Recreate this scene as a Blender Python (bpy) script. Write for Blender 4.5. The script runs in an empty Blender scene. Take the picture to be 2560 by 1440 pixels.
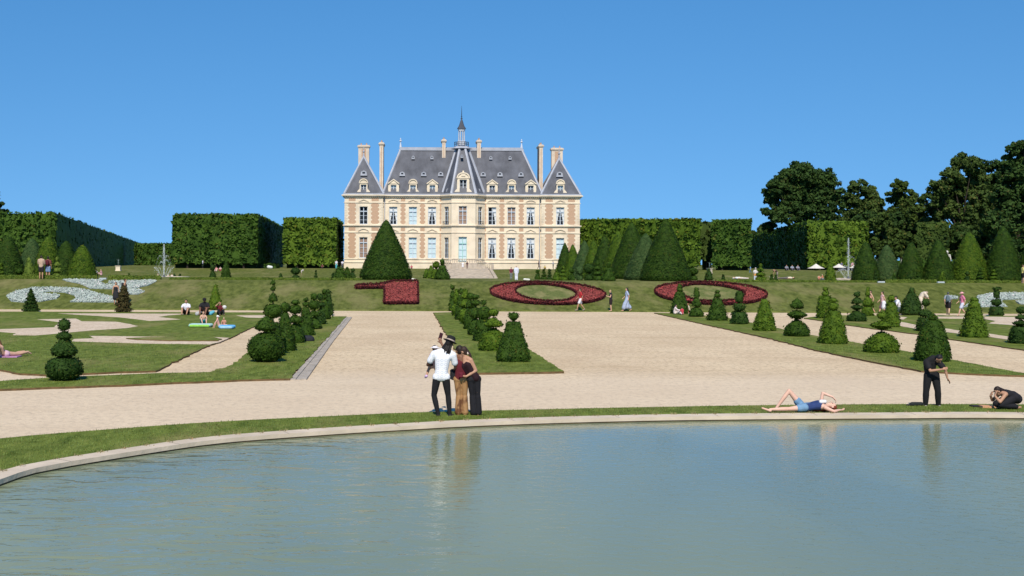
import bpy, math, random
import numpy as np
from mathutils import Vector, Matrix
rnd = random.Random(7)
RNG = np.random.default_rng(11)
sc = bpy.context.scene
COL = sc.collection
PI = math.pi
# ------------------------------------------------------------------ camera model
F, CU, CV, H = 3000.0, 1060.0, 658.0, 3.5
ROLL = math.radians(0.25)
def ray(u, v):
    a, b = u - CU, v - CV
    c, s = math.cos(ROLL), math.sin(ROLL)
    return (a * c + b * s) / F, -(-a * s + b * c) / F      # dx/dY , dz/dY
ZP = [(-500, 0), (87.5, 0), (88.2, .08), (98.9, 1.93), (100, 2.0), (118, 2.0), (135, 1.3), (150, .5), (192, .45), (236, 2.25), (242, 2.3), (9000, 2.3)]
ZY = [p[0] for p in ZP]; ZZ = [p[1] for p in ZP]
def zt(Y): return float(np.interp(Y, ZY, ZZ))
def G(u, v, ymin=6.0, ymax=600.0):
    dx, dz = ray(u, v)
    Y = ymin; st = .25
    while Y < ymax:
        if H + dz * Y <= zt(Y):
            lo, hi = Y - st, Y
            for _ in range(20):
                m = (lo + hi) / 2
                if H + dz * m <= zt(m): hi = m
                else: lo = m
            return Vector((dx * hi, hi, zt(hi)))
        Y += st
    return Vector((dx * ymax, ymax, zt(ymax)))
def at(u, v, Y):
    dx, dz = ray(u, v)
    return Vector((dx * Y, Y, H + dz * Y))
def on(u, Y):                                   # ground point below pixel column u at distance Y
    x = (u - CU) / F * Y
    return Vector((x, Y, zt(Y)))
# ------------------------------------------------------------------ materials
def nt(name):
    m = bpy.data.materials.new(name); m.use_nodes = True
    n = m.node_tree.nodes; l = m.node_tree.links
    return m, n, l, n['Principled BSDF']
def c4(c): return (c[0], c[1], c[2], 1)
def mat(name, c1, c2=None, scale=3.0, rough=.8, bump=0.0, detail=6, stretch=(1, 1, 1), bscale=None, spec=.3, metal=0, lo=.35, hi=.65, bdist=.05):
    m, n, l, p = nt(name)
    p.inputs['Roughness'].default_value = rough
    p.inputs['Specular IOR Level'].default_value = spec
    p.inputs['Metallic'].default_value = metal
    if c2 is None: c2 = tuple(x * .82 for x in c1)
    tc = n.new('ShaderNodeTexCoord'); mp = n.new('ShaderNodeMapping'); mp.inputs['Scale'].default_value = stretch
    l.new(tc.outputs['Object'], mp.inputs['Vector'])
    no = n.new('ShaderNodeTexNoise'); no.inputs['Scale'].default_value = scale; no.inputs['Detail'].default_value = detail
    l.new(mp.outputs[0], no.inputs['Vector'])
    r = n.new('ShaderNodeValToRGB'); r.color_ramp.elements[0].position = lo; r.color_ramp.elements[1].position = hi
    r.color_ramp.elements[0].color = c4(c2); r.color_ramp.elements[1].color = c4(c1)
    l.new(no.outputs['Fac'], r.inputs['Fac']); l.new(r.outputs[0], p.inputs['Base Color'])
    if bump:
        n2 = n.new('ShaderNodeTexNoise'); n2.inputs['Scale'].default_value = bscale or scale * 4; n2.inputs['Detail'].default_value = 4
        l.new(mp.outputs[0], n2.inputs['Vector'])
        b = n.new('ShaderNodeBump'); b.inputs['Strength'].default_value = bump; b.inputs['Distance'].default_value = bdist
        l.new(n2.outputs['Fac'], b.inputs['Height']); l.new(b.outputs[0], p.inputs['Normal'])
    return m
def leafmat(name, dark, light, mid=None, patch=1.2):
    """colour varies leaf by leaf (random per island) and in soft patches"""
    m, n, l, p = nt(name)
    p.inputs['Roughness'].default_value = .7; p.inputs['Specular IOR Level'].default_value = .1
    g = n.new('ShaderNodeNewGeometry'); tc = n.new('ShaderNodeTexCoord')
    no = n.new('ShaderNodeTexNoise'); no.inputs['Scale'].default_value = patch; no.inputs['Detail'].default_value = 5
    l.new(tc.outputs['Object'], no.inputs['Vector'])
    a = n.new('ShaderNodeMath'); a.operation = 'MULTIPLY'; a.inputs[1].default_value = .45
    l.new(g.outputs['Random Per Island'], a.inputs[0])
    b = n.new('ShaderNodeMath'); b.operation = 'MULTIPLY_ADD'; b.inputs[1].default_value = 1.1; 
    l.new(no.outputs['Fac'], b.inputs[0]); l.new(a.outputs[0], b.inputs[2])
    r = n.new('ShaderNodeValToRGB'); e = r.color_ramp.elements
    e[0].position = .4; e[1].position = 1.05; e[0].color = c4(dark); e[1].color = c4(light)
    l.new(b.outputs[0], r.inputs['Fac'])
    # a few dried leaves among the green
    gt_ = n.new('ShaderNodeMath'); gt_.operation = 'GREATER_THAN'; gt_.inputs[1].default_value = .955; l.new(g.outputs['Random Per Island'], gt_.inputs[0])
    mx = n.new('ShaderNodeMix'); mx.data_type = 'RGBA'; l.new(gt_.outputs[0], mx.inputs['Factor']); l.new(r.outputs[0], mx.inputs[6]); mx.inputs[7].default_value = (dark[0] + light[0] * .9 + .015, dark[1] + light[1] * .55, dark[2] + light[2] * .7, 1)
    l.new(mx.outputs[2], p.inputs['Base Color'])
    return m
def grassmat(name, c1, c2, dry, dryamt=.5, sc1=.35, sc2=9, bump=.5):
    m, n, l, p = nt(name)
    p.inputs['Roughness'].default_value = .9; p.inputs['Specular IOR Level'].default_value = .1
    tc = n.new('ShaderNodeTexCoord')
    def noise(s, st, d=6):
        mp = n.new('ShaderNodeMapping'); mp.inputs['Scale'].default_value = st
        l.new(tc.outputs['Object'], mp.inputs['Vector'])
        q = n.new('ShaderNodeTexNoise'); q.inputs['Scale'].default_value = s; q.inputs['Detail'].default_value = d; q.inputs['Roughness'].default_value = .65
        l.new(mp.outputs[0], q.inputs['Vector']); return q.outputs['Fac']
    def ramp(f, a, b, ca, cb):
        r = n.new('ShaderNodeValToRGB'); r.color_ramp.elements[0].position = a; r.color_ramp.elements[1].position = b
        r.color_ramp.elements[0].color = ca; r.color_ramp.elements[1].color = cb; l.new(f, r.inputs['Fac']); return r.outputs[0]
    base = ramp(noise(sc2, (1, .35, 1)), .3, .7, c4(c2), c4(c1))
    k = ramp(noise(sc1, (1, .45, 1), 8), dryamt, dryamt + .25, (0, 0, 0, 1), (1, 1, 1, 1))
    mx = n.new('ShaderNodeMix'); mx.data_type = 'RGBA'
    l.new(k, mx.inputs['Factor']); l.new(base, mx.inputs[6]); mx.inputs[7].default_value = c4(dry)
    l.new(mx.outputs[2], p.inputs['Base Color'])
    b = n.new('ShaderNodeBump'); b.inputs['Strength'].default_value = bump; b.inputs['Distance'].default_value = .06
    l.new(noise(14, (1, .6, 1), 3), b.inputs['Height']); l.new(b.outputs[0], p.inputs['Normal'])
    return m
M = {}
M['gravel'] = None
def gravelmat(name, c1, c2, c3, s_big=.25):
    m, n, l, p = nt(name)
    p.inputs['Roughness'].default_value = .95; p.inputs['Specular IOR Level'].default_value = .1
    tc = n.new('ShaderNodeTexCoord')
    mp = n.new('ShaderNodeMapping'); mp.inputs['Scale'].default_value = (1, .6, 1); l.new(tc.outputs['Object'], mp.inputs['Vector'])
    a = n.new('ShaderNodeTexNoise'); a.inputs['Scale'].default_value = s_big; a.inputs['Detail'].default_value = 9; a.inputs['Roughness'].default_value = .62
    l.new(mp.outputs[0], a.inputs['Vector'])
    r = n.new('ShaderNodeValToRGB'); r.color_ramp.elements[0].position = .36; r.color_ramp.elements[1].position = .62
    r.color_ramp.elements[0].color = c4(c2); r.color_ramp.elements[1].color = c4(c1); l.new(a.outputs['Fac'], r.inputs['Fac'])
    v = n.new('ShaderNodeTexNoise'); v.inputs['Scale'].default_value = 5.5; v.inputs['Detail'].default_value = 7; v.inputs['Roughness'].default_value = .8
    l.new(mp.outputs[0], v.inputs['Vector'])
    r2 = n.new('ShaderNodeValToRGB'); r2.color_ramp.elements[0].position = .36; r2.color_ramp.elements[1].position = .52
    r2.color_ramp.elements[0].color = (1, 1, 1, 1); r2.color_ramp.elements[1].color = (0, 0, 0, 1); l.new(v.outputs['Fac'], r2.inputs['Fac'])
    mq = n.new('ShaderNodeMapping'); mq.inputs['Scale'].default_value = (.10, .55, 1); mq.inputs['Rotation'].default_value = (0, 0, .06); l.new(tc.outputs['Object'], mq.inputs[0])
    tk = n.new('ShaderNodeTexNoise'); tk.inputs['Scale'].default_value = 1.0; tk.inputs['Detail'].default_value = 8; tk.inputs['Roughness'].default_value = .7; l.new(mq.outputs[0], tk.inputs['Vector'])
    r3 = n.new('ShaderNodeValToRGB'); r3.color_ramp.elements[0].position = .50; r3.color_ramp.elements[1].position = .72; r3.color_ramp.elements[0].color = (0, 0, 0, 1); r3.color_ramp.elements[1].color = (.6, .6, .6, 1); l.new(tk.outputs['Fac'], r3.inputs['Fac'])
    mt = n.new('ShaderNodeMix'); mt.data_type = 'RGBA'; l.new(r3.outputs[0], mt.inputs['Factor']); l.new(r.outputs[0], mt.inputs[6]); mt.inputs[7].default_value = (c2[0] * .8, c2[1] * .78, c2[2] * .72, 1)
    mx = n.new('ShaderNodeMix'); mx.data_type = 'RGBA'; l.new(r2.outputs[0], mx.inputs['Factor']); l.new(mt.outputs[2], mx.inputs[6]); mx.inputs[7].default_value = c4(c3)
    # the trodden path round the pond is packed finer and paler than the loose gravel of the forecourt
    sx = n.new('ShaderNodeSeparateXYZ'); l.new(tc.outputs['Object'], sx.inputs[0]); wv = n.new('ShaderNodeMath'); wv.operation = 'MULTIPLY_ADD'; wv.inputs[1].default_value = 5; l.new(a.outputs['Fac'], wv.inputs[0]); l.new(sx.outputs['Y'], wv.inputs[2])
    mr = n.new('ShaderNodeMapRange'); mr.inputs['From Min'].default_value = 38.5; mr.inputs['From Max'].default_value = 42; l.new(wv.outputs[0], mr.inputs['Value'])
    cm = n.new('ShaderNodeMix'); cm.data_type = 'RGBA'; l.new(mr.outputs[0], cm.inputs['Factor']); l.new(mx.outputs[2], cm.inputs[7]); m3 = n.new('ShaderNodeMix'); m3.data_type = 'RGBA'; m3.inputs['Factor'].default_value = .45; l.new(mx.outputs[2], m3.inputs[6]); m3.inputs[7].default_value = (.67, .555, .42, 1); l.new(m3.outputs[2], cm.inputs[6])
    l.new(cm.outputs[2], p.inputs['Base Color'])
    b = n.new('ShaderNodeBump'); b.inputs['Strength'].default_value = .8; b.inputs['Distance'].default_value = .04
    f = n.new('ShaderNodeTexNoise'); f.inputs['Scale'].default_value = 9; f.inputs['Detail'].default_value = 6; l.new(mp.outputs[0], f.inputs['Vector'])
    l.new(f.outputs['Fac'], b.inputs['Height']); l.new(b.outputs[0], p.inputs['Normal'])
    return m
M['gravel'] = gravelmat('gravel_ground', (.70, .555, .37), (.60, .46, .30), (.38, .29, .19))
M['swirl'] = gravelmat('gravel_swirl', (.66, .54, .41), (.60, .48, .35), (.42, .32, .22), .5)
M['grass'] = grassmat('lawn_grass', (.175, .215, .040), (.058, .086, .009), (.25, .215, .08), .50, .35, 3)
M['bank'] = grassmat('bank_grass', (.165, .185, .045), (.048, .065, .008), (.23, .205, .085), .50, .30, 2.4, .8)
M['light_grass'] = grassmat('bed_grass', (.16, .18, .055), (.075, .10, .025), (.26, .23, .10), .45, 1.2, 7)
M['edge'] = mat('turf_edge', (.16, .10, .045), (.09, .06, .025), 6, .95)
M['blade'] = leafmat('grass_blades', (.055, .10, .018), (.18, .245, .065), patch=3)
M['dryblade'] = leafmat('dry_blades', (.14, .12, .05), (.32, .27, .14), patch=3)
M['yew'] = leafmat('yew_leaves', (.005, .020, .002), (.038, .078, .008), patch=3)
M['yew_light'] = leafmat('yew_light_leaves', (.013, .040, .003), (.078, .132, .010), patch=3)
M['yew_dark'] = leafmat('yew_dark_leaves', (.005, .020, .003), (.030, .064, .010), patch=3)
M['yew_brown'] = leafmat('yew_brown_leaves', (.022, .022, .007), (.075, .062, .022), patch=3)
M['yew_grey'] = leafmat('yew_grey_leaves', (.018, .045, .012), (.060, .105, .030), patch=3)
M['hedge'] = leafmat('hornbeam_leaves', (.006, .026, .003), (.058, .112, .015), patch=.35)
M['hedge_light'] = leafmat('hornbeam_light_leaves', (.008, .034, .003), (.098, .160, .016), patch=.35)
M['hedge_shade'] = leafmat('hornbeam_shade_leaves', (.005, .014, .004), (.022, .046, .012), patch=.35)  # near-black leaf colour that stands in for the shade under the hedges
M['oak'] = leafmat('oak_leaves', (.006, .022, .005), (.044, .084, .018), patch=.25)
M['treeleaf'] = leafmat('tree_leaves', (.010, .028, .005), (.060, .096, .018), patch=.25)
M['treegrey'] = leafmat('tree_grey_leaves', (.012, .032, .006), (.066, .102, .022), patch=.25)
M['box'] = leafmat('box_leaves', (.045, .08, .010), (.13, .185, .028), patch=2)
M['red'] = leafmat('red_flowers', (.135, .026, .024), (.275, .066, .057), patch=2.5)
M['redrim'] = leafmat('dark_red_foliage', (.022, .006, .008), (.075, .014, .014), patch=2)
M['silver'] = leafmat('silver_foliage', (.28, .34, .29), (.42, .47, .43), patch=2)
M['silverbase'] = mat('silver_base', (.36, .42, .40), (.26, .31, .29), 6)
M['redbase'] = mat('red_base', (.13, .03, .028), (.08, .02, .018), 6)
M['rimbase'] = mat('rim_base', (.04, .008, .010), (.02, .005, .006), 6)
M['bark'] = mat('bark', (.055, .042, .03), (.028, .022, .016), 5, .9, .5, stretch=(1, 1, .2))
M['stone'] = mat('facade_stone', (.76, .655, .50), (.60, .505, .38), .45, .85, .15, detail=9, lo=.25, hi=.55)
M['stone_grey'] = mat('worn_stone', (.50, .43, .34), (.36, .31, .25), 1.5, .9, .4)
M['coping'] = mat('coping_stone', (.62, .52, .40), (.50, .42, .32), 1.1, .85, .4)
M['copeface'] = mat('wet_coping_face', (.11, .08, .04), (.05, .042, .022), 1.6, .5, .5)
M['gutter'] = mat('gutter_stone', (.45, .395, .33), (.31, .275, .23), 2.2, .9, .5)
M['lead'] = mat('lead_flashing', (.40, .42, .47), (.33, .35, .40), .8, .5)
M['whitepaint'] = mat('window_paint', (.55, .62, .70), (.48, .55, .63), 2, .5)
M['greenpaint'] = mat('door_paint', (.35, .58, .55), (.28, .50, .47), 2, .5)
M['curtain'] = mat('white_curtain', (.78, .80, .80), (.62, .66, .68), 3, .9)
M['room'] = mat('room_dark', (.03, .04, .055), (.02, .026, .036), 1, .9)
M['blind'] = mat('window_blind', (.62, .76, .80), (.50, .66, .74), .7, .7)
M['shutter'] = mat('inner_shutter', (.36, .25, .19), (.29, .20, .15), 1.5, .8, stretch=(1, 1, 6))
M['iron'] = mat('iron_railing', (.04, .05, .07), None, 3, .5)
M['glass'] = None
def glassmat():
    m, n, l, p = nt('window_glass')
    out = n['Material Output']; mx = n.new('ShaderNodeMixShader'); t = n.new('ShaderNodeBsdfTransparent'); g = n.new('ShaderNodeBsdfGlossy')
    g.inputs['Roughness'].default_value = .03; g.inputs['Color'].default_value = (.9, .95, 1, 1)
    fr = n.new('ShaderNodeLayerWeight'); fr.inputs['Blend'].default_value = .12
    l.new(fr.outputs['Facing'], mx.inputs[0]); l.new(t.outputs[0], mx.inputs[1]); l.new(g.outputs[0], mx.inputs[2]); l.new(mx.outputs[0], out.inputs['Surface'])
    return m
M['glass'] = glassmat()
def brickmat(name='facade_brick'):
    m, n, l, p = nt(name); p.inputs['Roughness'].default_value = .9; p.inputs['Specular IOR Level'].default_value = .1
    tc = n.new('ShaderNodeTexCoord'); sp = n.new('ShaderNodeSeparateXYZ'); cb = n.new('ShaderNodeCombineXYZ')
    l.new(tc.outputs['Object'], sp.inputs[0]); l.new(sp.outputs['X'], cb.inputs['X']); l.new(sp.outputs['Z'], cb.inputs['Y'])
    b = n.new('ShaderNodeTexBrick'); b.inputs['Scale'].default_value = 2.2
    b.inputs['Color1'].default_value = (.50, .30, .185, 1); b.inputs['Color2'].default_value = (.43, .25, .15, 1); b.inputs['Mortar'].default_value = (.55, .42, .31, 1)
    b.inputs['Mortar Size'].default_value = .035; b.inputs['Row Height'].default_value = .2; b.inputs['Brick Width'].default_value = .55
    l.new(cb.outputs[0], b.inputs['Vector']); l.new(b.outputs['Color'], p.inputs['Base Color']); return m
M['brick'] = brickmat()
def slatemat():
    m, n, l, p = nt('roof_slate'); p.inputs['Roughness'].default_value = .55; p.inputs['Specular IOR Level'].default_value = .35
    tc = n.new('ShaderNodeTexCoord'); mp = n.new('ShaderNodeMapping'); mp.inputs['Scale'].default_value = (1, 1, .12); l.new(tc.outputs['Object'], mp.inputs[0])
    a = n.new('ShaderNodeTexNoise'); a.inputs['Scale'].default_value = .9; a.inputs['Detail'].default_value = 7; l.new(mp.outputs[0], a.inputs['Vector'])
    c = n.new('ShaderNodeTexNoise'); c.inputs['Scale'].default_value = .35; c.inputs['Detail'].default_value = 6; l.new(tc.outputs['Object'], c.inputs['Vector'])
    ad = n.new('ShaderNodeMath'); ad.operation = 'ADD'; l.new(a.outputs['Fac'], ad.inputs[0]); l.new(c.outputs['Fac'], ad.inputs[1])
    r = n.new('ShaderNodeValToRGB'); e = r.color_ramp.elements; e[0].position = .35; e[1].position = .65; e[0].color = (.046, .051, .066, 1); e[1].color = (.104, .112, .136, 1)
    hv = n.new('ShaderNodeMath'); hv.operation = 'MULTIPLY'; hv.inputs[1].default_value = .5; l.new(ad.outputs[0], hv.inputs[0]); l.new(hv.outputs[0], r.inputs['Fac'])
    w = n.new('ShaderNodeTexWave'); w.bands_direction = 'Z'; w.inputs['Scale'].default_value = 1.3; w.inputs['Distortion'].default_value = .3; l.new(tc.outputs['Object'], w.inputs['Vector'])
    b = n.new('ShaderNodeBump'); b.inputs['Strength'].default_value = .25; b.inputs['Distance'].default_value = .05; l.new(w.outputs['Fac'], b.inputs['Height']); l.new(b.outputs[0], p.inputs['Normal'])
    l.new(r.outputs[0], p.inputs['Base Color']); return m
M['slate'] = slatemat()
def watermat():
    m, n, l, p = nt('pond_water')
    p.inputs['Base Color'].default_value = (.15, .20, .165, 1); p.inputs['Roughness'].default_value = .06; p.inputs['IOR'].default_value = 1.333; p.inputs['Specular IOR Level'].default_value = .34
    tc = n.new('ShaderNodeTexCoord')
    def wn(scale, st, d, rough=.5):
        mp = n.new('ShaderNodeMapping'); mp.inputs['Scale'].default_value = st; mp.inputs['Rotation'].default_value = (0, 0, .12); l.new(tc.outputs['Object'], mp.inputs[0])
        a = n.new('ShaderNodeTexNoise'); a.inputs['Scale'].default_value = scale; a.inputs['Detail'].default_value = d; a.inputs['Roughness'].default_value = rough; a.inputs['Distortion'].default_value = .4
        l.new(mp.outputs[0], a.inputs['Vector']); return a.outputs['Fac']
    fine = wn(4.6, (1, 1.3, 1), 4, .55); big = wn(1.5, (.75, 1.5, 1), 3); msk = wn(.16, (1, 1, 1), 2)
    r = n.new('ShaderNodeValToRGB'); r.color_ramp.elements[0].position = .42; r.color_ramp.elements[1].position = .56; l.new(msk, r.inputs['Fac'])
    # a breeze ruffles the left end of the pond more than the rest
    sx = n.new('ShaderNodeSeparateXYZ'); l.new(tc.outputs['Object'], sx.inputs[0]); wx = n.new('ShaderNodeMath'); wx.operation = 'MULTIPLY_ADD'; wx.inputs[1].default_value = 7; l.new(msk, wx.inputs[0]); l.new(sx.outputs['X'], wx.inputs[2])
    mr = n.new('ShaderNodeMapRange'); mr.inputs['From Min'].default_value = 4.6; mr.inputs['From Max'].default_value = 1.2; mr.inputs['To Min'].default_value = .05; mr.inputs['To Max'].default_value = 1.6; l.new(wx.outputs[0], mr.inputs['Value'])
    mu = n.new('ShaderNodeMath'); mu.operation = 'MULTIPLY'; l.new(big, mu.inputs[0]); l.new(mr.outputs[0], mu.inputs[1])
    ad = n.new('ShaderNodeMath'); ad.operation = 'MULTIPLY_ADD'; ad.inputs[1].default_value = 4.2; l.new(mu.outputs[0], ad.inputs[0]); l.new(fine, ad.inputs[2])
    b = n.new('ShaderNodeBump'); b.inputs['Strength'].default_value = .65; b.inputs['Distance'].default_value = .016; l.new(ad.outputs[0], b.inputs['Height']); l.new(b.outputs[0], p.inputs['Normal'])
    # cloudy silt: pale green patches suspended in the water
    c = wn(.12, (1.6, .6, 1), 3); rr = n.new('ShaderNodeValToRGB'); rr.color_ramp.elements[0].position = .35; rr.color_ramp.elements[1].position = .7
    rr.color_ramp.elements[0].color = (.180, .220, .145, 1); rr.color_ramp.elements[1].color = (.255, .280, .150, 1); l.new(c, rr.inputs['Fac']); l.new(rr.outputs[0], p.inputs['Base Color'])
    return m
M['water'] = watermat()
def spraymat():
    m, n, l, p = nt('water_spray'); out = n['Material Output']; mx = n.new('ShaderNodeMixShader'); t = n.new('ShaderNodeBsdfTransparent'); g = n.new('ShaderNodeBsdfDiffuse')
    g.inputs['Color'].default_value = (.8, .86, .9, 1); mx.inputs[0].default_value = .15
    l.new(t.outputs[0], mx.inputs[1]); l.new(g.outputs[0], mx.inputs[2]); l.new(mx.outputs[0], out.inputs['Surface']); return m
M['spray'] = spraymat()
_cl = {}
def cloth(c, rough=.85):
    k = tuple(round(x, 3) for x in c)
    if k not in _cl: _cl[k] = mat('cloth_%d' % len(_cl), c, tuple(x * .78 for x in c), 9, rough)
    return _cl[k]
SKIN = mat('skin_fair', (.60, .37, .26), (.54, .32, .22), 6, .55)
SKIN_TAN = mat('skin_tan', (.45, .25, .16), (.40, .22, .135), 6, .55)
SKIN_BROWN = mat('skin_brown', (.20, .095, .055), (.17, .08, .045), 6, .5)
SKIN_DARK = mat('skin_dark', (.075, .036, .022), (.06, .028, .018), 6, .5)
# ------------------------------------------------------------------ objects
ROOT = {}
def settag(o, label=None, cat=None, group=None, kind=None):
    if label: o['label'] = label
    if cat: o['category'] = cat
    if group: o['group'] = group
    if kind: o['kind'] = kind
    return o
def thing(name, label, cat, loc, group=None):
    o = bpy.data.objects.new(name, None); COL.objects.link(o); o.location = loc; o.empty_display_size = .2
    ROOT[o.name] = Vector(loc); return settag(o, label, cat, group)
def obj(name, V, Fc, m, parent=None, origin=None, smooth=False):
    V = np.asarray(V, dtype=np.float64).reshape(-1, 3)
    org = ROOT[parent.name] if parent is not None else (Vector(origin) if origin is not None else Vector((0, 0, 0)))
    V = V - np.array(org)
    me = bpy.data.meshes.new(name)
    if isinstance(Fc, np.ndarray) and Fc.ndim == 2:
        k = Fc.shape[1]; nf = len(Fc)
        me.vertices.add(len(V)); me.vertices.foreach_set('co', V.astype(np.float32).ravel())
        me.loops.add(nf * k); me.loops.foreach_set('vertex_index', Fc.astype(np.int32).ravel())
        me.polygons.add(nf); me.polygons.foreach_set('loop_start', np.arange(0, nf * k, k, dtype=np.int32)); me.polygons.foreach_set('loop_total', np.full(nf, k, dtype=np.int32))
        me.update(calc_edges=True)
    else:
        me.from_pydata([tuple(v) for v in V], [], [tuple(int(i) for i in f) for f in Fc]); me.update()
    if isinstance(m, (list, tuple)):
        for x in m: me.materials.append(x)
    else: me.materials.append(m)
    if smooth: me.polygons.foreach_set('use_smooth', np.ones(len(me.polygons), dtype=bool))
    o = bpy.data.objects.new(name, me); COL.objects.link(o)
    if parent is not None: o.parent = parent
    else: o.location = org
    ROOT[o.name] = org
    return o
class MB:
    def __init__(s): s.V = []; s.F = []
    def add(s, V, Fc):
        k = len(s.V); s.V += [tuple(v) for v in V]; s.F += [tuple(i + k for i in f) for f in Fc]
    def box(s, x0, x1, y0, y1, z0, z1):
        s.add([(x0, y0, z0), (x1, y0, z0), (x1, y1, z0), (x0, y1, z0), (x0, y0, z1), (x1, y0, z1), (x1, y1, z1), (x0, y1, z1)],
              [(0, 3, 2, 1), (4, 5, 6, 7), (0, 1, 5, 4), (1, 2, 6, 5), (2, 3, 7, 6), (3, 0, 4, 7)])
    def tube(s, p, q, r0, r1=None, n=8):
        r1 = r0 if r1 is None else r1; p = Vector(p); q = Vector(q); d = (q - p)
        if d.length < 1e-6: return
        d.normalize(); a = d.orthogonal().normalized(); b = d.cross(a)
        V = []
        for (c, r) in ((p, r0), (q, r1)):
            for i in range(n): t = 2 * PI * i / n; V.append(c + (a * math.cos(t) + b * math.sin(t)) * r)
        s.add(V, [(i, (i + 1) % n, n + (i + 1) % n, n + i) for i in range(n)] + [tuple(range(n))[::-1], tuple(range(n, 2 * n))])
    def lathe(s, c, prof, n=16):
        c = Vector(c); V = []; k = len(prof)
        for (h, r) in prof:
            for i in range(n): t = 2 * PI * i / n; V.append(c + Vector((r * math.cos(t), r * math.sin(t), h)))
        Fc = [(j * n + i, j * n + (i + 1) % n, (j + 1) * n + (i + 1) % n, (j + 1) * n + i) for j in range(k - 1) for i in range(n)]
        Fc += [tuple(range(n))[::-1], tuple(range((k - 1) * n, k * n))]
        s.add(V, Fc)
    def prism(s, pts, a, b):          # polygon pts (3d) extruded from +a to +b vector
        n = len(pts); a = Vector(a); b = Vector(b)
        V = [Vector(p) + a for p in pts] + [Vector(p) + b for p in pts]
        s.add(V, [tuple(range(n)), tuple(range(n, 2 * n))[::-1]] + [(i, i + n, (i + 1) % n + n, (i + 1) % n) for i in range(n)])
    def build(s, name, m, parent=None, origin=None, smooth=False): return obj(name, s.V, s.F, m, parent, origin, smooth)
def cards(P, N, size, tilt=.6, aspect=.55, rng=RNG):
    """leaf shaped quads at points P, roughly facing N"""
    n = len(P)
    Nn = N + rng.normal(0, tilt, (n, 3)); Nn /= np.linalg.norm(Nn, axis=1, keepdims=True) + 1e-9
    A = np.cross(Nn, rng.normal(0, 1, (n, 3))); A /= np.linalg.norm(A, axis=1, keepdims=True) + 1e-9
    B = np.cross(Nn, A)
    s = (size * rng.uniform(.6, 1.4, (n, 1)))
    A = A * s; B = B * s * aspect
    V = np.stack([P - A, P - B * 1.0 + A * .1, P + A, P + B + A * .1], axis=1).reshape(-1, 3)
    Fc = np.arange(4 * n).reshape(n, 4)
    return V, Fc
def cat(parts):
    Vs = []; Fs = []; k = 0
    for V, Fc in parts:
        Vs.append(V); Fs.append(Fc + k); k += len(V)
    return np.concatenate(Vs), np.concatenate(Fs)
def noise3(P, s, seed=0):
    """cheap smooth pseudo noise in -1..1"""
    r = np.random.default_rng(seed); o = np.zeros(len(P))
    for k in range(6):
        w = r.normal(0, 1, 3) * s * (1 + .5 * k); o += np.sin(P @ w + r.uniform(0, 6.28)) / (1 + .4 * k)
    return o / 2.6
def revolve(c, prof, leaf, dens, seed, disp=.03, square=0.0, n=26, tilt=.55):
    """leafy solid of revolution. prof: [(h, r)] metres, closed at both ends"""
    rng = np.random.default_rng(seed); c = np.array(c)
    pr = [(prof[0][0], 0.001)] + list(prof) + [(prof[-1][0], 0.001)]
    pr = np.array(pr); L = np.r_[0, np.cumsum(np.hypot(np.diff(pr[:, 0]), np.diff(pr[:, 1])))]
    tot = L[-1]; k = int(max(8, min(40, tot / (leaf * 1.5))))
    t = np.linspace(0, tot, k + 1); hh = np.interp(t, L, pr[:, 0]); rr = np.interp(t, L, pr[:, 1])
    th = np.linspace(0, 2 * PI, n, endpoint=False)
    R = rr[:, None] * np.ones(n)[None]
    if square: R = R * (1 + square * (np.cos(2 * (th[None] - PI / 4)) ** 2 - .5) * 1.0)
    X = R * np.cos(th); Yv = R * np.sin(th); Z = hh[:, None] + 0 * X
    P = np.stack([X, Yv, Z], -1).reshape(-1, 3)
    d = .95 + disp * noise3(P, 1.1 / (leaf * 3), seed) + rng.normal(0, .012, len(P))
    P[:, :2] *= d[:, None]
    V = P + c
    Fc = np.array([(j * n + i, j * n + (i + 1) % n, (j + 1) * n + (i + 1) % n, (j + 1) * n + i) for j in range(k) for i in range(n)])
    # cards
    area = float(np.sum(PI * (rr[1:] + rr[:-1]) * np.hypot(np.diff(hh), np.diff(rr))))
    m = int(max(40, area * dens))
    w = (rr[1:] + rr[:-1]) * np.hypot(np.diff(hh), np.diff(rr)) + 1e-6; w /= w.sum()
    seg = rng.choice(k, m, p=w); f = rng.random(m)
    h2 = hh[seg] * (1 - f) + hh[seg + 1] * f; r2 = rr[seg] * (1 - f) + rr[seg + 1] * f; a = rng.uniform(0, 2 * PI, m)
    if square: r2 = r2 * (1 + square * (np.cos(2 * (a - PI / 4)) ** 2 - .5))
    dh = hh[seg + 1] - hh[seg]; dr = rr[seg + 1] - rr[seg]; q = np.hypot(dh, dr) + 1e-9
    N = np.stack([np.cos(a) * dh / q, np.sin(a) * dh / q, -dr / q], -1)
    Pc = np.stack([r2 * np.cos(a), r2 * np.sin(a), h2], -1)
    off = rng.normal(0, leaf * .3, m) + np.where(rng.random(m) < .03, rng.uniform(0, leaf * 1.6, m), 0) + disp * .7 * r2 * noise3(Pc, 1.1 / (leaf * 3), seed)
    Pc = Pc + N * off[:, None] + c
    return cat([(V, Fc), cards(Pc, N, leaf, tilt, .5, rng)])
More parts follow.
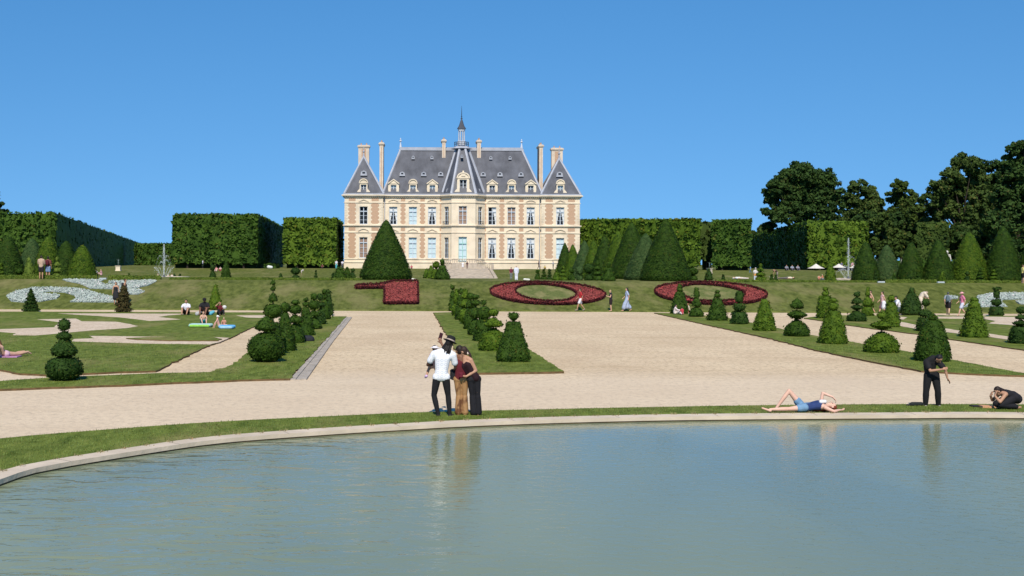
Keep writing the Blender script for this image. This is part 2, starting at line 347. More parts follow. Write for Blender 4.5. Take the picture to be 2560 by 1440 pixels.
# ================================================================== TERRAIN
def spline(pts, step=.5, closed=True):
    P = [np.array(p, float) for p in pts]; n = len(P); out = []
    rng_ = range(n) if closed else range(n - 1)
    for i in rng_:
        p0, p1, p2, p3 = P[(i - 1) % n if closed else max(i - 1, 0)], P[i], P[(i + 1) % n if closed else i + 1], P[(i + 2) % n if closed else min(i + 2, n - 1)]
        k = max(1, int(np.linalg.norm(p2 - p1) / step))
        for j in range(k):
            t = j / k
            out.append(.5 * ((2 * p1) + (-p0 + p2) * t + (2 * p0 - 5 * p1 + 4 * p2 - p3) * t * t + (-p0 + 3 * p1 - 3 * p2 + p3) * t ** 3))
    if not closed: out.append(P[-1])
    return np.array(out)
pool_px = [(0, 1208), (88, 1179), (176, 1162), (394, 1127), (563, 1104), (823, 1084), (1000, 1073), (1180, 1063), (1400, 1055), (1650, 1049), (1900, 1046), (2200, 1044), (2560, 1043)]
pw = [tuple(G(u, v)[:2]) for u, v in pool_px]
pw = [(-7.05, 13.2), (-6.85, 16.6)] + pw + [(20, 27.0), (27, 24.5), (33, 19), (36, 10), (33, -2), (22, -11), (5, -14), (-4.5, -10), (-6.6, -2), (-7.1, 6)]
pool = spline(pw, .45)
def offset(C, d):
    T = np.roll(C, -1, 0) - np.roll(C, 1, 0); T /= np.linalg.norm(T, axis=1, keepdims=True)
    N = np.c_[T[:, 1], -T[:, 0]]
    a = np.sum(C[:, 0] * np.roll(C[:, 1], -1) - np.roll(C[:, 0], -1) * C[:, 1])
    return C + N * d * (1 if a > 0 else -1)
CW = .34
cop_in, cop_out = offset(pool, -.0), offset(pool, CW)
def ringmesh(A, zA, B, zB):
    n = len(A); V = np.r_[np.c_[A, np.full(n, zA)], np.c_[B, np.full(n, zB)]]
    Fc = np.array([(i, (i + 1) % n, n + (i + 1) % n, n + i) for i in range(n)]); return V, Fc
# gravel ground: a sheet with the pool cut out
ctr = cop_out.mean(0); D = cop_out - ctr; far = []
for d in D:
    k = min(((700 if d[0] > 0 else -700) - ctr[0]) / d[0] if abs(d[0]) > 1e-6 else 1e9, ((300 if d[1] > 0 else -200) - ctr[1]) / d[1] if abs(d[1]) > 1e-6 else 1e9); far.append(ctr + d * k)
V, Fc = ringmesh(offset(pool, .3), 0, np.array(far), 0)
settag(obj('gravel_ground', V, Fc[:, ::-1] if False else Fc, M['gravel']), kind='structure')
# bank and terraces of mown grass
xs = np.r_[-900, -400, np.arange(-120, 160, 4), 400, 900]
prof = [(87.5, -.05), (87.5, .035)] + [(y, z + .03) for y, z in ZP[2:]]
ys = [];
for (a, b) in zip(prof[:-1], prof[1:]):
    k = 1 if b[0] - a[0] > 100 else max(1, int((b[0] - a[0]) / 1.2)); ys += [(a[0] + (b[0] - a[0]) * j / k, a[1] + (b[1] - a[1]) * j / k) for j in range(k)]
ys.append(prof[-1]); V = []
for (y, z) in ys:
    for x in xs: V.append((x, y + (.06 * math.sin(x * 1.7) + .05 * math.sin(x * .6) if y < 88 else 0), z + (.02 * math.sin(x * .9 + y) if 88 < y < 99 else 0)))
nx = len(xs); Fc = np.array([(j * nx + i, j * nx + i + 1, (j + 1) * nx + i + 1, (j + 1) * nx + i) for j in range(len(ys) - 1) for i in range(nx - 1)])
settag(obj('grass_bank', V, Fc, M['bank']), kind='structure')
# water and pool walls
wv = np.r_[np.c_[offset(pool, .06), np.full(len(pool), -.05)]]
settag(obj('pond_water', wv, [tuple(range(len(pool)))], M['water']), kind='structure')
bas = MB(); 
cop = thing('pond_coping', 'pale stone coping curving round the edge of the pond', 'coping', (float(pool[0][0]), float(pool[0][1]), 0))
A_, B_ = ringmesh(offset(pool, 0), .06, offset(pool, CW), .075); A2, B2 = ringmesh(offset(pool, CW), .075, offset(pool, CW), -.1); A3, B3 = ringmesh(offset(pool, 0), .06, offset(pool, 0), -.02)
CS = cat([(A_, B_), (A2, B2), (A3, B3)])
A_, B_ = ringmesh(offset(pool, .012), -.02, offset(pool, .03), -.6); obj('pond_wall', A_, B_, M['copeface'], cop)
j = MB()                                                       # joints between the coping stones
for i in range(0, len(pool), 5):
    p = offset(pool, -.004)[i]; q = offset(pool, CW)[i]; t = (q - p) / np.linalg.norm(q - p); w = np.array([-t[1], t[0]]) * 0.004
    P = [(*(p - w), .0615), (*(p + w), .0615), (*(q + w), .0765), (*(q - w), .0765)]; j.add(P, [(0, 1, 2, 3)])
JV, JF = np.array(j.V), np.array(j.F); nf = len(CS[1]); cso = obj('coping_stone', *cat([CS, (JV, JF)]), [M['coping'], M['copeface']], cop); cso.data.polygons.foreach_set('material_index', np.r_[np.zeros(nf, np.int32), np.ones(len(JF), np.int32)])
# ------------------------------------------------------------------ lawns
def inpoly(P, poly):
    x, y = P[:, 0], P[:, 1]; c = np.zeros(len(P), bool); n = len(poly)
    for i in range(n):
        x1, y1 = poly[i]; x2, y2 = poly[(i + 1) % n]
        k = ((y1 > y) != (y2 > y)); c ^= k & (x < (x2 - x1) * (y - y1) / ((y2 - y1) if y2 != y1 else 1e-9) + x1)
    return c
def sample(poly, dens, cap=60000):
    poly = np.array(poly); lo, hi = poly.min(0), poly.max(0); n = int(min(cap, dens * np.prod(hi - lo)))
    P = RNG.uniform(lo, hi, (n, 2)); return P[inpoly(P, poly)]
def sheet(name, px, z, thick, m, edge=None, jit=.055, step=.4, world=None, ymax=None):
    W = [tuple(G(u, v)[:2]) for u, v in px] if world is None else world
    C = []
    n = len(W)
    for i in range(n):
        a, b = np.array(W[i]), np.array(W[(i + 1) % n]); k = max(1, min(80, int(np.linalg.norm(b - a) / step)))
        for q in range(k): C.append(a + (b - a) * q / k)
    C = np.array(C); C += RNG.normal(0, jit, C.shape) * .6
    n = len(C); V = np.r_[np.c_[C, np.full(n, z + thick)], np.c_[C, np.full(n, z - .02)]]
    Fc = [tuple(range(n))] + [(i, i + n, (i + 1) % n + n, (i + 1) % n) for i in range(n)]
    o = obj(name, V, Fc, [m, edge or m])
    if edge:
        for f in o.data.polygons[1:]: f.material_index = 1
    import bmesh
    bm = bmesh.new(); bm.from_mesh(o.data); bmesh.ops.recalc_face_normals(bm, faces=bm.faces); bmesh.ops.triangulate(bm, faces=[f for f in bm.faces if len(f.verts) > 4]); bm.to_mesh(o.data); bm.free()
    settag(o, kind='structure'); return W
big = [(-260, 781), (0, 781), (350, 782), (640, 783), (705, 784), (632, 820), (578, 846), (522, 867), (455, 899), (390, 931), (300, 934), (205, 938), (120, 942), (50, 938), (0, 928), (-260, 922)]
bed_l = [(-300, 962), (0, 957), (120, 949), (375, 938), (525, 934), (575, 918), (625, 882), (700, 832), (760, 793), (866, 793), (813, 853), (724, 951), (600, 954), (300, 967), (0, 978), (-300, 988)]
bed_c = [(1083, 784), (1160, 782), (1319, 875), (1412, 934), (1300, 936), (1190, 937), (1173, 937), (1116, 839)]
bed_r = [(1635, 784), (1700, 785), (1819, 796), (1871, 807), (1940, 822), (2022, 839), (2130, 858), (2244, 878), (2290, 886), (2374, 902), (2560, 937), (2900, 1000), (2900, 962), (2560, 943), (2440, 939), (2305, 931), (2180, 908), (2047, 880), (1922, 848), (1780, 817)]
big_r = [(2008, 797), (2060, 790), (2300, 790), (2800, 793), (2800, 930), (2560, 877), (2374, 850), (2284, 836), (2180, 823), (2108, 813), (2057, 804)]
strip_out = [tuple(G(u, v)[:2]) for u, v in [(-160, 1122), (0, 1105), (88, 1096), (352, 1075), (563, 1061), (900, 1044), (1080, 1037), (1500, 1027), (1900, 1020), (2250, 1017), (2560, 1018), (2900, 1024)]]
Wb = sheet('lawn', big, 0, .06, M['grass'], M['edge']); Wl = sheet('lawn', bed_l, 0, .06, M['grass'], M['edge']); Wc = sheet('lawn', bed_c, 0, .07, M['grass'], M['edge']); Wr = sheet('lawn', bed_r, 0, .06, M['grass'], M['edge']); Wq = sheet('lawn', big_r, 0, .05, M['grass'], M['edge'])
co = offset(pool, CW - .02); x0, x1 = strip_out[0][0], strip_out[-1][0]
sel = [p for p in co if -7.35 < p[0] < x1 + 1 and p[1] > 17.2]; sel.sort(key=lambda p: p[0])
sel = np.array(sel); keep = [tuple(p) for p in sel]
strip = [tuple(p) for p in spline(strip_out, .5, False)] + keep[::-1] + [(-7.3, 13.0), (-9.5, 13.0)]
sheet('lawn', None, 0, .068, M['grass'], M['edge'], jit=.02, world=strip)
SW = []
def swirl(px, lay=1): SW.append([tuple(G(u, v)[:2]) for u, v in px]); sheet('gravel_path', px, .055, .006 + .004 * lay, M['swirl'], None, jit=.035)
swirl([(92, 801), (190, 799), (205, 806), (288, 807), (325, 813), (343, 818), (320, 823), (230, 829), (135, 838), (88, 842), (32, 841), (40, 836), (0, 833), (-120, 838), (-120, 830), (0, 826), (135, 821), (150, 808)])
swirl([(145, 786), (300, 786), (473, 787), (420, 791), (395, 795), (452, 801), (375, 805), (345, 801), (300, 796), (240, 792), (190, 789)])
swirl([(185, 851), (237, 849), (222, 843), (312, 844), (430, 846), (537, 846.5), (574, 848), (550, 858), (526, 865), (500, 864), (375, 863), (180, 857)])
swirl([(590, 791), (660, 790), (685, 793), (650, 797), (615, 796)])
swirl([(2248, 806), (2286, 814), (2356, 823), (2403, 830), (2471, 837), (2524, 845), (2700, 872), (2700, 882), (2524, 853), (2471, 845), (2403, 838), (2358, 832), (2287, 824), (2250, 818)])
swirl([(2248, 794), (2268, 795.5), (2258, 801), (2250, 800)]); swirl([(2335, 794), (2417, 793.5), (2549, 795), (2700, 797), (2700, 826), (2541, 816), (2471, 811), (2490, 805), (2459, 799.5), (2407, 799), (2335, 798)])
sheet('lawn', [(315, 851), (370, 848), (537, 848.5), (553, 853), (545, 857), (425, 857), (340, 854)], .055, .05, M['grass'], M['edge'])
# stone gutter beside the left bed
gt = thing('stone_gutter', 'grey stone drain channel running along the gravel side of the left topiary bed', 'gutter', G(800, 870))
gm = MB()
gl = [G(865, 793.5), G(813, 853), G(726, 951)]; gr_ = [G(880, 794.5), G(833, 855), G(766, 951)]
for (f0, f1, z) in ((0, .33, .05), (.34, .66, .03), (.67, 1, .045)):
    for a, b, c, d in ((gl[0], gl[1], gr_[0], gr_[1]), (gl[1], gl[2], gr_[1], gr_[2])):
        for k in range(24):
            t0, t1 = k / 24, (k + .985) / 24
            q = []
            for t, f in ((t0, f0), (t0, f1), (t1, f1), (t1, f0)):
                L = a.lerp(b, t); R = c.lerp(d, t); p = L.lerp(R, f); q.append((p.x, p.y, z + rnd.uniform(-.008, .008)))
            gm.prism(q, (0, 0, 0), (0, 0, -.1))
gm.build('channel_stone', M['gutter'], gt)
# blades of grass, denser near the camera
def blades(P, z, h, m, name='grass'):
    n = len(P); rng = RNG
    a = rng.uniform(0, PI, n); w = h * .22; hh = h * rng.uniform(.5, 1.3, n); lean = rng.normal(0, .45, (n, 2)) * hh[:, None]
    dx, dy = np.cos(a) * w, np.sin(a) * w
    z = np.zeros(n) + z
    V = np.stack([np.c_[P[:, 0] - dx, P[:, 1] - dy, z], np.c_[P[:, 0] + dx, P[:, 1] + dy, z], np.c_[P[:, 0] + lean[:, 0], P[:, 1] + lean[:, 1], z + hh]], 1).reshape(-1, 3)
    o = obj(name, V, np.arange(3 * n).reshape(n, 3), m); settag(o, 'short grass growing over the lawns', 'grass', kind='stuff'); return o
P = sample(strip, 420, 200000); P = P[(P[:, 0] > -11) & (P[:, 0] < 17)]; o = blades(P, .06, .036, M['blade']); o['label'] = 'short green grass blades on the strip round the pond'
P = [sample(W, 60, 60000) for W in (Wl, Wc, Wr, Wb)]; P = np.concatenate(P); P = P[(P[:, 1] < 56) & (np.abs(P[:, 0] - 2) < 32)]
for q_ in SW: P = P[~inpoly(P, q_)]
o = blades(P, .055, .05, M['blade']); o['label'] = 'mown grass blades on the lawns between the gravel paths'
# dry clippings along the coping
i = RNG.integers(0, len(co), 5000); Pd = co[i] + RNG.normal(0, .045, (5000, 2)); Pd = Pd[(Pd[:, 1] > 14) & (Pd[:, 0] > -11) & (Pd[:, 0] < 18)]; o = blades(Pd, .066, .05, M['dryblade'], 'dry_grass'); o['label'] = 'straw coloured dry grass lying along the stone coping'
# ------------------------------------------------------------------ flower beds on the bank
def bank_pt(u, v, lift):
    p = G(u, v, 84); return Vector((p.x, p.y - lift * .3, p.z + lift + .03))
def bed(label, catg, px, mbase, mleaf, leaf, dens, lift=.035, rim=None, hole=None, group=None, name='flower_bed', mrim=None):
    c0 = bank_pt(px[0][0], px[0][1], 0); t = thing(name, label, catg, c0, group)
    def dens_edge(p, st=8):
        out = []
        for i in range(len(p)):
            a, b = np.array(p[i], float), np.array(p[(i + 1) % len(p)], float); k = max(1, int(np.linalg.norm(b - a) / st)); out += [tuple(a + (b - a) * q / k) for q in range(k)]
        return out
    O = dens_edge(px); m = MB()
    if hole is None:
        V = [bank_pt(u, v, lift) for u, v in O]; V2 = [bank_pt(u, v, -.05) for u, v in O]; n = len(V)
        import bmesh
        bm = bmesh.new(); vs = [bm.verts.new(v) for v in V]; bm.faces.new(vs); bmesh.ops.triangulate(bm, faces=bm.faces[:]); bm.verts.ensure_lookup_table()
        m.add([v.co for v in bm.verts], [tuple(x.index for x in f.verts) for f in bm.faces]); bm.free()
        m.add(V + V2, [(i, i + n, (i + 1) % n + n, (i + 1) % n) for i in range(n)])
    else:
        n = len(px); m.add([bank_pt(u, v, lift) for u, v in px] + [bank_pt(u, v, lift) for u, v in hole], [(i, (i + 1) % n, n + (i + 1) % n, n + i) for i in range(n)])
        m.add([bank_pt(u, v, lift) for u, v in px] + [bank_pt(u, v, -.05) for u, v in px], [(i, (i + 1) % n, n + (i + 1) % n, n + i) for i in range(n)])
    m.build('bed_base', mbase, t)
    lo = np.array(px).min(0); hi = np.array(px).max(0); n = int(dens * np.prod(hi - lo)); Q = RNG.uniform(lo, hi, (n, 2)); k = inpoly(Q, px)
    if hole is not None: k &= ~inpoly(Q, hole)
    Q = Q[k]; P3 = np.array([bank_pt(u, v, lift + RNG.uniform(0, .08)) for u, v in Q]); N = np.tile(np.array([0, -.4, 1.0]), (len(P3), 1))
    obj('flowers' if rim else 'foliage', *cards(P3, N, leaf, .4, .8), mleaf, t)
    if rim:
        R = []
        for line in [px] + ([hole] if hole is not None else []):
            L = dens_edge(line, 1.3)
            for (u, v) in L:
                for _ in range(7): R.append(bank_pt(u + RNG.normal(0, rim * .8), v + RNG.normal(0, rim * .42), lift + RNG.uniform(.05, .2)))
        R = np.array(R); obj('border_plants', *cards(R, np.tile(np.array([0, -.6, .8]), (len(R), 1)), leaf * .95, .7, .8), mrim, t)
    return t
one = [(888, 720.5), (892, 716.5), (947, 715), (984, 707), (1044, 706.5), (1046, 762), (960, 762), (961, 722.5), (889, 723.5)]
bed('dark red flower bed planted as the numeral one below the giant yew cone', 'flower bed', one, M['redbase'], M['red'], .065, .9, rim=1.5, mrim=M['redrim'], group='numeral flower beds on the bank')
def ell(cx, cy, l, r, t, b, n=56, p=2.0, tilt=0):
    o = []
    for i in range(n):
        a = 2 * PI * i / n; c, s = math.cos(a), math.sin(a)
        x = (abs(c) ** (2 / p)) * (1 if c > 0 else -1); y = (abs(s) ** (2 / p)) * (1 if s > 0 else -1)
        o.append((cx + x * (r if x > 0 else l), cy + y * (b if y > 0 else t) + tilt * x))
    return o
def zero(label, uc, l, r, uc2, l2, r2, dy, grp):
    out = ell(uc, 736 + dy, l, r, 26, 28, tilt=5); inn = ell(uc2, 734.5 + dy, l2, r2, 20, 23, tilt=5)
    bed(label, 'flower bed', out, M['redbase'], M['red'], .065, .9, rim=1.1, hole=inn, mrim=M['redrim'], group=grp)
    # lawn kept inside the ring
    cc = bank_pt(uc2, 735 + dy, .02); o = MB(); V = [bank_pt(u, v, .02) for u, v in inn]; o.add(V + [cc], [(i, (i + 1) % len(V), len(V)) for i in range(len(V))])
    settag(o.build('grass_patch', M['light_grass']), kind='structure')
g_ = 'numeral flower beds on the bank'
zero('dark red ring shaped flower bed behind the walker in the red top', 1368, 143, 146, 1362, 73, 79, 0, g_)
zero('dark red ring shaped flower bed partly hidden by the yews of the right bed', 1778, 142, 140, 1764, 66, 98, 0, g_)
gs = 'silver leaf scroll beds on the bank'
bed('large silver leaf scroll bed low on the bank behind the small dark fir', 'scroll bed', [(16, 742), (37, 730), (82, 721), (150, 720), (212, 725), (250, 737), (287, 745), (290, 757), (250, 757), (175, 757), (190, 748), (186, 740), (162, 733), (125, 730.5), (88, 735), (137, 737), (150, 741), (140, 749), (100, 756), (62, 758), (28, 755)], M['silverbase'], M['silver'], .06, .9, group=gs, name='scroll_bed')
bed('thin winged silver leaf scroll bed high on the bank below the left box hedge', 'scroll bed', [(155, 700.5), (180, 700), (260, 701.5), (250, 706), (258, 711), (275, 714), (300, 712), (270, 709), (275, 704.5), (385, 702), (391, 705), (370, 715), (340, 722), (290, 724), (225, 723), (200, 711), (165, 704)], M['silverbase'], M['silver'], .06, .9, group=gs, name='scroll_bed')
bed('small silver leaf lobe at the right of the couple by the brown fir', 'scroll bed', [(290, 725), (350, 725), (362, 731), (345, 738), (300, 738)], M['silverbase'], M['silver'], .06, .9, group=gs, name='scroll_bed')
bed('broad silver leaf scroll bed on the bank behind the vase shaped yew', 'scroll bed', [(2408, 769), (2427, 757), (2448, 753), (2441, 743), (2477, 735), (2560, 734), (2700, 736), (2700, 752), (2560, 749), (2507, 751), (2503, 758), (2519, 768), (2451, 769)], M['silverbase'], M['silver'], .06, .9, group=gs, name='scroll_bed')
bed('short silver leaf tongue beside the walker in pink', 'scroll bed', [(2375, 741), (2394, 743), (2394, 749), (2375, 749)], M['silverbase'], M['silver'], .06, .9, group=gs, name='scroll_bed')
bed('silver leaf lobe cut off by the right edge of the picture', 'scroll bed', [(2539, 755), (2560, 751), (2640, 750), (2640, 763), (2560, 763), (2548, 761)], M['silverbase'], M['silver'], .06, .9, group=gs, name='scroll_bed')
# ================================================================== TOPIARY
seedc = [100]
def topiary(u, v, tiers, m, label, group, Y=None, leaf=None, dens=None, square=0, catg='topiary', name='topiary_yew', disp=.05, scale_y=None):
    p = G(u, v) if Y is None else on(u, Y)
    s = p.y / F; p = Vector((p.x, p.y, p.z + .03)); seedc[0] += 1
    t = thing(name, label, catg, p, group)
    leaf = leaf or max(.045, min(.16, p.y * .0011)); dens = dens or 1.5 / (leaf * leaf) * .55
    dens = min(dens, 420)
    top = 0
    for k, tr in enumerate(tiers):
        sq = square if not isinstance(tr[0], (int, float)) else 0
        prof = [(h * s, r * s) for (h, r) in tr]; top = max(top, prof[-1][0])
        V, Fc = revolve(p, prof, leaf, dens, seedc[0] * 7 + k, disp, square if k == 0 else 0)
        obj('foliage', V, Fc, M[m], t)
    sm = MB(); sm.tube(p, p + Vector((0, 0, top * .9)), .045, .02, 7); obj('stem', sm.V, sm.F, M['bark'], t)
    return t
def cone(h, r, top=3, bulge=.12, h0=0):
    o = [(h0, r * .93)]
    for i in range(1, 9):
        t = i / 9; o.append((h0 + (h - h0) * t, (r * (1 - t) + top * t) * (1 + bulge * math.sin(PI * t))))
    o.append((h, top)); return o
def ball(h0, h1, r, flat=.35):
    o = []
    for i in range(9):
        a = -PI / 2 + PI * i / 8; o.append(((h0 + h1) / 2 + (h1 - h0) / 2 * math.sin(a), max(r * flat * .4, r * abs(math.cos(a)) ** .75)))
    return o
def dome(h, r, h0=0): return [(h0, r * .9), (h0 + h * .12, r), (h0 + h * .35, r * 1.0), (h0 + h * .6, r * .86), (h0 + h * .82, r * .55), (h0 + h, r * .15)]
def disc(h0, h1, r): return [(h0, r * .2), (h0 + (h1 - h0) * .35, r * .8), (h0 + (h1 - h0) * .5, r), (h0 + (h1 - h0) * .68, r * .72), (h1, r * .15)]
def block(h, r, rt=None, h0=0): rt = rt or r * .8; return [(h0, r * .95), (h0 + (h - h0) * .15, r), (h0 + (h - h0) * .85, rt), (h, rt * .85)]
def mush(h0, h1, r): return [(h0, r * .75), (h0 + (h1 - h0) * .2, r), (h0 + (h1 - h0) * .55, r * .75), (h1, r * .12)]
gL, gC, gR, gQ = 'clipped yews in the left bed', 'clipped yews in the middle bed', 'clipped yews in the right bed', 'clipped yews in the far right bed'
topiary(665, 908, [ball(0, 73, 46, .9), mush(80, 115, 29)], 'yew', 'wide round yew ball with a mushroom cap on a stem, nearest in the left bed', gL)
topiary(682, 893, [cone(85, 30, 14), ball(96, 130, 24), mush(138, 160, 12), ball(164, 176, 6), ball(178, 190, 5)], 'yew', 'tall stacked yew with small knobs reaching highest in the left bed', gL)
topiary(712, 880, [cone(96, 29, 9), ball(98, 122, 12)], 'yew', 'dark broad yew cone with a pointed knob behind the big ball', gL)
topiary(738, 860, [dome(50, 24), mush(52, 72, 21), ball(74, 95, 17), ball(97, 108, 10)], 'yew', 'four tiered yew with flat round head beside the black bag', gL)
topiary(765, 841, [cone(72, 23, 7), ball(74, 84, 8), ball(86, 95, 6)], 'yew', 'steep yew cone topped with two small balls in the left bed', gL)
topiary(785, 825, [dome(32, 19), mush(33, 48, 17), ball(50, 72, 14), ball(74, 90, 9)], 'yew', 'yew of domes topped by a round ball, midway along the left bed', gL)
topiary(800, 813, [dome(40, 15), disc(41, 56, 13), ball(60, 78, 7)], 'yew_dark', 'yew with dome, thin disc and small head, far in the left bed', gL)
topiary(811, 800, [cone(50, 16, 6), ball(52, 62, 8), ball(64, 76, 5)], 'yew', 'narrow yew cone with double knob, second from the far end of the left bed', gL)
topiary(821, 789, [cone(54, 13, 5), ball(55, 62, 6)], 'yew_dark', 'slim yew cone at the far end of the left bed', gL)
topiary(1283, 907, [block(100, 45, 21), [(102, 3), (104, 6), (112, 12), (118, 14), (122, 9)]], 'yew', 'square sided yew obelisk with a tufted cup on top, nearest in the middle bed', gC, square=.28)
topiary(1233, 880, [dome(58, 36), mush(62, 84, 25), ball(88, 105, 13)], 'yew_light', 'round yew dome with mushroom cap and ball, second in the middle bed', gC)
topiary(1209, 856, [cone(56, 27, 15), ball(55, 88, 18), ball(92, 104, 7)], 'yew', 'yew cone carrying a large ball and a small tuft, third in the middle bed', gC)
topiary(1189, 841, [dome(44, 19), mush(46, 72, 17), disc(74, 90, 13), ball(92, 103, 9)], 'yew', 'yew of stacked bulbous tiers, fourth in the middle bed', gC)
topiary(1177, 826, [cone(52, 18, 12), ball(54, 74, 13), ball(76, 92, 9)], 'yew', 'yew cone under two balls, fifth in the middle bed', gC)
topiary(1163, 812, [ball(0, 42, 16, .9), mush(44, 66, 15), cone(88, 9, 4, h0=66)], 'yew_light', 'yew ball with skirt and spire, sixth in the middle bed', gC)
topiary(1152, 802, [cone(64, 15, 5), ball(66, 79, 8)], 'yew', 'yew cone with a single round knob, seventh in the middle bed', gC)
topiary(1141, 792, [ball(0, 32, 13, .9), cone(70, 9, 3, h0=34)], 'yew_light', 'small yew ball with a tapering spire, eighth in the middle bed', gC)
topiary(1131, 778, [cone(52, 10, 3), ball(54, 64, 5)], 'yew', 'thin pointed yew at the far end of the middle bed', gC)
topiary(1699, 786, [cone(56, 23, 9), ball(56, 66, 8), cone(75, 6, 3, h0=66)], 'yew', 'tall yew cone with pointed head behind the picnickers', gR)
topiary(1741, 794, [dome(26, 18), cone(47, 12, 5, h0=27), cone(74, 7, 4, h0=48)], 'yew', 'yew dome carrying a skirt and a bullet shaped head, beside the picnickers', gR)
topiary(1793, 803, [cone(56, 26, 9), ball(57, 68, 8), ball(69, 75, 5)], 'yew', 'broad yew cone with double knob in front of the last zero', gR)
topiary(1848, 812, [block(30, 23, 19), ball(32, 53, 15), block(82, 10, 9, h0=55)], 'yew_dark', 'yew cube carrying a ball and an upright barrel', gR)
topiary(1911, 829, [cone(80, 30, 7, .05)], 'yew_light', 'plain light green yew cone with flat tip in the right bed', gR)
topiary(1992, 843, [dome(42, 30), disc(44, 66, 24), mush(71, 96, 17)], 'yew', 'yew dome with pointed saucer and bell shaped top', gR)
topiary(2082, 862, [cone(83, 37, 17, .05), ball(84, 104, 13), ball(104, 115, 10)], 'yew_light', 'large yew cone with twisted knob standing left of the mushroom yew', gR)
topiary(2204, 884, [dome(52, 42), disc(58, 80, 28), ball(85, 102, 11)], 'yew_light', 'wide yew mound with saucer and small ball on a bare stem', gR)
topiary(2331, 906, [[(0, 40), (10, 43), (35, 40), (60, 34), (85, 27), (98, 22), (104, 12)], ball(102, 118, 12)], 'yew', 'bulky shaggy yew behind the bent person in black', gR)
topiary(2063, 797, [cone(55, 21, 14, .1), ball(55, 68, 9), ball(69, 78, 6)], 'yew_light', 'yew with rounded body and two balls behind the big cone', gQ)
topiary(2142, 805, [dome(27, 24), disc(28, 43, 15), mush(45, 62, 14), ball(62, 74, 8)], 'yew_dark', 'dark yew of dome, saucer, bell and round head', gQ)
topiary(2228, 819, [cone(62, 22, 10), ball(63, 81, 8)], 'yew_light', 'yew cone with oval head standing behind the mushroom yew', gQ)
topiary(2314, 830, [block(33, 23, 20), mush(38, 56, 18), ball(62, 82, 9)], 'yew_dark', 'yew block with leaning cap and ball above the shaggy yew', gQ)
topiary(2435, 845, [cone(92, 34, 9, .03), block(98, 9, 9, h0=92)], 'yew_light', 'bright green yew pyramid with square tip', gQ, square=.2)
topiary(2552, 861, [block(42, 28, 25), disc(44, 59, 19), mush(62, 74, 14), ball(76, 92, 11)], 'yew_dark', 'dark yew block with stacked discs at the right edge of the picture', gQ)
topiary(2169, 791, [block(23, 15, 13), mush(25, 50, 14), cone(72, 6, 3, h0=50)], 'yew_light', 'yew of block, skirt and slim spire where the bare chested walker passes', gQ)
topiary(2279, 788, [[(0, 24), (6, 27), (20, 25), (38, 17), (52, 10), (55, 5)], cone(68, 7, 4, h0=54)], 'yew_dark', 'dark rounded yew cone beside the bending figure in cream', gQ)
topiary(2491, 790, [block(22, 17, 16), ball(24, 41, 12), block(64, 7, 7, h0=44), block(70, 9, 10, h0=65)], 'yew_dark', 'vase shaped yew with square foot, ball and column', gQ)
topiary(160, 955, [ball(0, 60, 46, .9), [(62, 14), (68, 30), (78, 32), (92, 20), (106, 10)], mush(106, 126, 20), [(127, 10), (132, 14), (145, 15), (154, 9)]], 'yew_dark', 'dark tiered yew with bulbous foot standing alone on the left front lawn', 'single clipped yews on the left lawns')
topiary(538, 774, [cone(56, 18, 4), ball(52, 62, 4)], 'yew_light', 'lone slim yew cone behind the seated trio', 'single clipped yews on the left lawns')
# young firs
def fir(u, v, h, r, m, label, tiers=7, round_=False):
    p = G(u, v); s = p.y / F; p = Vector((p.x, p.y, p.z + .04)); t = thing('fir_tree', label, 'fir tree', p, 'young firs at the foot of the bank')
    tr = MB(); tr.tube(p, p + Vector((0, 0, h * s)), .05, .012); tr.build('trunk', M['bark'], t)
    Ps = []; Ns = []
    n = 3200; hh = RNG.random(n) ** 1.4 * h * s; q = hh / (h * s)
    rr = (r * s) * ((1 - q) ** (.8 if not round_ else .45)) * (.62 + .38 * np.abs(np.sin(q * tiers * PI + RNG.normal(0, .2, n)))) * RNG.uniform(.45, 1.08, n)
    a = RNG.uniform(0, 2 * PI, n); P_ = np.c_[rr * np.cos(a), rr * np.sin(a), hh] + np.array(p); N = np.c_[np.cos(a), np.sin(a), np.full(n, .4)]
    obj('branches', *cards(P_, N, .075, .7, .4), M[m], t)
fir(77, 780, 56, 24, 'yew_dark', 'small dark fir in front of the silver scroll bed', 6); fir(309, 782, 66, 23, 'yew_brown', 'brownish bushy fir hiding the lower half of a couple', 5, True)
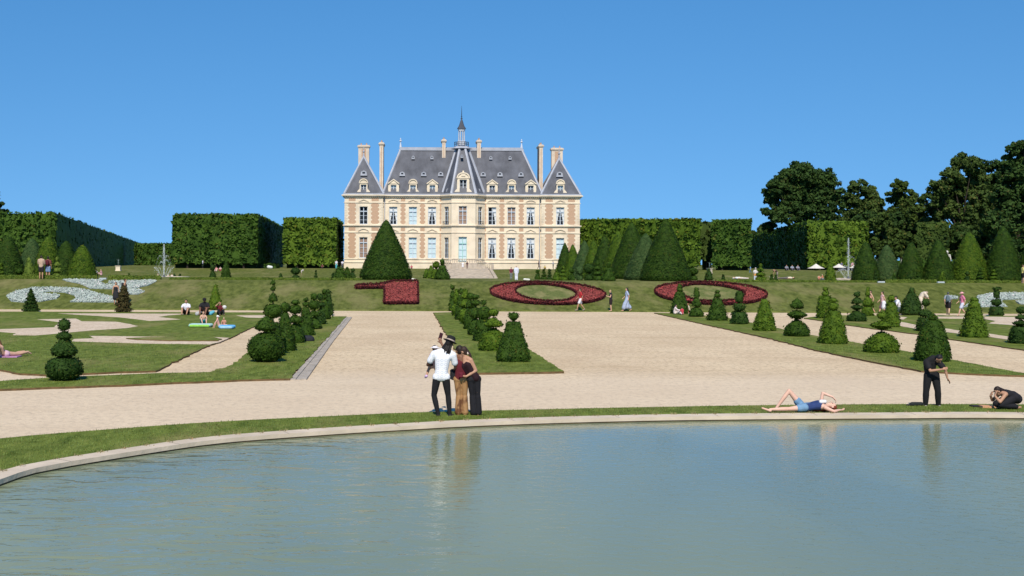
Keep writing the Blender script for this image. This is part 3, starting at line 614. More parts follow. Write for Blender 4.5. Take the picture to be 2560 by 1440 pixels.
# big cones on the terrace
gB = 'giant yew cones on the terrace'
def bigcone(u, vtop, hw, Y, m, label, fat=.22):
    b = on(u, Y); top = at(u, vtop, Y); h = top.z - b.z; r = hw * Y / F
    t = thing('yew_cone', label, 'yew cone', b, gB)
    prof = [(0, r * .95)] + [(h * i / 14, r * (1 - i / 14) ** (1 - fat * .6) * (1 + .05 * math.sin(PI * i / 14)) + .12) for i in range(1, 14)] + [(h, .06)]
    leaf = max(.065, Y * .0006); V, Fc = revolve(b, prof, leaf, .9 / leaf ** 2, int(u * 3 + Y), .012, n=36, tilt=.32)
    obj('foliage', V, Fc, M[m], t); s = MB(); s.tube(b - Vector((0, 0, .1)), b + Vector((0, 0, h * .8)), .16, .04); s.build('trunk', M['bark'], t)
bigcone(965, 549, 66, 106, 'yew', 'giant yew cone standing alone in front of the left wing of the chateau')
for a in [(1664, 547, 64, 106, 'yew', 'largest yew cone, front one of the row right of the chateau'), (1614, 583, 54, 111, 'yew_grey', 'grey green yew cone tucked behind the left flank of the largest cone'),
          (1579, 555, 56, 118, 'yew', 'tall pointed yew cone third in the row right of the chateau'), (1545, 577, 46, 128, 'yew_light', 'brighter yew cone fourth in the row right of the chateau'),
          (1512, 588, 42, 138, 'yew', 'yew cone fifth in the row right of the chateau'), (1484, 600, 36, 150, 'yew_light', 'slim yew cone between the fifth and the grey rounded one'),
          (1461, 601, 40, 158, 'yew_grey', 'rounded grey green yew cone near the chateau corner'), (1432, 611, 30, 172, 'yew_light', 'small yew cone second from the chateau wall'), (1412, 607, 28, 186, 'yew', 'yew cone closest to the right end of the chateau')]: bigcone(*a)
for a in [(20, 590, 42, 103, 'yew', 'yew cone cut by the left edge of the picture'), (80, 596, 36, 112, 'yew_grey', 'dull grey green yew cone behind the standing couple'), (121, 590, 37, 108, 'yew_light', 'yew cone right behind the couple at the top of the bank'),
          (165, 602, 36, 106, 'yew', 'yew cone in the middle between the couple and the lawn statue'), (206, 613, 36, 104, 'yew_light', 'lowest and rightmost yew cone of the left group')]: bigcone(*a, fat=.55)
for a in [(2164, 605, 33, 106, 'yew', 'yew cone just right of the right hand fountain'), (2217, 612, 34, 108, 'yew_grey', 'grey green yew cone second from the right hand fountain'), (2278, 606, 33, 106, 'yew', 'yew cone third from the right hand fountain'),
          (2346, 600, 39, 105, 'yew', 'broad yew cone in front of the small white statue'), (2423, 580, 46, 105, 'yew_light', 'tall yew cone between the broad one and the tallest'), (2507, 565, 44, 104, 'yew', 'tallest yew cone of the right hand group'), (2580, 598, 40, 104, 'yew', 'yew cone cut off by the right edge of the picture')]: bigcone(*a, fat=.45)
# small clipped shrubs on the terrace
gT = 'small clipped yews on the terrace'
def small(u, vt, vb, hw, Y, kind, m, label):
    # base follows the ground at Y, top at vt
    b = on(u, Y); h = (at(u, vt, Y).z - b.z) * F / Y
    T = {'cone': [cone(h, hw, 2)], 'fr': [block(h * .68, hw, hw * .45), ball(h * .68, h, hw * .28)], 'tier': [block(h * .25, hw), mush(h * .3, h * .55, hw * .85), mush(h * .58, h * .8, hw * .6), ball(h * .8, h, hw * .3)],
         'mush': [block(h * .35, hw * .9), ball(h * .42, h, hw)], 'ballcone': [cone(h * .6, hw, 3), ball(h * .62, h, hw * .6)], 'frus': [block(h, hw, hw * .45)]}[kind]
    topiary(u, 0, T, m, label, gT, Y=Y, name='small_topiary', leaf=.05 + Y * .0004)
for a in [(1106, 648, 0, 20, 108, 'fr', 'yew', 'square yew obelisk with a ball left of the stone steps'), (1090, 655, 0, 15, 112, 'ballcone', 'yew_light', 'light yew cone right behind the ball topped obelisk'), (1078, 664, 0, 13, 116, 'cone', 'yew_light', 'pointed yew second behind the obelisk by the steps'), (1067, 672, 0, 10, 117.5, 'cone', 'yew_light', 'lowest yew of the cluster left of the steps'),
          (850, 669, 0, 18, 108, 'frus', 'yew', 'flat topped yew left of the giant cone'), (868, 667, 0, 12, 112, 'cone', 'yew', 'pointed yew between flat topped yew and giant cone'), (882, 672, 0, 8, 114, 'ballcone', 'yew_dark', 'tiny ball topped yew touching the giant cone'), (833, 682, 0, 4, 112, 'cone', 'yew_dark', 'thin yew peg left of the flat topped yew'),
          (1344, 675, 0, 8, 112, 'ballcone', 'yew', 'small yew with knob, leftmost before the right cone row'), (1360, 673, 0, 8, 112, 'tier', 'yew', 'little tiered yew second before the right cone row'), (1374, 674, 0, 7, 112, 'tier', 'yew_dark', 'little dark tiered yew third before the right cone row'),
          (1391, 672, 0, 10, 107, 'fr', 'yew_light', 'light yew obelisk at the foot of the farthest cone'), (1408, 666, 0, 11, 107, 'tier', 'yew_light', 'pale tiered yew with pointed cap before the cone row'), (1429, 672, 0, 10, 107, 'ballcone', 'yew', 'brownish yew with ball before the cone row'), (1449, 668, 0, 9, 107, 'mush', 'yew_grey', 'yew with mushroom head before the grey cone'),
          (1472, 660, 0, 12, 107, 'mush', 'yew_dark', 'dark bottle shaped yew before the cone row'), (1494, 656, 0, 14, 107, 'tier', 'yew', 'three tiered yew with broad skirts before the cone row'), (1522, 655, 0, 18, 104, 'fr', 'yew', 'dark square yew obelisk at the foot of the tall cones'),
          (1733, 671, 0, 12, 112, 'mush', 'yew', 'tiered yew hugging the right side of the largest cone'), (1772, 671, 0, 11, 112, 'cone', 'yew_dark', 'dark narrow yew pyramid under the raised tree hedge'), (1808, 688, 0, 4, 112, 'ballcone', 'yew_dark', 'tiny yew knob on the lawn right of the dark pyramid'),
          (1902, 661, 0, 14, 108, 'tier', 'yew_light', 'bright tiered yew beside the person in orange'), (1929, 686, 0, 5, 112, 'cone', 'yew', 'tiny yew cone next to the stooping person'), (1940, 688, 0, 4, 112, 'cone', 'yew_dark', 'tiny dark yew at the feet of the stooping person'), (2076, 652, 0, 15, 106, 'cone', 'yew_light', 'yellow green yew cone before the white parasols'),
          (2189, 676, 0, 7, 103, 'tier', 'yew_dark', 'small dark tiered yew between two cones near the fountain'), (2236, 683, 0, 6, 103, 'cone', 'yew', 'small yew at the foot of the third right cone'), (2295, 682, 0, 9, 103, 'tier', 'yew', 'small tiered yew before the broad right cone'), (2356, 680, 0, 10, 102.4, 'cone', 'yew_light', 'small light yew cone in the gap of the right box hedge'),
          (2418, 680, 0, 6, 103, 'ballcone', 'yew_dark', 'small dark yew before the tall right cone'), (2451, 672, 0, 11, 103, 'tier', 'yew', 'tiered yew right of the tall right cone'), (2484, 675, 0, 12, 103, 'tier', 'yew_light', 'pale tiered yew before the tallest right cone'),
          (565, 651, 0, 14, 196, 'cone', 'yew', 'tall yew cone on the far lawn before the cube hedge'), (532, 662, 0, 10, 196, 'ballcone', 'yew_dark', 'yew with ball head on the far lawn beside the taller cone'), (739, 670, 0, 11, 198, 'mush', 'yew_dark', 'round headed yew on a square foot on the far lawn'), (790, 676, 0, 5.5, 198, 'tier', 'yew_dark', 'little tiered yew on the far lawn near the chateau'), (702, 684, 0, 5, 200, 'cone', 'yew_dark', 'tiny yew cone left of the round headed yew'),
          (323, 684, 0, 3, 200, 'cone', 'yew_dark', 'tiny shrub right of the lawn statue'), (436, 685, 0, 3, 200, 'cone', 'yew_dark', 'tiny shrub just right of the left fountain'), (450, 685, 0, 3, 200, 'cone', 'yew_dark', 'tiny shrub second right of the left fountain'),
          (73, 643, 0, 16, 101.6, 'cone', 'box', 'yellow green small cone left of the standing couple'), (143, 643, 0, 14, 101.6, 'tier', 'box', 'yellow green tiered shrub right of the standing couple'), (48, 672, 0, 8, 101.6, 'mush', 'yew', 'small yew shrub before the grey cone on the left'), (3, 658, 0, 10, 101.6, 'tier', 'yew_light', 'tiered shrub at the left edge of the picture')]:
    small(*a)
# low box hedges along the crest
def boxhedge(u0, u1, label, Y=100.9, h=.3, w=.5):
    a, b = on(u0, Y), on(u1, Y); t = thing('box_hedge', label, 'box hedge', a, 'low box hedges along the top of the bank')
    m = MB(); z = a.z; m.box(a.x, b.x, Y - w / 2 + .05, Y + w / 2 - .05, z - .1, z + h - .04); L = b.x - a.x
    n = int(L * 230); x = RNG.uniform(a.x, b.x, n); s = RNG.random(n) < .5
    P_ = np.c_[x, np.where(s, Y - w / 2, RNG.uniform(Y - w / 2, Y + w / 2, n)), np.where(s, z + RNG.uniform(0, h, n), z + h)]; N = np.where(s[:, None], np.array([0, -1., .2]), np.array([0, 0, 1.]))
    obj('foliage', *cat([(np.array(m.V), np.array(m.F)), cards(P_, N, .06, .5, .6)]), M['box'], t)
boxhedge(-40, 243, 'low box hedge below the left yew cones', h=.34); boxhedge(272, 403, 'short thick box hedge left of the left fountain', h=.36)
boxhedge(424, 905, 'long thin box hedge between the left fountain and the giant cone', h=.22); boxhedge(1790, 2192, 'long box hedge left of the gap under the right hand cones', h=.2)
boxhedge(2214, 2340, 'short bright box hedge between two floodlights on the right', h=.3); boxhedge(2364, 2620, 'box hedge running off the right edge of the picture', h=.26)
for (u, lab) in ((258, 'small white floodlight box in the left gap of the box hedge'), (2203, 'small white floodlight box at the end of the long right box hedge'), (2352, 'small white floodlight box at the foot of the small light yew cone')):
    p = on(u, 100.2); f = thing('floodlight', lab, 'floodlight', p, 'floodlights set in the bank'); m = MB(); m.box(p.x - .28, p.x + .28, p.y - .1, p.y + .12, p.z + .02, p.z + .16); m.build('housing', cloth((.6, .62, .62)), f)
    m = MB(); m.box(p.x - .25, p.x + .25, p.y - .125, p.y - .103, p.z + .04, p.z + .14); m.build('lens', cloth((.42, .50, .52)), f)
# ================================================================== TALL HEDGES AND TREES
def hedge(name, label, plan, ztop, m, leaf=.42, dens=7, base=.9, rag=.4, group='tall clipped tree hedges', trunks=3, inset=2.0, slots=None):
    """plan polygon (x,y) counter clockwise seen from above; foliage hangs from base height upward"""
    z0 = zt(plan[0][1]); t = thing(name, label, 'hedge', (plan[0][0], plan[0][1], z0), group)
    c = np.mean(plan, 0); n = len(plan); m_ = MB()
    zts = ztop if isinstance(ztop, (list, tuple)) else [ztop] * n
    sh = [tuple(np.array(p) + (c - np.array(p)) / np.linalg.norm(c - np.array(p)) * .25) for p in plan]
    for i in range(n):
        j_ = (i + 1) % n; a, b = sh[i], sh[j_]; k = max(2, int(math.hypot(b[0] - a[0], b[1] - a[1]) / 1.2)); q = max(2, int((zts[i] - z0) / 1.2)); V = []
        for y_ in range(q + 1):
            for x_ in range(k + 1):
                t_ = x_ / k; zt_ = zts[i] + (zts[j_] - zts[i]) * t_; V.append((a[0] + (b[0] - a[0]) * t_ + RNG.normal(0, .06), a[1] + (b[1] - a[1]) * t_ + RNG.normal(0, .06), z0 + base + (zt_ - .2 - z0 - base) * y_ / q))
        m_.add(V, [(y_ * (k + 1) + x_, y_ * (k + 1) + x_ + 1, (y_ + 1) * (k + 1) + x_ + 1, (y_ + 1) * (k + 1) + x_) for y_ in range(q) for x_ in range(k)])
    core = MB(); core.add([(*p, z0 + base) for p in sh] + [(*p, zts[i] - .2) for i, p in enumerate(sh)], [tuple(range(n))[::-1], tuple(range(n, 2 * n))])
    parts = []; 
    for i in range(n):
        j_ = (i + 1) % n; a, b = np.array(plan[i]), np.array(plan[j_]); L = np.linalg.norm(b - a); nn = np.array([(b - a)[1], -(b - a)[0]]) / L
        if np.dot(nn, (a + b) / 2) > 0 and np.dot(nn, a) > 0 and np.dot(nn, b) > 0: continue
        hgt = (zts[i] + zts[j_]) / 2 - z0 - base; k = int(min(9000, L * hgt * dens)); f = RNG.random(k); zt_ = zts[i] + (zts[j_] - zts[i]) * f; h = RNG.random(k)
        P_ = np.c_[a[0] + (b - a)[0] * f, a[1] + (b - a)[1] * f, z0 + base + (zt_ - z0 - base) * h]
        N = np.tile(np.array([nn[0], nn[1], .25]), (k, 1)); off = rag * (noise3(P_, .9, 3) + .5 * noise3(P_, 2.6, 5)); shade = nn[0] * .07 + nn[1] * .998 > .05
        if shade: off = (off * .2 - .1) if nn[0] > 0 else off * .4
        P_[:, :2] += nn * off[:, None]; P_[:, 2] += np.where(h < .05, RNG.uniform(-.5, .2, k), 0)
        parts.append(cards(P_, N, leaf, (.22 if nn[0] > 0 else .42) if shade else .75, .6))
    # top
    lo = np.min(plan, 0); hi = np.max(plan, 0); k = int(min(5000, np.prod(hi - lo) * 3)); P2 = RNG.uniform(lo, hi, (k, 2)); P2 = P2[inpoly(P2, plan)]
    if len(P2):
        # height interpolated by inverse distance
        d = np.array([[np.hypot(*(p - np.array(q))) + .5 for q in plan] for p in P2]); w = d ** -2; zz = (w * np.array(zts)).sum(1) / w.sum(1)
        P_ = np.c_[P2, zz + .22 * noise3(np.c_[P2, zz], .7, 8) + .1 * noise3(np.c_[P2, zz], 2.5, 9)]; parts.append(cards(P_, np.tile(np.array([0, -.2, 1.]), (len(P_), 1)), leaf, .5, .6))
    cv = np.array(m_.V); cf = np.array(m_.F); parts.insert(0, (cv, cf))
    V, Fc = cat(parts); o = obj('foliage', V, Fc, M[m], t)
    core.build('inner_foliage', M[m], t)
    # trunks, and an inner block coloured dark for the shade beneath the foliage
    for i in range(trunks):
        f = (i + .5) / trunks; a, b = np.array(plan[0]), np.array(plan[1]); p = a + (b - a) * f; p = p + (c - p) / np.linalg.norm(c - p) * .9
        tb = MB(); tb.tube((p[0], p[1], z0 - .1), (p[0] + rnd.uniform(-.2, .2), p[1], z0 + base + 1.2), .22, .15); tb.build('trunk', M['bark'], t)
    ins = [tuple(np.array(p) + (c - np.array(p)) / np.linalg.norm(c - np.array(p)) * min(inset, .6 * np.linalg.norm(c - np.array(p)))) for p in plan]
    ib = MB(); ib.add([(*p, z0 - .1) for p in ins] + [(*p, z0 + base + .3) for p in ins], [tuple(range(n)), ] + [(i, (i + 1) % n, n + (i + 1) % n, n + i) for i in range(n)]); ib.build('underside_shade', M['hedge_shade'], t)
def hp(u, Y): return ((u - CU) / F * Y, Y)
def hz(u, v, Y): return at(u, v, Y).z
# left long hedge receding (front face left, dark side face right)
hedge('tree_hedge', 'long dark tree hedge receding on the far left', [hp(-120, 213), hp(140, 213), hp(356, 576), hp(180, 600)], [hz(140, 531, 213)] * 4, 'hedge', leaf=.4, base=.3, trunks=0)
hedge('tree_hedge', 'low distant tree hedge closing the gap behind the left fountain', [hp(340, 420), hp(440, 420), hp(440, 430), hp(340, 430)], hz(400, 610, 420), 'hedge', leaf=.6, base=.2, trunks=0)
hedge('tree_hedge', 'big square cut tree hedge between the fountain and the gap left of the chateau', [hp(430, 238), hp(645, 238), hp(712, 330), hp(530, 330)], hz(540, 535, 238), 'hedge', leaf=.38, dens=9, base=1.1, trunks=3)
hedge('tree_hedge', 'bright green cube shaped tree hedge touching the left end of the chateau', [hp(707, 252), hp(841, 252), hp(859, 285), hp(735, 285)], hz(770, 545, 252), 'hedge_light', leaf=.38, dens=9, base=.9, trunks=2)
hedge('tree_hedge', 'long green tree hedge starting behind the right end of the chateau', [hp(1440, 268), hp(1752, 246), hp(1752, 262), hp(1440, 284)], [hz(1440, 549, 268), hz(1752, 547, 246), hz(1752, 547, 246), hz(1440, 549, 268)], 'hedge_light', leaf=.4, dens=9, trunks=4, rag=.45)
hedge('tree_hedge', 'brownish green squared end block of the tree hedge right of the chateau', [hp(1779, 244), hp(1878, 240), hp(1876, 262), hp(1790, 262)], hz(1830, 549, 241), 'hedge', leaf=.38, dens=9, trunks=2)
hedge('tree_hedge', 'sunken gap tree between the two clipped hedge blocks right of the chateau', [hp(1750, 250), hp(1784, 250), hp(1784, 262), hp(1750, 262)], hz(1765, 556, 250), 'treegrey', leaf=.45, dens=6, rag=.7, base=2.2, trunks=1)
hedge('tree_hedge', 'shaded receding face of the clipped hedge below the great oak', [hp(1866, 400), hp(2018, 268), hp(2060, 275), hp(1960, 400)], [hz(1884, 591, 400), hz(2018, 553, 268), hz(2018, 553, 268), hz(1884, 591, 400)], 'hedge', leaf=.42, dens=7, base=.4, trunks=0)
hedge('tree_hedge', 'sunlit yellow green clipped hedge behind the white parasols', [hp(2019, 266), hp(2165, 262), hp(2165, 275), hp(2040, 275)], [hz(2019, 552, 266), hz(2165, 556, 262), hz(2165, 556, 262), hz(2019, 552, 266)], 'hedge_light', leaf=.42, dens=8, rag=.4, trunks=3)
hedge('tree_hedge', 'narrow olive green clipped hedge block among the dark trees on the right', [hp(2292, 250), hp(2372, 250), hp(2372, 262), hp(2300, 262)], hz(2330, 557, 250), 'treeleaf', leaf=.4, dens=8, rag=.35, trunks=1)
hedge('low_hedge', 'waist high clipped hedge running behind the right hand cones', [hp(2190, 205), hp(2640, 205), hp(2640, 208), hp(2190, 208)], hz(2400, 649, 205), 'hedge', leaf=.25, dens=12, rag=.08, base=.0, trunks=0, group='low clipped hedges', inset=.5)
hedge('low_hedge', 'trimmed box shaped hedge left of the chateau lawn', [hp(659, 240), hp(690, 240), hp(700, 250), hp(665, 250)], hz(675, 661, 240), 'hedge', leaf=.2, dens=14, rag=.05, base=.0, trunks=0, group='low clipped hedges', inset=.5)
def tree(u, Y, blobs, m, label, n=9000, leaf=.5, trunk=.5, group='tall trees on the right', clump=24, gap=.35):
    b = on(u, Y); t = thing('tall_tree', label, 'tree', b, group)
    C_ = []; tr = MB(); mid = None
    for (bu, bv, br) in blobs:
        p = at(bu, bv, Y + rnd.uniform(-3, 3)); C_.append((np.array(p), br * Y / F))
    cen = np.mean([c[0] for c in C_], 0); fork = Vector((b.x + (cen[0] - b.x) * .3, b.y, b.z + (cen[2] - b.z) * .45))
    tr.tube(b - Vector((0, 0, .3)), fork, trunk, trunk * .7, 9)
    for (p, r) in C_:
        q = Vector(p); md = fork.lerp(q, .5) + Vector((rnd.uniform(-.5, .5), rnd.uniform(-.5, .5), .4)); tr.tube(fork, md, trunk * .3, trunk * .18, 6); tr.tube(md, q, trunk * .18, trunk * .05, 5)
        for _ in range(3):
            w = Vector((rnd.gauss(0, 1), rnd.gauss(0, 1), rnd.gauss(.3, .8))).normalized() * r * .8; tr.tube(q, q + w, trunk * .12, trunk * .03, 4)
    tr.build('trunk', M['bark'], t)
    clump = int(clump * 1.5); n = int(n * 2.4); leaf *= .85
    Ps = []; Ns = []; tot = sum(r * r for _, r in C_)
    for (p, r) in C_:
        k = max(4, int(clump * r * r / tot * len(C_)));
        d = RNG.normal(0, 1, (k, 3)); d /= np.linalg.norm(d, axis=1, keepdims=True); q = p + d * r * RNG.uniform(.45, 1, (k, 1)) * np.array([1, 1, .9])
        for cpt in q:
            cr = r * RNG.uniform(.22, .42); kk = int(n / (clump * len(C_))); dd = RNG.normal(0, 1, (kk, 3)); dd /= np.linalg.norm(dd, axis=1, keepdims=True); dd[:, 2] *= .7
            Ps.append(cpt + dd * cr * RNG.uniform(.5, 1.1, (kk, 1))); Ns.append(dd + np.array([0, 0, .25]))
    obj('crown', *cards(np.concatenate(Ps), np.concatenate(Ns), leaf, .6, .65), M[m], t)
tree(2010, 300, [(2010, 440, 36), (1960, 455, 32), (2060, 450, 34), (2088, 480, 26), (1930, 490, 26), (1925, 530, 22), (1990, 480, 34), (2040, 500, 34), (2000, 530, 32), (2070, 535, 28), (1950, 540, 26), (1922, 565, 18), (2020, 565, 26), (2095, 520, 20), (1990, 430, 30), (2030, 470, 30), (1975, 505, 30), (1940, 470, 24)], 'oak', 'great dark round oak with sky showing through its crown', 21000, .42, .9, clump=26)
tree(2150, 330, [(2145, 470, 24), (2175, 480, 22), (2130, 500, 26), (2185, 510, 26), (2160, 530, 32), (2120, 550, 28), (2200, 550, 28)], 'treegrey', 'airy greyish tree right of the great oak', 9000, .42, .6, clump=20)
tree(2255, 320, [(2245, 465, 18), (2262, 470, 18), (2240, 495, 26), (2275, 500, 24), (2255, 530, 34), (2220, 550, 30), (2290, 550, 28), (2250, 580, 34), (2210, 600, 26), (2285, 610, 26)], 'treeleaf', 'rounded green tree between the airy tree and the tall ones', 12000, .42, .6, clump=22)
tree(2410, 290, [(2400, 410, 26), (2430, 415, 24), (2380, 440, 28), (2440, 450, 30), (2345, 470, 26), (2400, 480, 36), (2320, 500, 22), (2360, 520, 36), (2450, 500, 32), (2420, 540, 38), (2340, 560, 30), (2390, 590, 36), (2450, 580, 36)], 'treegrey', 'tall olive tree with a rounded airy head', 17000, .42, .8, clump=24)
tree(2540, 240, [(2560, 375, 32), (2535, 400, 28), (2600, 380, 42), (2515, 440, 28), (2560, 440, 46), (2500, 490, 32), (2550, 520, 46), (2500, 560, 40), (2560, 600, 46), (2490, 620, 32), (2530, 640, 30), (2620, 480, 60)], 'oak', 'very tall dark tree filling the right edge of the picture', 19000, .4, .8, clump=26)
tree(2215, 290, [(2200, 560, 26), (2225, 590, 28), (2195, 620, 26), (2240, 625, 24), (2180, 600, 20), (2265, 600, 24), (2210, 650, 18)], 'treeleaf', 'low dark tree standing behind the right hand fountain cones', 8000, .4, .5, clump=20)
tree(2420, 255, [(2400, 590, 26), (2430, 600, 28), (2395, 630, 26), (2440, 635, 26), (2470, 600, 26), (2480, 640, 24)], 'oak', 'dark underwood tree behind the tall yew cones on the right', 7000, .38, .5, clump=20)
tree(2500, 300, [(2450, 470, 40), (2480, 430, 36), (2520, 470, 50), (2570, 450, 50), (2460, 530, 44), (2510, 540, 50), (2560, 540, 50), (2440, 600, 44), (2500, 610, 50), (2560, 620, 50)], 'oak', 'broad dark tree behind the very tall one on the right', 16000, .45, .4, clump=24)
tree(2170, 300, [(2130, 580, 30), (2165, 560, 34), (2200, 600, 34), (2150, 620, 34), (2230, 560, 34), (2260, 610, 34), (2290, 580, 30), (2310, 630, 30)], 'oak', 'dark leafy tree just behind the bright clipped hedge', 11000, .45, .4, clump=24)
tree(2360, 300, [(2340, 600, 34), (2380, 620, 34), (2420, 560, 36), (2450, 610, 36), (2300, 540, 30)], 'treeleaf', 'leafy tree filling the space behind the olive clipped block', 8000, .45, .4, clump=24)
tree(1900, 430, [(1905, 575, 14), (1885, 585, 10), (1920, 580, 12)], 'treegrey', 'small pale far tree at the foot of the great oak', 3000, .5, .3, clump=12)
tree(-15, 250, [(-5, 520, 16), (-30, 500, 30), (10, 527, 9), (-10, 540, 18)], 'oak', 'tree top rising over the hedge at the left edge of the picture', 3500, .4, .5, clump=14, group='trees behind the hedges on the left')

# ================================================================== CHATEAU
YB = 260.0
def bx(u, Y=YB): return (u - CU - .35) / F * Y
def bz(v, Y=YB): return H - (v - .45 - CV) / F * YB if Y is YB else H - (v - .45 - CV) / F * Y
ZV = lambda v: H - (v - .45 - CV) / F * YB
zb = zt(YB)
ch = thing('chateau', 'cream stone and brick chateau with grey slate roofs, tall chimneys and central lantern', 'chateau', (bx(1157), YB, zb))
class Fr:
    def __init__(s, A, B):
        s.A = np.array(A, float); s.B = np.array(B, float); s.L = np.linalg.norm(s.B - s.A); s.t = (s.B - s.A) / s.L; s.n = np.array([s.t[1], -s.t[0]])
    def p(s, a, d, z): q = s.A + s.t * a + s.n * d; return (q[0], q[1], z)
    def s_(s, u): return ((u - CU - .35) / F * s.A[1] - s.A[0]) / s.t[0]
def fbox(m, f, a0, a1, z0, z1, d0, d1):
    V = [f.p(a0, d0, z0), f.p(a1, d0, z0), f.p(a1, d1, z0), f.p(a0, d1, z0), f.p(a0, d0, z1), f.p(a1, d0, z1), f.p(a1, d1, z1), f.p(a0, d1, z1)]
    m.add(V, [(0, 1, 2, 3), (4, 7, 6, 5), (0, 4, 5, 1), (1, 5, 6, 2), (2, 6, 7, 3), (3, 7, 4, 0)])
def fpoly(m, f, pts, d0, d1):
    m.prism([f.p(a, 0, z) for a, z in pts], (f.n[0] * d1, f.n[1] * d1, 0), (f.n[0] * d0, f.n[1] * d0, 0))
def fwall(m, f, z0, z1, holes, rev=.3):
    A = sorted(set([0, f.L] + [h[0] for h in holes] + [h[1] for h in holes])); Z = sorted(set([z0, z1] + [h[2] for h in holes] + [h[3] for h in holes]))
    for i in range(len(A) - 1):
        for j in range(len(Z) - 1):
            a, z = (A[i] + A[i + 1]) / 2, (Z[j] + Z[j + 1]) / 2
            if any(h[0] < a < h[1] and h[2] < z < h[3] for h in holes): continue
            m.add([f.p(A[i], 0, Z[j]), f.p(A[i + 1], 0, Z[j]), f.p(A[i + 1], 0, Z[j + 1]), f.p(A[i], 0, Z[j + 1])], [(0, 1, 2, 3)])
    for a0, a1, h0, h1 in holes:
        for q in ([(a0, h0), (a0, h1)], [(a0, h1), (a1, h1)], [(a1, h1), (a1, h0)], [(a1, h0), (a0, h0)]):
            (p, r), (s, w) = q; m.add([f.p(p, 0, r), f.p(s, 0, w), f.p(s, -rev, w), f.p(p, -rev, r)], [(0, 1, 2, 3)])
def window(f, a0, a1, z0, z1, style, paint='whitepaint', surround=.34, name='window', parent=None, rev=.26, transom=.74, door=False):
    par = parent or ch; m = MB()
    if surround:
        fbox(m, f, a0 - surround, a0 - .012, z0 - .05, z1 + surround, 0, .07); fbox(m, f, a1 + .012, a1 + surround, z0 - .05, z1 + surround, 0, .07); fbox(m, f, a0 - .012, a1 + .012, z1 + .012, z1 + surround, 0, .07)
        fbox(m, f, (a0 + a1) / 2 - .14, (a0 + a1) / 2 + .14, z1 + .04, z1 + surround + .14, .07, .15)
        if not door: fbox(m, f, a0 - surround - .1, a1 + surround + .1, z0 - .22, z0 - .06, 0, .16)
        w = m.build(name, M['stone'], par)
    else: fbox(m, f, a0, a1, z0 - .08, z0, -rev, .02); w = m.build(name, M['stone'], par)
    d = -rev + .02; fr = MB(); W = a1 - a0; hh = z1 - z0; b = .09; fp = d + .05
    fbox(fr, f, a0, a0 + b, z0, z1, d, fp); fbox(fr, f, a1 - b, a1, z0, z1, d, fp); fbox(fr, f, a0 + b, a1 - b, z1 - b, z1, d, fp); fbox(fr, f, a0 + b, a1 - b, z0, z0 + b * 1.3, d, fp)
    mid = (a0 + a1) / 2; fbox(fr, f, mid - .075, mid + .075, z0 + b, z1 - b, d, fp + .015)
    if transom: fbox(fr, f, a0 + b, a1 - b, z0 + hh * transom - .09, z0 + hh * transom + .09, d, fp + .03)
    for k in ((.25, .5) if transom else (.5,)): fbox(fr, f, a0 + b, a1 - b, z0 + hh * k - .03, z0 + hh * k + .03, d, fp - .02)
    fr.build('frame', M[paint], w)
    g = MB(); g.add([f.p(a0, d - .02, z0), f.p(a1, d - .02, z0), f.p(a1, d - .02, z1), f.p(a0, d - .02, z1)], [(0, 1, 2, 3)]); g.build('pane', M['glass'], w)
    k = MB(); k.add([f.p(a0, d - (.12 if style in ('light', 'shutter', 'door') else .5), z0), f.p(a1, d - (.12 if style in ('light', 'shutter', 'door') else .5), z0), f.p(a1, d - (.12 if style in ('light', 'shutter', 'door') else .5), z1), f.p(a0, d - (.12 if style in ('light', 'shutter', 'door') else .5), z1)], [(0, 1, 2, 3)])
    k.build({'light': 'blind', 'shutter': 'shutter', 'door': 'door_leaf'}.get(style, 'dark_interior'), M[{'light': 'blind', 'shutter': 'shutter', 'door': 'greenpaint'}.get(style, 'room')], w)
    if style in ('swag', 'half'):
        c = MB(); dd = d - .1
        for sgn, e in ((1, a0), (-1, a1)):
            if style == 'half' and sgn > 0: continue
            prof = [(0, .14), (.2, .16), (.45, .27), (.7, .42), (.86, .47), (1, .5)]
            for (h0, w0), (h1, w1) in zip(prof[:-1], prof[1:]):
                c.add([f.p(e, dd, z0 + hh * h0), f.p(e + sgn * W * w0 * .9, dd, z0 + hh * h0), f.p(e + sgn * W * w1 * .9, dd, z0 + hh * h1), f.p(e, dd, z0 + hh * h1)], [(0, 1, 2, 3)] if sgn > 0 else [(0, 3, 2, 1)])
        c.build('curtain', M['curtain'], w)
    return w
LP = Fr((bx(861, 259.2), 259.2), (bx(957.5, 259.2), 259.2)); LM = Fr((bx(957.5), YB), (bx(1103), YB)); BL = Fr((bx(1103), YB), (bx(1129, 257.3), 257.3)); BC = Fr((bx(1129, 257.3), 257.3), (bx(1188, 257.3), 257.3))
BR = Fr((bx(1188, 257.3), 257.3), (bx(1212), YB)); RM = Fr((bx(1212), YB), (bx(1353), YB)); RP = Fr((bx(1353, 259.2), 259.2), (bx(1449.5, 259.2), 259.2))
YBK = 276.0
SL = Fr((LP.A[0], YBK), tuple(LP.A)); SR = Fr(tuple(RP.B), (RP.B[0], YBK)); BK = Fr((RP.B[0], YBK), (LP.A[0], YBK)); R1 = Fr(tuple(LP.B), tuple(LM.A)); R2 = Fr(tuple(RM.B), tuple(RP.A))
zG = zb - .3; zC = ZV(488)
UP = (ZV(562), ZV(518)); DN = (ZV(646), ZV(594.5))
wins = [(LP, 908.8, 10, 'dark', 'shutter'), (LM, 983, 10, 'swag', 'light'), (LM, 1032, 10, 'light', 'light'), (LM, 1080, 10, 'swag', 'light'), (RM, 1230.5, 10, 'half', 'swag'), (RM, 1278.5, 10, 'shutter', 'swag'), (RM, 1326.5, 10, 'swag', 'swag'), (RP, 1400.5, 10, 'swag', 'light')]
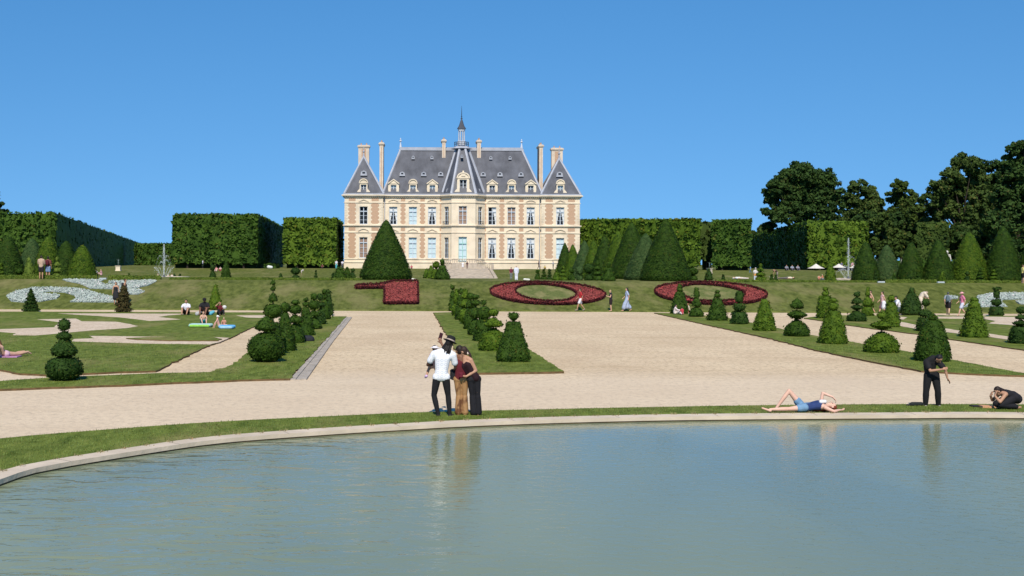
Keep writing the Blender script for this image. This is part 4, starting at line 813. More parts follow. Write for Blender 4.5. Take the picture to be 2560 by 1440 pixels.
holes = {id(f): [] for f in (LP, LM, BL, BC, BR, RM, RP, SL, SR, BK, R1, R2)}; todo = []
for f, u, hw, su, sd in wins:
    a0, a1 = f.s_(u - hw), f.s_(u + hw)
    for (z0, z1), st in ((UP, su), (DN, sd)): holes[id(f)].append((a0, a1, z0, z1)); todo.append((f, a0, a1, z0, z1, st, False))
for f in (BL, BR):
    for z0, z1 in (UP, DN): holes[id(f)].append((f.L * .3, f.L * .72, z0, z1)); todo.append((f, f.L * .3, f.L * .72, z0, z1, 'dark', False))
a0, a1 = BC.s_(1146.5), BC.s_(1167); zd0 = ZV(656)
holes[id(BC)] += [(a0, a1, UP[0], ZV(517)), (a0, a1, zd0, ZV(593))]; todo += [(BC, a0, a1, UP[0], ZV(517), 'shutter', False), (BC, a0, a1, zd0, ZV(593), 'light', True)]
cellar = [(LP, 908.8), (LM, 1032), (LM, 1080), (RM, 1230.5), (RM, 1278.5), (RM, 1326.5)]
for f, u in cellar: holes[id(f)].append((f.s_(u - 5), f.s_(u + 5), ZV(670), ZV(664.5)))
for f in (SL, SR):
    for k in (.3, .7):
        for z0, z1 in (UP, DN): holes[id(f)].append((f.L * k - .9, f.L * k + .9, z0, z1)); todo.append((f, f.L * k - .9, f.L * k + .9, z0, z1, 'dark', False))
wm = MB()
for f in (LP, LM, BL, BC, BR, RM, RP, SL, SR, BK, R1, R2): fwall(wm, f, zG, zC, holes[id(f)])
wm.build('wall', M['stone'], ch)
for f, p, q, z0, z1, st, dr in todo: window(f, p, q, z0, z1, st, 'greenpaint' if dr else 'whitepaint', door=dr, name='door' if dr else 'window')
for f, u in cellar:
    m = MB(); s0, s1 = f.s_(u - 5), f.s_(u + 5); m.add([f.p(s0, -.2, ZV(670)), f.p(s1, -.2, ZV(670)), f.p(s1, -.2, ZV(664.5)), f.p(s0, -.2, ZV(664.5))], [(0, 1, 2, 3)])
    for k in range(1, 6): fbox(m, f, s0 + (s1 - s0) * k / 6 - .03, s0 + (s1 - s0) * k / 6 + .03, ZV(670), ZV(664.5), -.15, -.1)
    m.build('cellar_window', M['iron'], ch)
# mouldings
tr = MB()
for f in (LP, LM, BL, BC, BR, RM, RP, SL, SR):
    e = .0
    def band(v0, v1, d, ff=f): fbox(tr, ff, -d * .6 if ff in (LP, RP, BC, SL, SR) else 0, ff.L + (d * .6 if ff in (LP, RP, BC, SL, SR) else 0), ZV(v1), ZV(v0), .003, d)
    band(488.2, 491, .62); band(491.05, 493, .42); band(493.05, 494.6, .2); band(507, 508.8, .14); band(563.2, 565.8, .34); band(565.85, 567.6, .2); band(581.5, 583.2, .14); band(655.4, 657.4, .2); band(647.8, 649.2, .12)
    band(657.45, 672.5, .06)
    n = int(f.L / .42)
    for k in range(n): a = (k + .25) * .42; fbox(tr, f, a, a + .2, ZV(494.55), ZV(493.05), .21, .36)       # dentils
tr.build('cornice', M['stone'], ch)
# brick panels with toothed edges
bk = MB(); qn = MB()
def brick(f, u0, u1, v1, v0, teeth=True):
    a0, a1, z0, z1 = f.s_(u0), f.s_(u1), ZV(v0), ZV(v1); hgt = z1 - z0
    if not teeth: fbox(bk, f, a0, a1, z0, z1, .003, .03); return
    n = max(1, round(hgt / .84)); st = hgt / n; t = min(.16, (a1 - a0) * .16)
    L = []; Rr = []
    for k in range(n):
        z = z0 + k * st
        for (h, w) in ((0, -t), (.12, -t), (.3, t * .7), (.7, t * .7), (.88, -t), (1, -t)): L.append((a0 - w, z + h * st)); Rr.append((a1 + w, z + h * st))
    pts = Rr + L[::-1]; c = []
    for p in pts:
        if not c or abs(p[0] - c[-1][0]) > 1e-4 or abs(p[1] - c[-1][1]) > 1e-4: c.append(p)
    fpoly(bk, f, c, .003, .03)
def brick_(*a):
    bk.V, bk.F = [], []; brick(*a); bk.build('brick_panel', M['brick'], ch)
for f, u0, u1 in ((LP, 871.5, 888.5), (LP, 928.5, 946.5), (LM, 1002, 1012.5), (LM, 1050.5, 1061.5), (LM, 1099.3, 1102.6), (RM, 1212.4, 1215), (RM, 1249, 1260), (RM, 1297.5, 1308.5), (RP, 1363.5, 1381.5), (RP, 1419.5, 1437)):
    brick_(f, u0, u1, 509.5, 560.5); brick_(f, u0, u1, 584, 645.5); brick_(f, u0, u1, 496, 504, False); brick_(f, u0, u1, 570, 578, False)
# quoins, pediments above the windows
for f, us in ((LP, (861.2, 867, 951.5, 957.2)), (RP, (1353.4, 1359, 1443.7, 1449.2))):
    for (u0, u1) in ((us[0], us[1]), (us[2], us[3])):
        for k in range(34):
            v1 = 508 + k * 4.05
            if v1 > 644: break
            if 559 < v1 < 585: continue
            w = 1.6 if k % 2 else 0; fbox(qn, f, f.s_(u0 if u0 == us[0] else u0 - w), f.s_(u1 + w if u0 == us[0] else u1), ZV(v1 + 3.6), ZV(v1 + .2), .003, .05)
def ped(f, u, hw, vb, vt, kind):
    a0, a1 = f.s_(u - hw), f.s_(u + hw); z0, z1 = ZV(vb), ZV(vt); N = 12; up = []; lo = []
    for i in range(N + 1):
        t = i / N; a = a0 + (a1 - a0) * t; s = (1 - abs(2 * t - 1)) if kind == 'tri' else math.sin(PI * t) ** .8; up.append((a, z0 + .12 + (z1 - z0) * s)); lo.append((a, z0 + (z1 - z0) * s * .82))
    fpoly(qn, f, lo + up[::-1], .07, .2); fbox(qn, f, a0, a1, z0 - .16, z0 - .01, .02, .2)
for k, (f, u, hw, su, sd) in enumerate(wins):
    tri_up = u in (908.8, 1032, 1278.5, 1400.5); ped(f, u, 13, 505.5, 500, 'tri' if tri_up else 'arc'); ped(f, u, 14, 580, 573, 'arc' if tri_up else 'tri')
qn.build('stone_dressing', M['stone'], ch)
# roofs
def hull(name, m_, V, Fc, par=ch): return obj(name, V, Fc, m_, par)
zr = ZV(486)
def ridge_z(v, Y): return H - (v - .45 - CV) / F * Y
Yr = 267.0
mainr = MB(); xl, xr, yl, yr2 = bx(956), bx(1356), 259.7, 275.5; rxl, rxr = bx(1001, Yr), bx(1303, Yr); rz = ridge_z(374, Yr)
P = [(xl, yl, zr), (xr, yl, zr), (xr, yr2, zr), (xl, yr2, zr), (rxl, Yr - .5, rz), (rxr, Yr - .5, rz), (rxr, Yr + .5, rz), (rxl, Yr + .5, rz)]
mainr.add(P, [(0, 1, 5, 4), (1, 2, 6, 5), (2, 3, 7, 6), (3, 0, 4, 7), (4, 5, 6, 7)])
rf = mainr.build('roof', M['slate'], ch)
ld = MB()
for a, b in ((0, 4), (1, 5), (2, 6), (3, 7)): ld.tube(P[a], P[b], .26, .26, 6)
ld.box(rxl - .2, rxr + .2, Yr - .75, Yr + .75, rz - .15, rz + .42)
ld.box(rxl - .4, rxr + .4, Yr - .9, Yr - .755, rz - .32, rz + .02)
def pav(u0, u1, ua, va, Yf):
    Ya = 264.5; x0, x1 = bx(u0, Yf), bx(u1, Yf); za = ridge_z(va, Ya); xa = bx(ua, Ya)
    Pp = [(x0, Yf + .1, zr), (x1, Yf + .1, zr), (x1, 270, zr), (x0, 270, zr), (xa, Ya, za)]
    m = MB(); m.add(Pp, [(0, 1, 4), (1, 2, 4), (2, 3, 4), (3, 0, 4)]); r = m.build('roof', M['slate'], ch)
    l = MB()
    for i in range(4): l.tube(Pp[i], Pp[4], .27, .22, 6)
    l.tube((xa, Ya, za - .3), (xa, Ya, za + .9), .3, .1, 8); l.lathe((xa, Ya, za + .8), [(0, .12), (.25, .3), (.5, .1), (.8, .12), (1.3, .02)], 8)
    l.build('ridge_flashing', M['lead'], r); return Pp
pav(860, 959, 908.5, 392, 258.9); pav(1352, 1451, 1397, 395, 258.9)
# central pavilion roof
Yc = 262.5; ztop = ridge_z(371, Yc); base = [(bx(1105), 260.2), (bx(1128, 257.4), 257.2), (bx(1189, 257.4), 257.2), (bx(1211), 260.2), (bx(1211), 268), (bx(1105), 268)]
top = [(bx(1140, Yc), Yc), (bx(1148, Yc), Yc - 1.1), (bx(1161, Yc), Yc - 1.1), (bx(1169, Yc), Yc), (bx(1169, Yc), Yc + 3), (bx(1140, Yc), Yc + 3)]
cr = MB(); V = [(x, y, zr) for x, y in base] + [(x, y, ztop) for x, y in top]; cr.add(V, [(i, (i + 1) % 6, 6 + (i + 1) % 6, 6 + i) for i in range(6)] + [tuple(range(6, 12))]); rc = cr.build('roof', M['slate'], ch)
cl = MB()
for i in range(4): cl.tube(V[i], V[6 + i], .34, .3, 6)
cl.build('ridge_flashing', M['lead'], rc)
ld.build('ridge_flashing', M['lead'], rf)
gtt = MB()
for f in (LP, LM, BL, BC, BR, RM, RP): fbox(gtt, f, -.3 if f in (LP, RP, BC) else 0, f.L + (.3 if f in (LP, RP, BC) else 0), ZV(488.15), ZV(485.2), .05, .5)
gtt.build('gutter', M['lead'], ch)
for f in (LM, RM):                                               # rain pipes
    m = MB(); a = .35 if f is LM else f.L - .35; m.tube(f.p(a, .16, zG + .3), f.p(a, .16, ZV(494)), .09, .09, 8); m.build('downpipe', M['lead'], ch)
# lantern
xc = bx(1153, Yc); LZ = lambda v: ridge_z(v, Yc)
lt = MB(); lt.lathe((xc, Yc + .5, LZ(372)), [(0, 2.4), (.35, 1.75), (.5, 1.7)], 8); L0 = lt.build('lantern', M['lead'], ch)
rl = MB(); rr_ = 1.55
for i in range(16):
    a = 2 * PI * i / 16; rl.tube((xc + rr_ * math.cos(a), Yc + .5 + rr_ * math.sin(a), LZ(367)), (xc + rr_ * math.cos(a), Yc + .5 + rr_ * math.sin(a), LZ(355)), .05, .05, 4)
    b = 2 * PI * (i + 1) / 16
    for v in (355, 360, 366.5): rl.tube((xc + rr_ * math.cos(a), Yc + .5 + rr_ * math.sin(a), LZ(v)), (xc + rr_ * math.cos(b), Yc + .5 + rr_ * math.sin(b), LZ(v)), .045, .045, 4)
rl.build('railing', M['iron'], L0)
cm = MB(); cm.lathe((xc, Yc + .5, LZ(353)), [(-1.0, .9), (0, .95), (.1, .72)], 8)
for i in range(8):
    a = 2 * PI * (i + .5) / 8; cm.tube((xc + .68 * math.cos(a), Yc + .5 + .68 * math.sin(a), LZ(353)), (xc + .62 * math.cos(a), Yc + .5 + .62 * math.sin(a), LZ(327)), .13, .11, 6)
cm.lathe((xc, Yc + .5, LZ(327.5)), [(0, .75), (.35, .78), (.45, .9), (.5, .9)], 8); cm.build('columns', mat('pale_lead', (.50, .53, .58), (.42, .45, .50), 2), L0)
dm = MB(); dm.lathe((xc, Yc + .5, LZ(321.5)), [(0, 1.0), (.15, .92), (.6, .62), (1.2, .42), (1.7, .28), (2.1, .12), (2.2, .2), (2.35, .2), (2.45, .08)], 8); dm.build('dome', M['slate'], L0)
sp = MB(); sp.tube((xc, Yc + .5, LZ(297)), (xc, Yc + .5, LZ(264)), .11, .025, 6); sp.lathe((xc, Yc + .5, LZ(292)), [(0, .05), (.12, .17), (.25, .05)], 8); sp.build('spire', M['iron'], L0)
for u, v in ((1000.5, 345), (1303, 347)):
    x = bx(u, Yr); z0 = rz + .3; hN = ridge_z(v, Yr) - z0; fm = MB(); fm.lathe((x, Yr, z0), [(0, .3), (hN * .25, .22), (hN * .55, .09), (hN * .6, .1), (hN * .66, .28), (hN * .74, .26), (hN * .8, .08), (hN * .87, .15), (hN, .015)], 8); fm.build('finial', mat('finial_lead', (.55, .60, .68)), ch)
# chimneys
def chim(u0, u1, vt, vb, Yf, dp, brickside=True):
    x0, x1 = bx(u0, Yf), bx(u1, Yf); z1, z0 = ridge_z(vt, Yf), ridge_z(vb, Yf)
    m = MB(); m.box(x0, x1, Yf, Yf + dp, z0, z1 - .55); m.box(x0 - .12, x1 + .12, Yf - .12, Yf + dp + .12, z1 - .55, z1 - .38); m.box(x0 - .22, x1 + .22, Yf - .22, Yf + dp + .22, z1 - .38, z1 - .12); m.box(x0 - .05, x1 + .05, Yf, Yf + dp, z1 - .12, z1 + .05)
    c = m.build('chimney', mat('chimney_stone_%d' % int(u0), (.68, .58, .46), (.55, .46, .37), .9, .9), ch); b = MB(); w = x1 - x0
    if w < 1.4: b.box(x0 + w * .4, x1 - w * .4, Yf - .012, Yf, z0 + .3, z1 - .9)
    else: b.box(x0 + w * .3, x1 - w * .3, Yf - .012, Yf, z0 + .3, z1 - .8)
    for xs_, xe in ((x0 - .012, x0), (x1, x1 + .012)): b.box(xs_, xe, Yf + .5, Yf + dp - .5, z0 + .3, z1 - .9)
    b.build('brick_inset', M['brick'], c)
    pts = MB(); n = max(1, int(max(w, dp) / 1.1))
    for k in range(n):
        f_ = (k + .5) / n; px_, py_ = (x0 + w * f_, Yf + dp / 2) if w > dp else ((x0 + x1) / 2, Yf + dp * f_); pts.lathe((px_, py_, z1 + .05), [(0, .16), (.35, .13), (.4, .17), (.45, .17)], 8)
    pts.build('chimney_pot', M['brick'], c)
chim(948, 957.5, 357, 488, 261, 4.6); chim(1347.5, 1356.5, 361, 488, 261, 4.6); chim(1104.5, 1113, 349, 440, 265.2, 3.4); chim(1192, 1201.5, 350, 440, 265.2, 3.4); chim(895, 922, 364, 430, 267, 1.3); chim(1378, 1406, 369, 430, 267, 1.3)
# dormers
def dormer(f, u, kind, style, big=False, Yf=None):
    hw = 14.5 if not big else 20; wh = 7 if not big else 9; vb = 484.6; vt = 462 if not big else 450; vtop = 448 if not big else 433; f2 = Fr(tuple(f.A - f.n * .18), tuple(f.B - f.n * .18)); m = MB(); s = lambda q: f2.s_(u + q); Z = ZV
    sc_ = 4.5 if kind == 'arc' else .8; d0, d1 = -.5, .12; w0 = hw - sc_
    for g in (-1, 1):                                           # scrolled piers
        pts = [(g * (hw + (2.5 if kind == 'arc' else -1)), vb), (g * (hw + (1 if kind == 'arc' else -1.5)), vb - 5), (g * w0, vb - 11), (g * w0, vt - 2), (g * wh, vt - 2), (g * wh, vb)]
        pts = [(s(a), Z(b)) for a, b in pts]; pts = pts[::-1] if g > 0 else pts
        fpoly(m, f2, pts[::-1], d0, d1)
    fbox(m, f2, s(-wh), s(wh), Z(vt + 1), Z(vt - 2), d0, d1)
    up = [];
    for i in range(15):
        t = i / 14; q = (2 * t - 1) * (w0 + 1.5); h = (1 - abs(2 * t - 1)) if kind == 'tri' else math.sqrt(max(0, 1 - (2 * t - 1) ** 2)); up.append((s(q), Z(vt - 3 - (vt - 3 - vtop) * h)))
    fpoly(m, f2, [(s(-(w0 + 1.5)), Z(vt - 1.95)), (s(w0 + 1.5), Z(vt - 1.95))] + up[::-1], d0, d1 + .12)
    lo = [(a + (s(0) - a) * .14, z - .12 - (z - Z(vt - 2)) * .1) for a, z in up]; fpoly(m, f2, lo + up[::-1], d1 + .12, d1 + .3)
    if big: fbox(m, f2, s(-2), s(2), Z(435), Z(429), d0 + .2, d1); fbox(m, f2, s(-5), s(5), Z(443), Z(437), d1 + .12, d1 + .25)
    dn = m.build('dormer', M['stone'], ch)
    c = MB(); a0, a1 = s(-w0 + 1), s(w0 - 1); zz = Z(vt - 2); dep = 4.2 if not big else 5.5
    c.box(f2.p(a0, 0, 0)[0], f2.p(a1, 0, 0)[0], f2.A[1] + .52, f2.A[1] + dep, Z(vb), zz); c.prism([f2.p(a0, -.52, zz), f2.p(a1, -.52, zz), f2.p((a0 + a1) / 2, -.52, Z(vtop + 3))], (0, 0, 0), (0, dep - .5, 0)); c.build('dormer_roof', M['slate'], dn)
    # window inside (surroundless) as sub-parts of the dormer
    p, q, z0, z1 = s(-wh), s(wh), Z(vb - .2), Z(vt + 1); fr = MB(); d = -.3
    fbox(fr, f2, p, p + .1, z0, z1, d, d + .06); fbox(fr, f2, q - .1, q, z0, z1, d, d + .06); fbox(fr, f2, p + .1, q - .1, z1 - .14, z1, d, d + .06); fbox(fr, f2, p + .1, q - .1, z0, z0 + .1, d, d + .06); mid = (p + q) / 2; fbox(fr, f2, mid - .08, mid + .08, z0 + .1, z1 - .14, d, d + .08)
    for k in (.36, .68): fbox(fr, f2, p + .1, q - .1, z0 + (z1 - z0) * k - .035, z0 + (z1 - z0) * k + .035, d, d + .05)
    fr.build('frame', M['whitepaint'], dn); g = MB(); g.add([f2.p(p, d - .02, z0), f2.p(q, d - .02, z0), f2.p(q, d - .02, z1), f2.p(p, d - .02, z1)], [(0, 1, 2, 3)]); g.build('pane', M['glass'], dn)
    g = MB(); e = -.1; g.add([f2.p(p, d + e, z0), f2.p(q, d + e, z0), f2.p(q, d + e, z1), f2.p(p, d + e, z1)], [(0, 1, 2, 3)]); g.build('blind' if style == 'light' else 'dark_interior', M['blind' if style == 'light' else 'room'], dn)
for f, u, k, st in ((LP, 908.5, 'arc', 'dark'), (LM, 983.5, 'tri', 'light'), (LM, 1032, 'arc', 'light'), (LM, 1080.5, 'tri', 'light'), (RM, 1230, 'tri', 'dark'), (RM, 1278.5, 'arc', 'light'), (RM, 1326.5, 'tri', 'dark'), (RP, 1400.5, 'arc', 'light')): dormer(f, u, k, st)
dormer(BC, 1157.5, 'arc', 'dark', True)
# rooflights
def light_(u, v, w, h, Yf, two=False):
    x = bx(u, Yf); z = ridge_z(v, Yf); W, Hh = w * Yf / F / 2, h * Yf / F / 2; m = MB()
    pts = [(x - W, Yf - .5, z - Hh), (x + W, Yf - .5, z - Hh), (x + W * .8, Yf - .5, z + Hh * .5), (x, Yf - .5, z + Hh), (x - W * .8, Yf - .5, z + Hh * .5)]
    m.prism(pts, (0, 0, 0), (0, 1.9, 0)); r = m.build('rooflight', M['lead'], ch); g = MB(); g.box(x - W * .4, x + W * .4, Yf - .52, Yf - .503, z - Hh * .25, z + Hh * .45); g.build('opening', M['room'], r)
def Yroof(v): return 259.7 + (486 - v) / 112 * 6.8
for u in (1005, 1058.5, 1101, 1207, 1249, 1301.5): light_(u, 435.5, 14, 11, Yroof(441))
for u in (1032, 1079, 1226, 1274): light_(u, 394.5, 8, 9, Yroof(399))
light_(909, 434, 17, 13, 261.7); light_(1398, 435, 17, 13, 261.7); light_(1154, 391, 7, 8, 259.9); light_(1119, 476, 8, 9, 259.6); light_(1196, 476, 8, 9, 259.6)
# balcony railing on the bay
rg = MB()
for f in (BL, BR):
    for k in range(9): rg.tube(f.p(f.L * (.24 + .54 * k / 8), .25, ZV(563)), f.p(f.L * (.24 + .54 * k / 8), .25, ZV(554)), .025, .025, 4)
    rg.tube(f.p(f.L * .22, .25, ZV(554)), f.p(f.L * .8, .25, ZV(554)), .05, .05, 4)
rg.build('balcony_railing', M['iron'], ch)
# perron: terrace in front of the door with two flights and balustrade
pr = MB(); zp = ZV(657.5); Y1, Y0 = 257.2, 251.0
pr.box(bx(1127), bx(1189), Y0, Y1, zG, zp); 
for g in (-1, 1):
    for k in range(8):
        xa = bx(1158) + g * (5.4 / 2 * 1.0 + k * .38); w = .38
        pr.box(min(xa, xa + g * w), max(xa, xa + g * w), Y0 + .2, Y0 + 2.2, zG, zp - (k + 1) * (zp - zb) / 9)
pr.build('perron', M['stone_grey'], ch)
bl = MB()
for k in range(15): x = bx(1130) + (bx(1186) - bx(1130)) * k / 14; bl.lathe((x, Y0 + .15, zp), [(0, .08), (.15, .05), (.35, .1), (.6, .05), (.75, .08)], 6)
bl.box(bx(1128), bx(1188), Y0, Y0 + .3, zp + .75, zp + .9)
for g in (-1, 1):
    xa = bx(1158) + g * 2.7; xb = bx(1158) + g * 5.9
    bl.prism([(xa, Y0 + .05, zp + .9), (xb, Y0 + .05, zb + .9), (xb, Y0 + .05, zb + .7), (xa, Y0 + .05, zp + .7)], (0, 0, 0), (0, .25, 0))
    for k in range(8): t = (k + .5) / 8; x = xa + (xb - xa) * t; bl.lathe((x, Y0 + .17, zp + (zb - zp) * t), [(0, .07), (.3, .1), (.72, .06)], 6)
    bl.box(xb - .25, xb + .25, Y0 - .1, Y0 + .45, zb, zb + 1.15)
bl.build('balustrade', M['stone_grey'], ch)
# broad steps down the lawn in front of the chateau
st = thing('stone_steps', 'wide pale stone steps leading up the lawn to the chateau door', 'steps', (bx(1175, 215), 192, zt(192)))
sm = MB(); n = 16
for k in range(n):
    y0 = 194 + k * 2.6; u0, u1 = (1096, 1262) if k < 3 else (1104 + k * .3, 1244 - k * .9); x0, x1 = (u0 - CU) / F * y0, (u1 - CU) / F * y0
    z1 = zt(y0 + 2.6) + .09; sm.box(x0, x1, y0, y0 + 2.62, zt(y0) - .4, z1)
sm.build('step', M['stone_grey'], st)
sk = MB()
for g in ((1240, 1226), (1102, 1108)):
    for k in range(14):
        y0 = 202 + k * 2.55; x = (g[0] + (g[1] - g[0]) * k / 13 - CU) / F * y0; sk.box(x - .28, x + .28, y0, y0 + 2.56, zt(y0) - .3, zt(y0 + 2.6) + .22)
sk.build('side_kerb', M['stone_grey'], st)
ap = MB(); V = [((u - CU) / F * y, y, zt(y) + .05 + (.01 if y > 236 else 0)) for u, y in ((1095, 237), (1238, 237), (1290, 250), (1215, 257), (1100, 257), (1060, 250))]; ap.add(V, [tuple(range(6))]); settag(ap.build('gravel_forecourt', M['stone_grey']), kind='structure')
# ================================================================== FOUNTAINS, STATUES, PARASOLS
def fountain(u, vt, vb, Y, lab, arcs):
    b = on(u, Y); b.z = max(b.z, zt(Y)); t = thing('fountain', lab, 'fountain', b, 'fountains in the round basins of the terrace'); zt_ = at(u, vt, Y).z
    m = MB(); m.lathe(b, [(-.05, 2.6), (.18, 2.6), (.2, 2.35), (.12, 2.3)], 28); m.build('basin', M['stone_grey'], t)
    hh = zt_ - b.z; P = []
    n = 1500; q = RNG.random(n) ** .8; r = (.03 + .20 * (1 - q) ** .7 * (q + .25)) * RNG.normal(0, .75, n); a = RNG.uniform(0, 2 * PI, n)
    P.append(np.c_[b.x + r * np.cos(a), b.y + r * np.sin(a), b.z + q * hh])
    n = 800; k = RNG.integers(0, 14, n); a = 2 * PI * k / 14 + RNG.normal(0, .03, n); q = RNG.random(n); r = .25 + q * .75 + RNG.normal(0, .02, n); z = q * 1.35 - q * q * .3
    P.append(np.c_[b.x + r * np.cos(a), b.y + r * np.sin(a), b.z + .1 + z])
    for (dx, top) in arcs:
        n = 130; q = RNG.random(n); P.append(np.c_[b.x + dx * q + RNG.normal(0, .035, n), b.y + RNG.normal(0, .05, n), b.z + .4 + top * (1 - (2 * q - .75) ** 2 / 1.6) + RNG.normal(0, .05, n)])
    P = np.concatenate(P); obj('water_jet', *cards(P, np.tile(np.array([0, -1., 0]), (len(P), 1)), .038, 1., .8), M['spray'], t)
    nz = MB(); nz.lathe(b, [(0, .25), (.15, .2), (.3, .08), (.4, .06)], 10); nz.build('nozzle', M['iron'], t)
fountain(410, 610, 700, 122, 'tall thin fountain jet with fan of spray on the left terrace', ((-1.0, 1.9), (.9, 1.9), (-.7, 1.3), (.7, 1.5)))
fountain(2121, 595, 702, 118, 'tapering fountain jet rising before the white parasols on the right', ((-.8, 1.0), (1.0, 1.9), (1.3, 1.3), (-1.4, .7)))
def parasol(u, vt, vb, hw, Y, lab):
    b = on(u, Y); r = hw * Y / F; z1 = at(u, vt, Y).z; z0 = at(u, vb, Y).z; t = thing('parasol', lab, 'parasol', b, 'white cafe parasols'); p = MB(); p.tube(b, (b.x, b.y, z1), .04, .03); p.lathe(b, [(0, .35), (.08, .33)], 10); p.build('pole', M['iron'], t)
    c = MB(); n = 8; V = [(b.x, b.y, z1)] + [(b.x + r * .55 * math.cos(2 * PI * (i + .5) / n), b.y + r * .55 * math.sin(2 * PI * (i + .5) / n), z0 + (z1 - z0) * .36) for i in range(n)] + [(b.x + r * math.cos(2 * PI * (i + .5) / n), b.y + r * math.sin(2 * PI * (i + .5) / n), z0) for i in range(n)]
    c.add(V, [(0, 1 + i, 1 + (i + 1) % n) for i in range(n)] + [(1 + i, 1 + n + i, 1 + n + (i + 1) % n, 1 + (i + 1) % n) for i in range(n)]); c.build('canopy', cloth((.75, .70, .62)), t)
parasol(2040, 659, 671, 21, 243, 'leftmost open white parasol below the bright tree hedge'); parasol(2097, 659, 669, 18, 240, 'middle white parasol behind the yellow green cone'); parasol(2137, 661, 670, 15, 240, 'right white parasol half hidden by the first right cone'); parasol(2191, 647, 656, 9, 240, 'small grey white parasol seen between two yew cones')
# ================================================================== PEOPLE
PENDING = []
def capsule(m, p, r0, q, r1, n=10, flat=None):
    p = Vector(p); q = Vector(q); d = q - p
    if d.length < 1e-4: q = p + Vector((0, 0, 1e-3)); d = q - p
    L = d.length; d = d.normalized(); a = d.orthogonal().normalized(); b = d.cross(a); rings = []
    for k in (-80, -50, -20): t = math.radians(k); rings.append((p + d * r0 * math.sin(t), r0 * math.cos(t)))
    rings.append((p, r0)); rings.append((q, r1))
    for k in (20, 50, 80): t = math.radians(k); rings.append((q + d * r1 * math.sin(t), r1 * math.cos(t)))
    V = []
    for c, r in rings:
        for i in range(n): t = 2 * PI * i / n; V.append(c + (a * math.cos(t) + b * math.sin(t)) * r)
    k = len(rings); m.add(V, [(j * n + i, j * n + (i + 1) % n, (j + 1) * n + (i + 1) % n, (j + 1) * n + i) for j in range(k - 1) for i in range(n)] + [tuple(range(n))[::-1], tuple(range((k - 1) * n, k * n))])
BASEJ = dict(pelvis=(0, 0, .93), waist=(0, 0, 1.06), chest=(0, .01, 1.27), neck=(0, 0, 1.44), head=(0, .02, 1.60), hipL=(-.09, 0, .90), hipR=(.09, 0, .90), kneeL=(-.10, .02, .49), kneeR=(.10, .02, .49), ankL=(-.10, -.02, .08), ankR=(.10, -.02, .08),
             toeL=(-.11, .13, .03), toeR=(.11, .13, .03), shL=(-.17, 0, 1.38), shR=(.17, 0, 1.38), elL=(-.23, -.01, 1.11), elR=(.23, -.01, 1.11), wrL=(-.24, .07, .87), wrR=(.24, .07, .87))
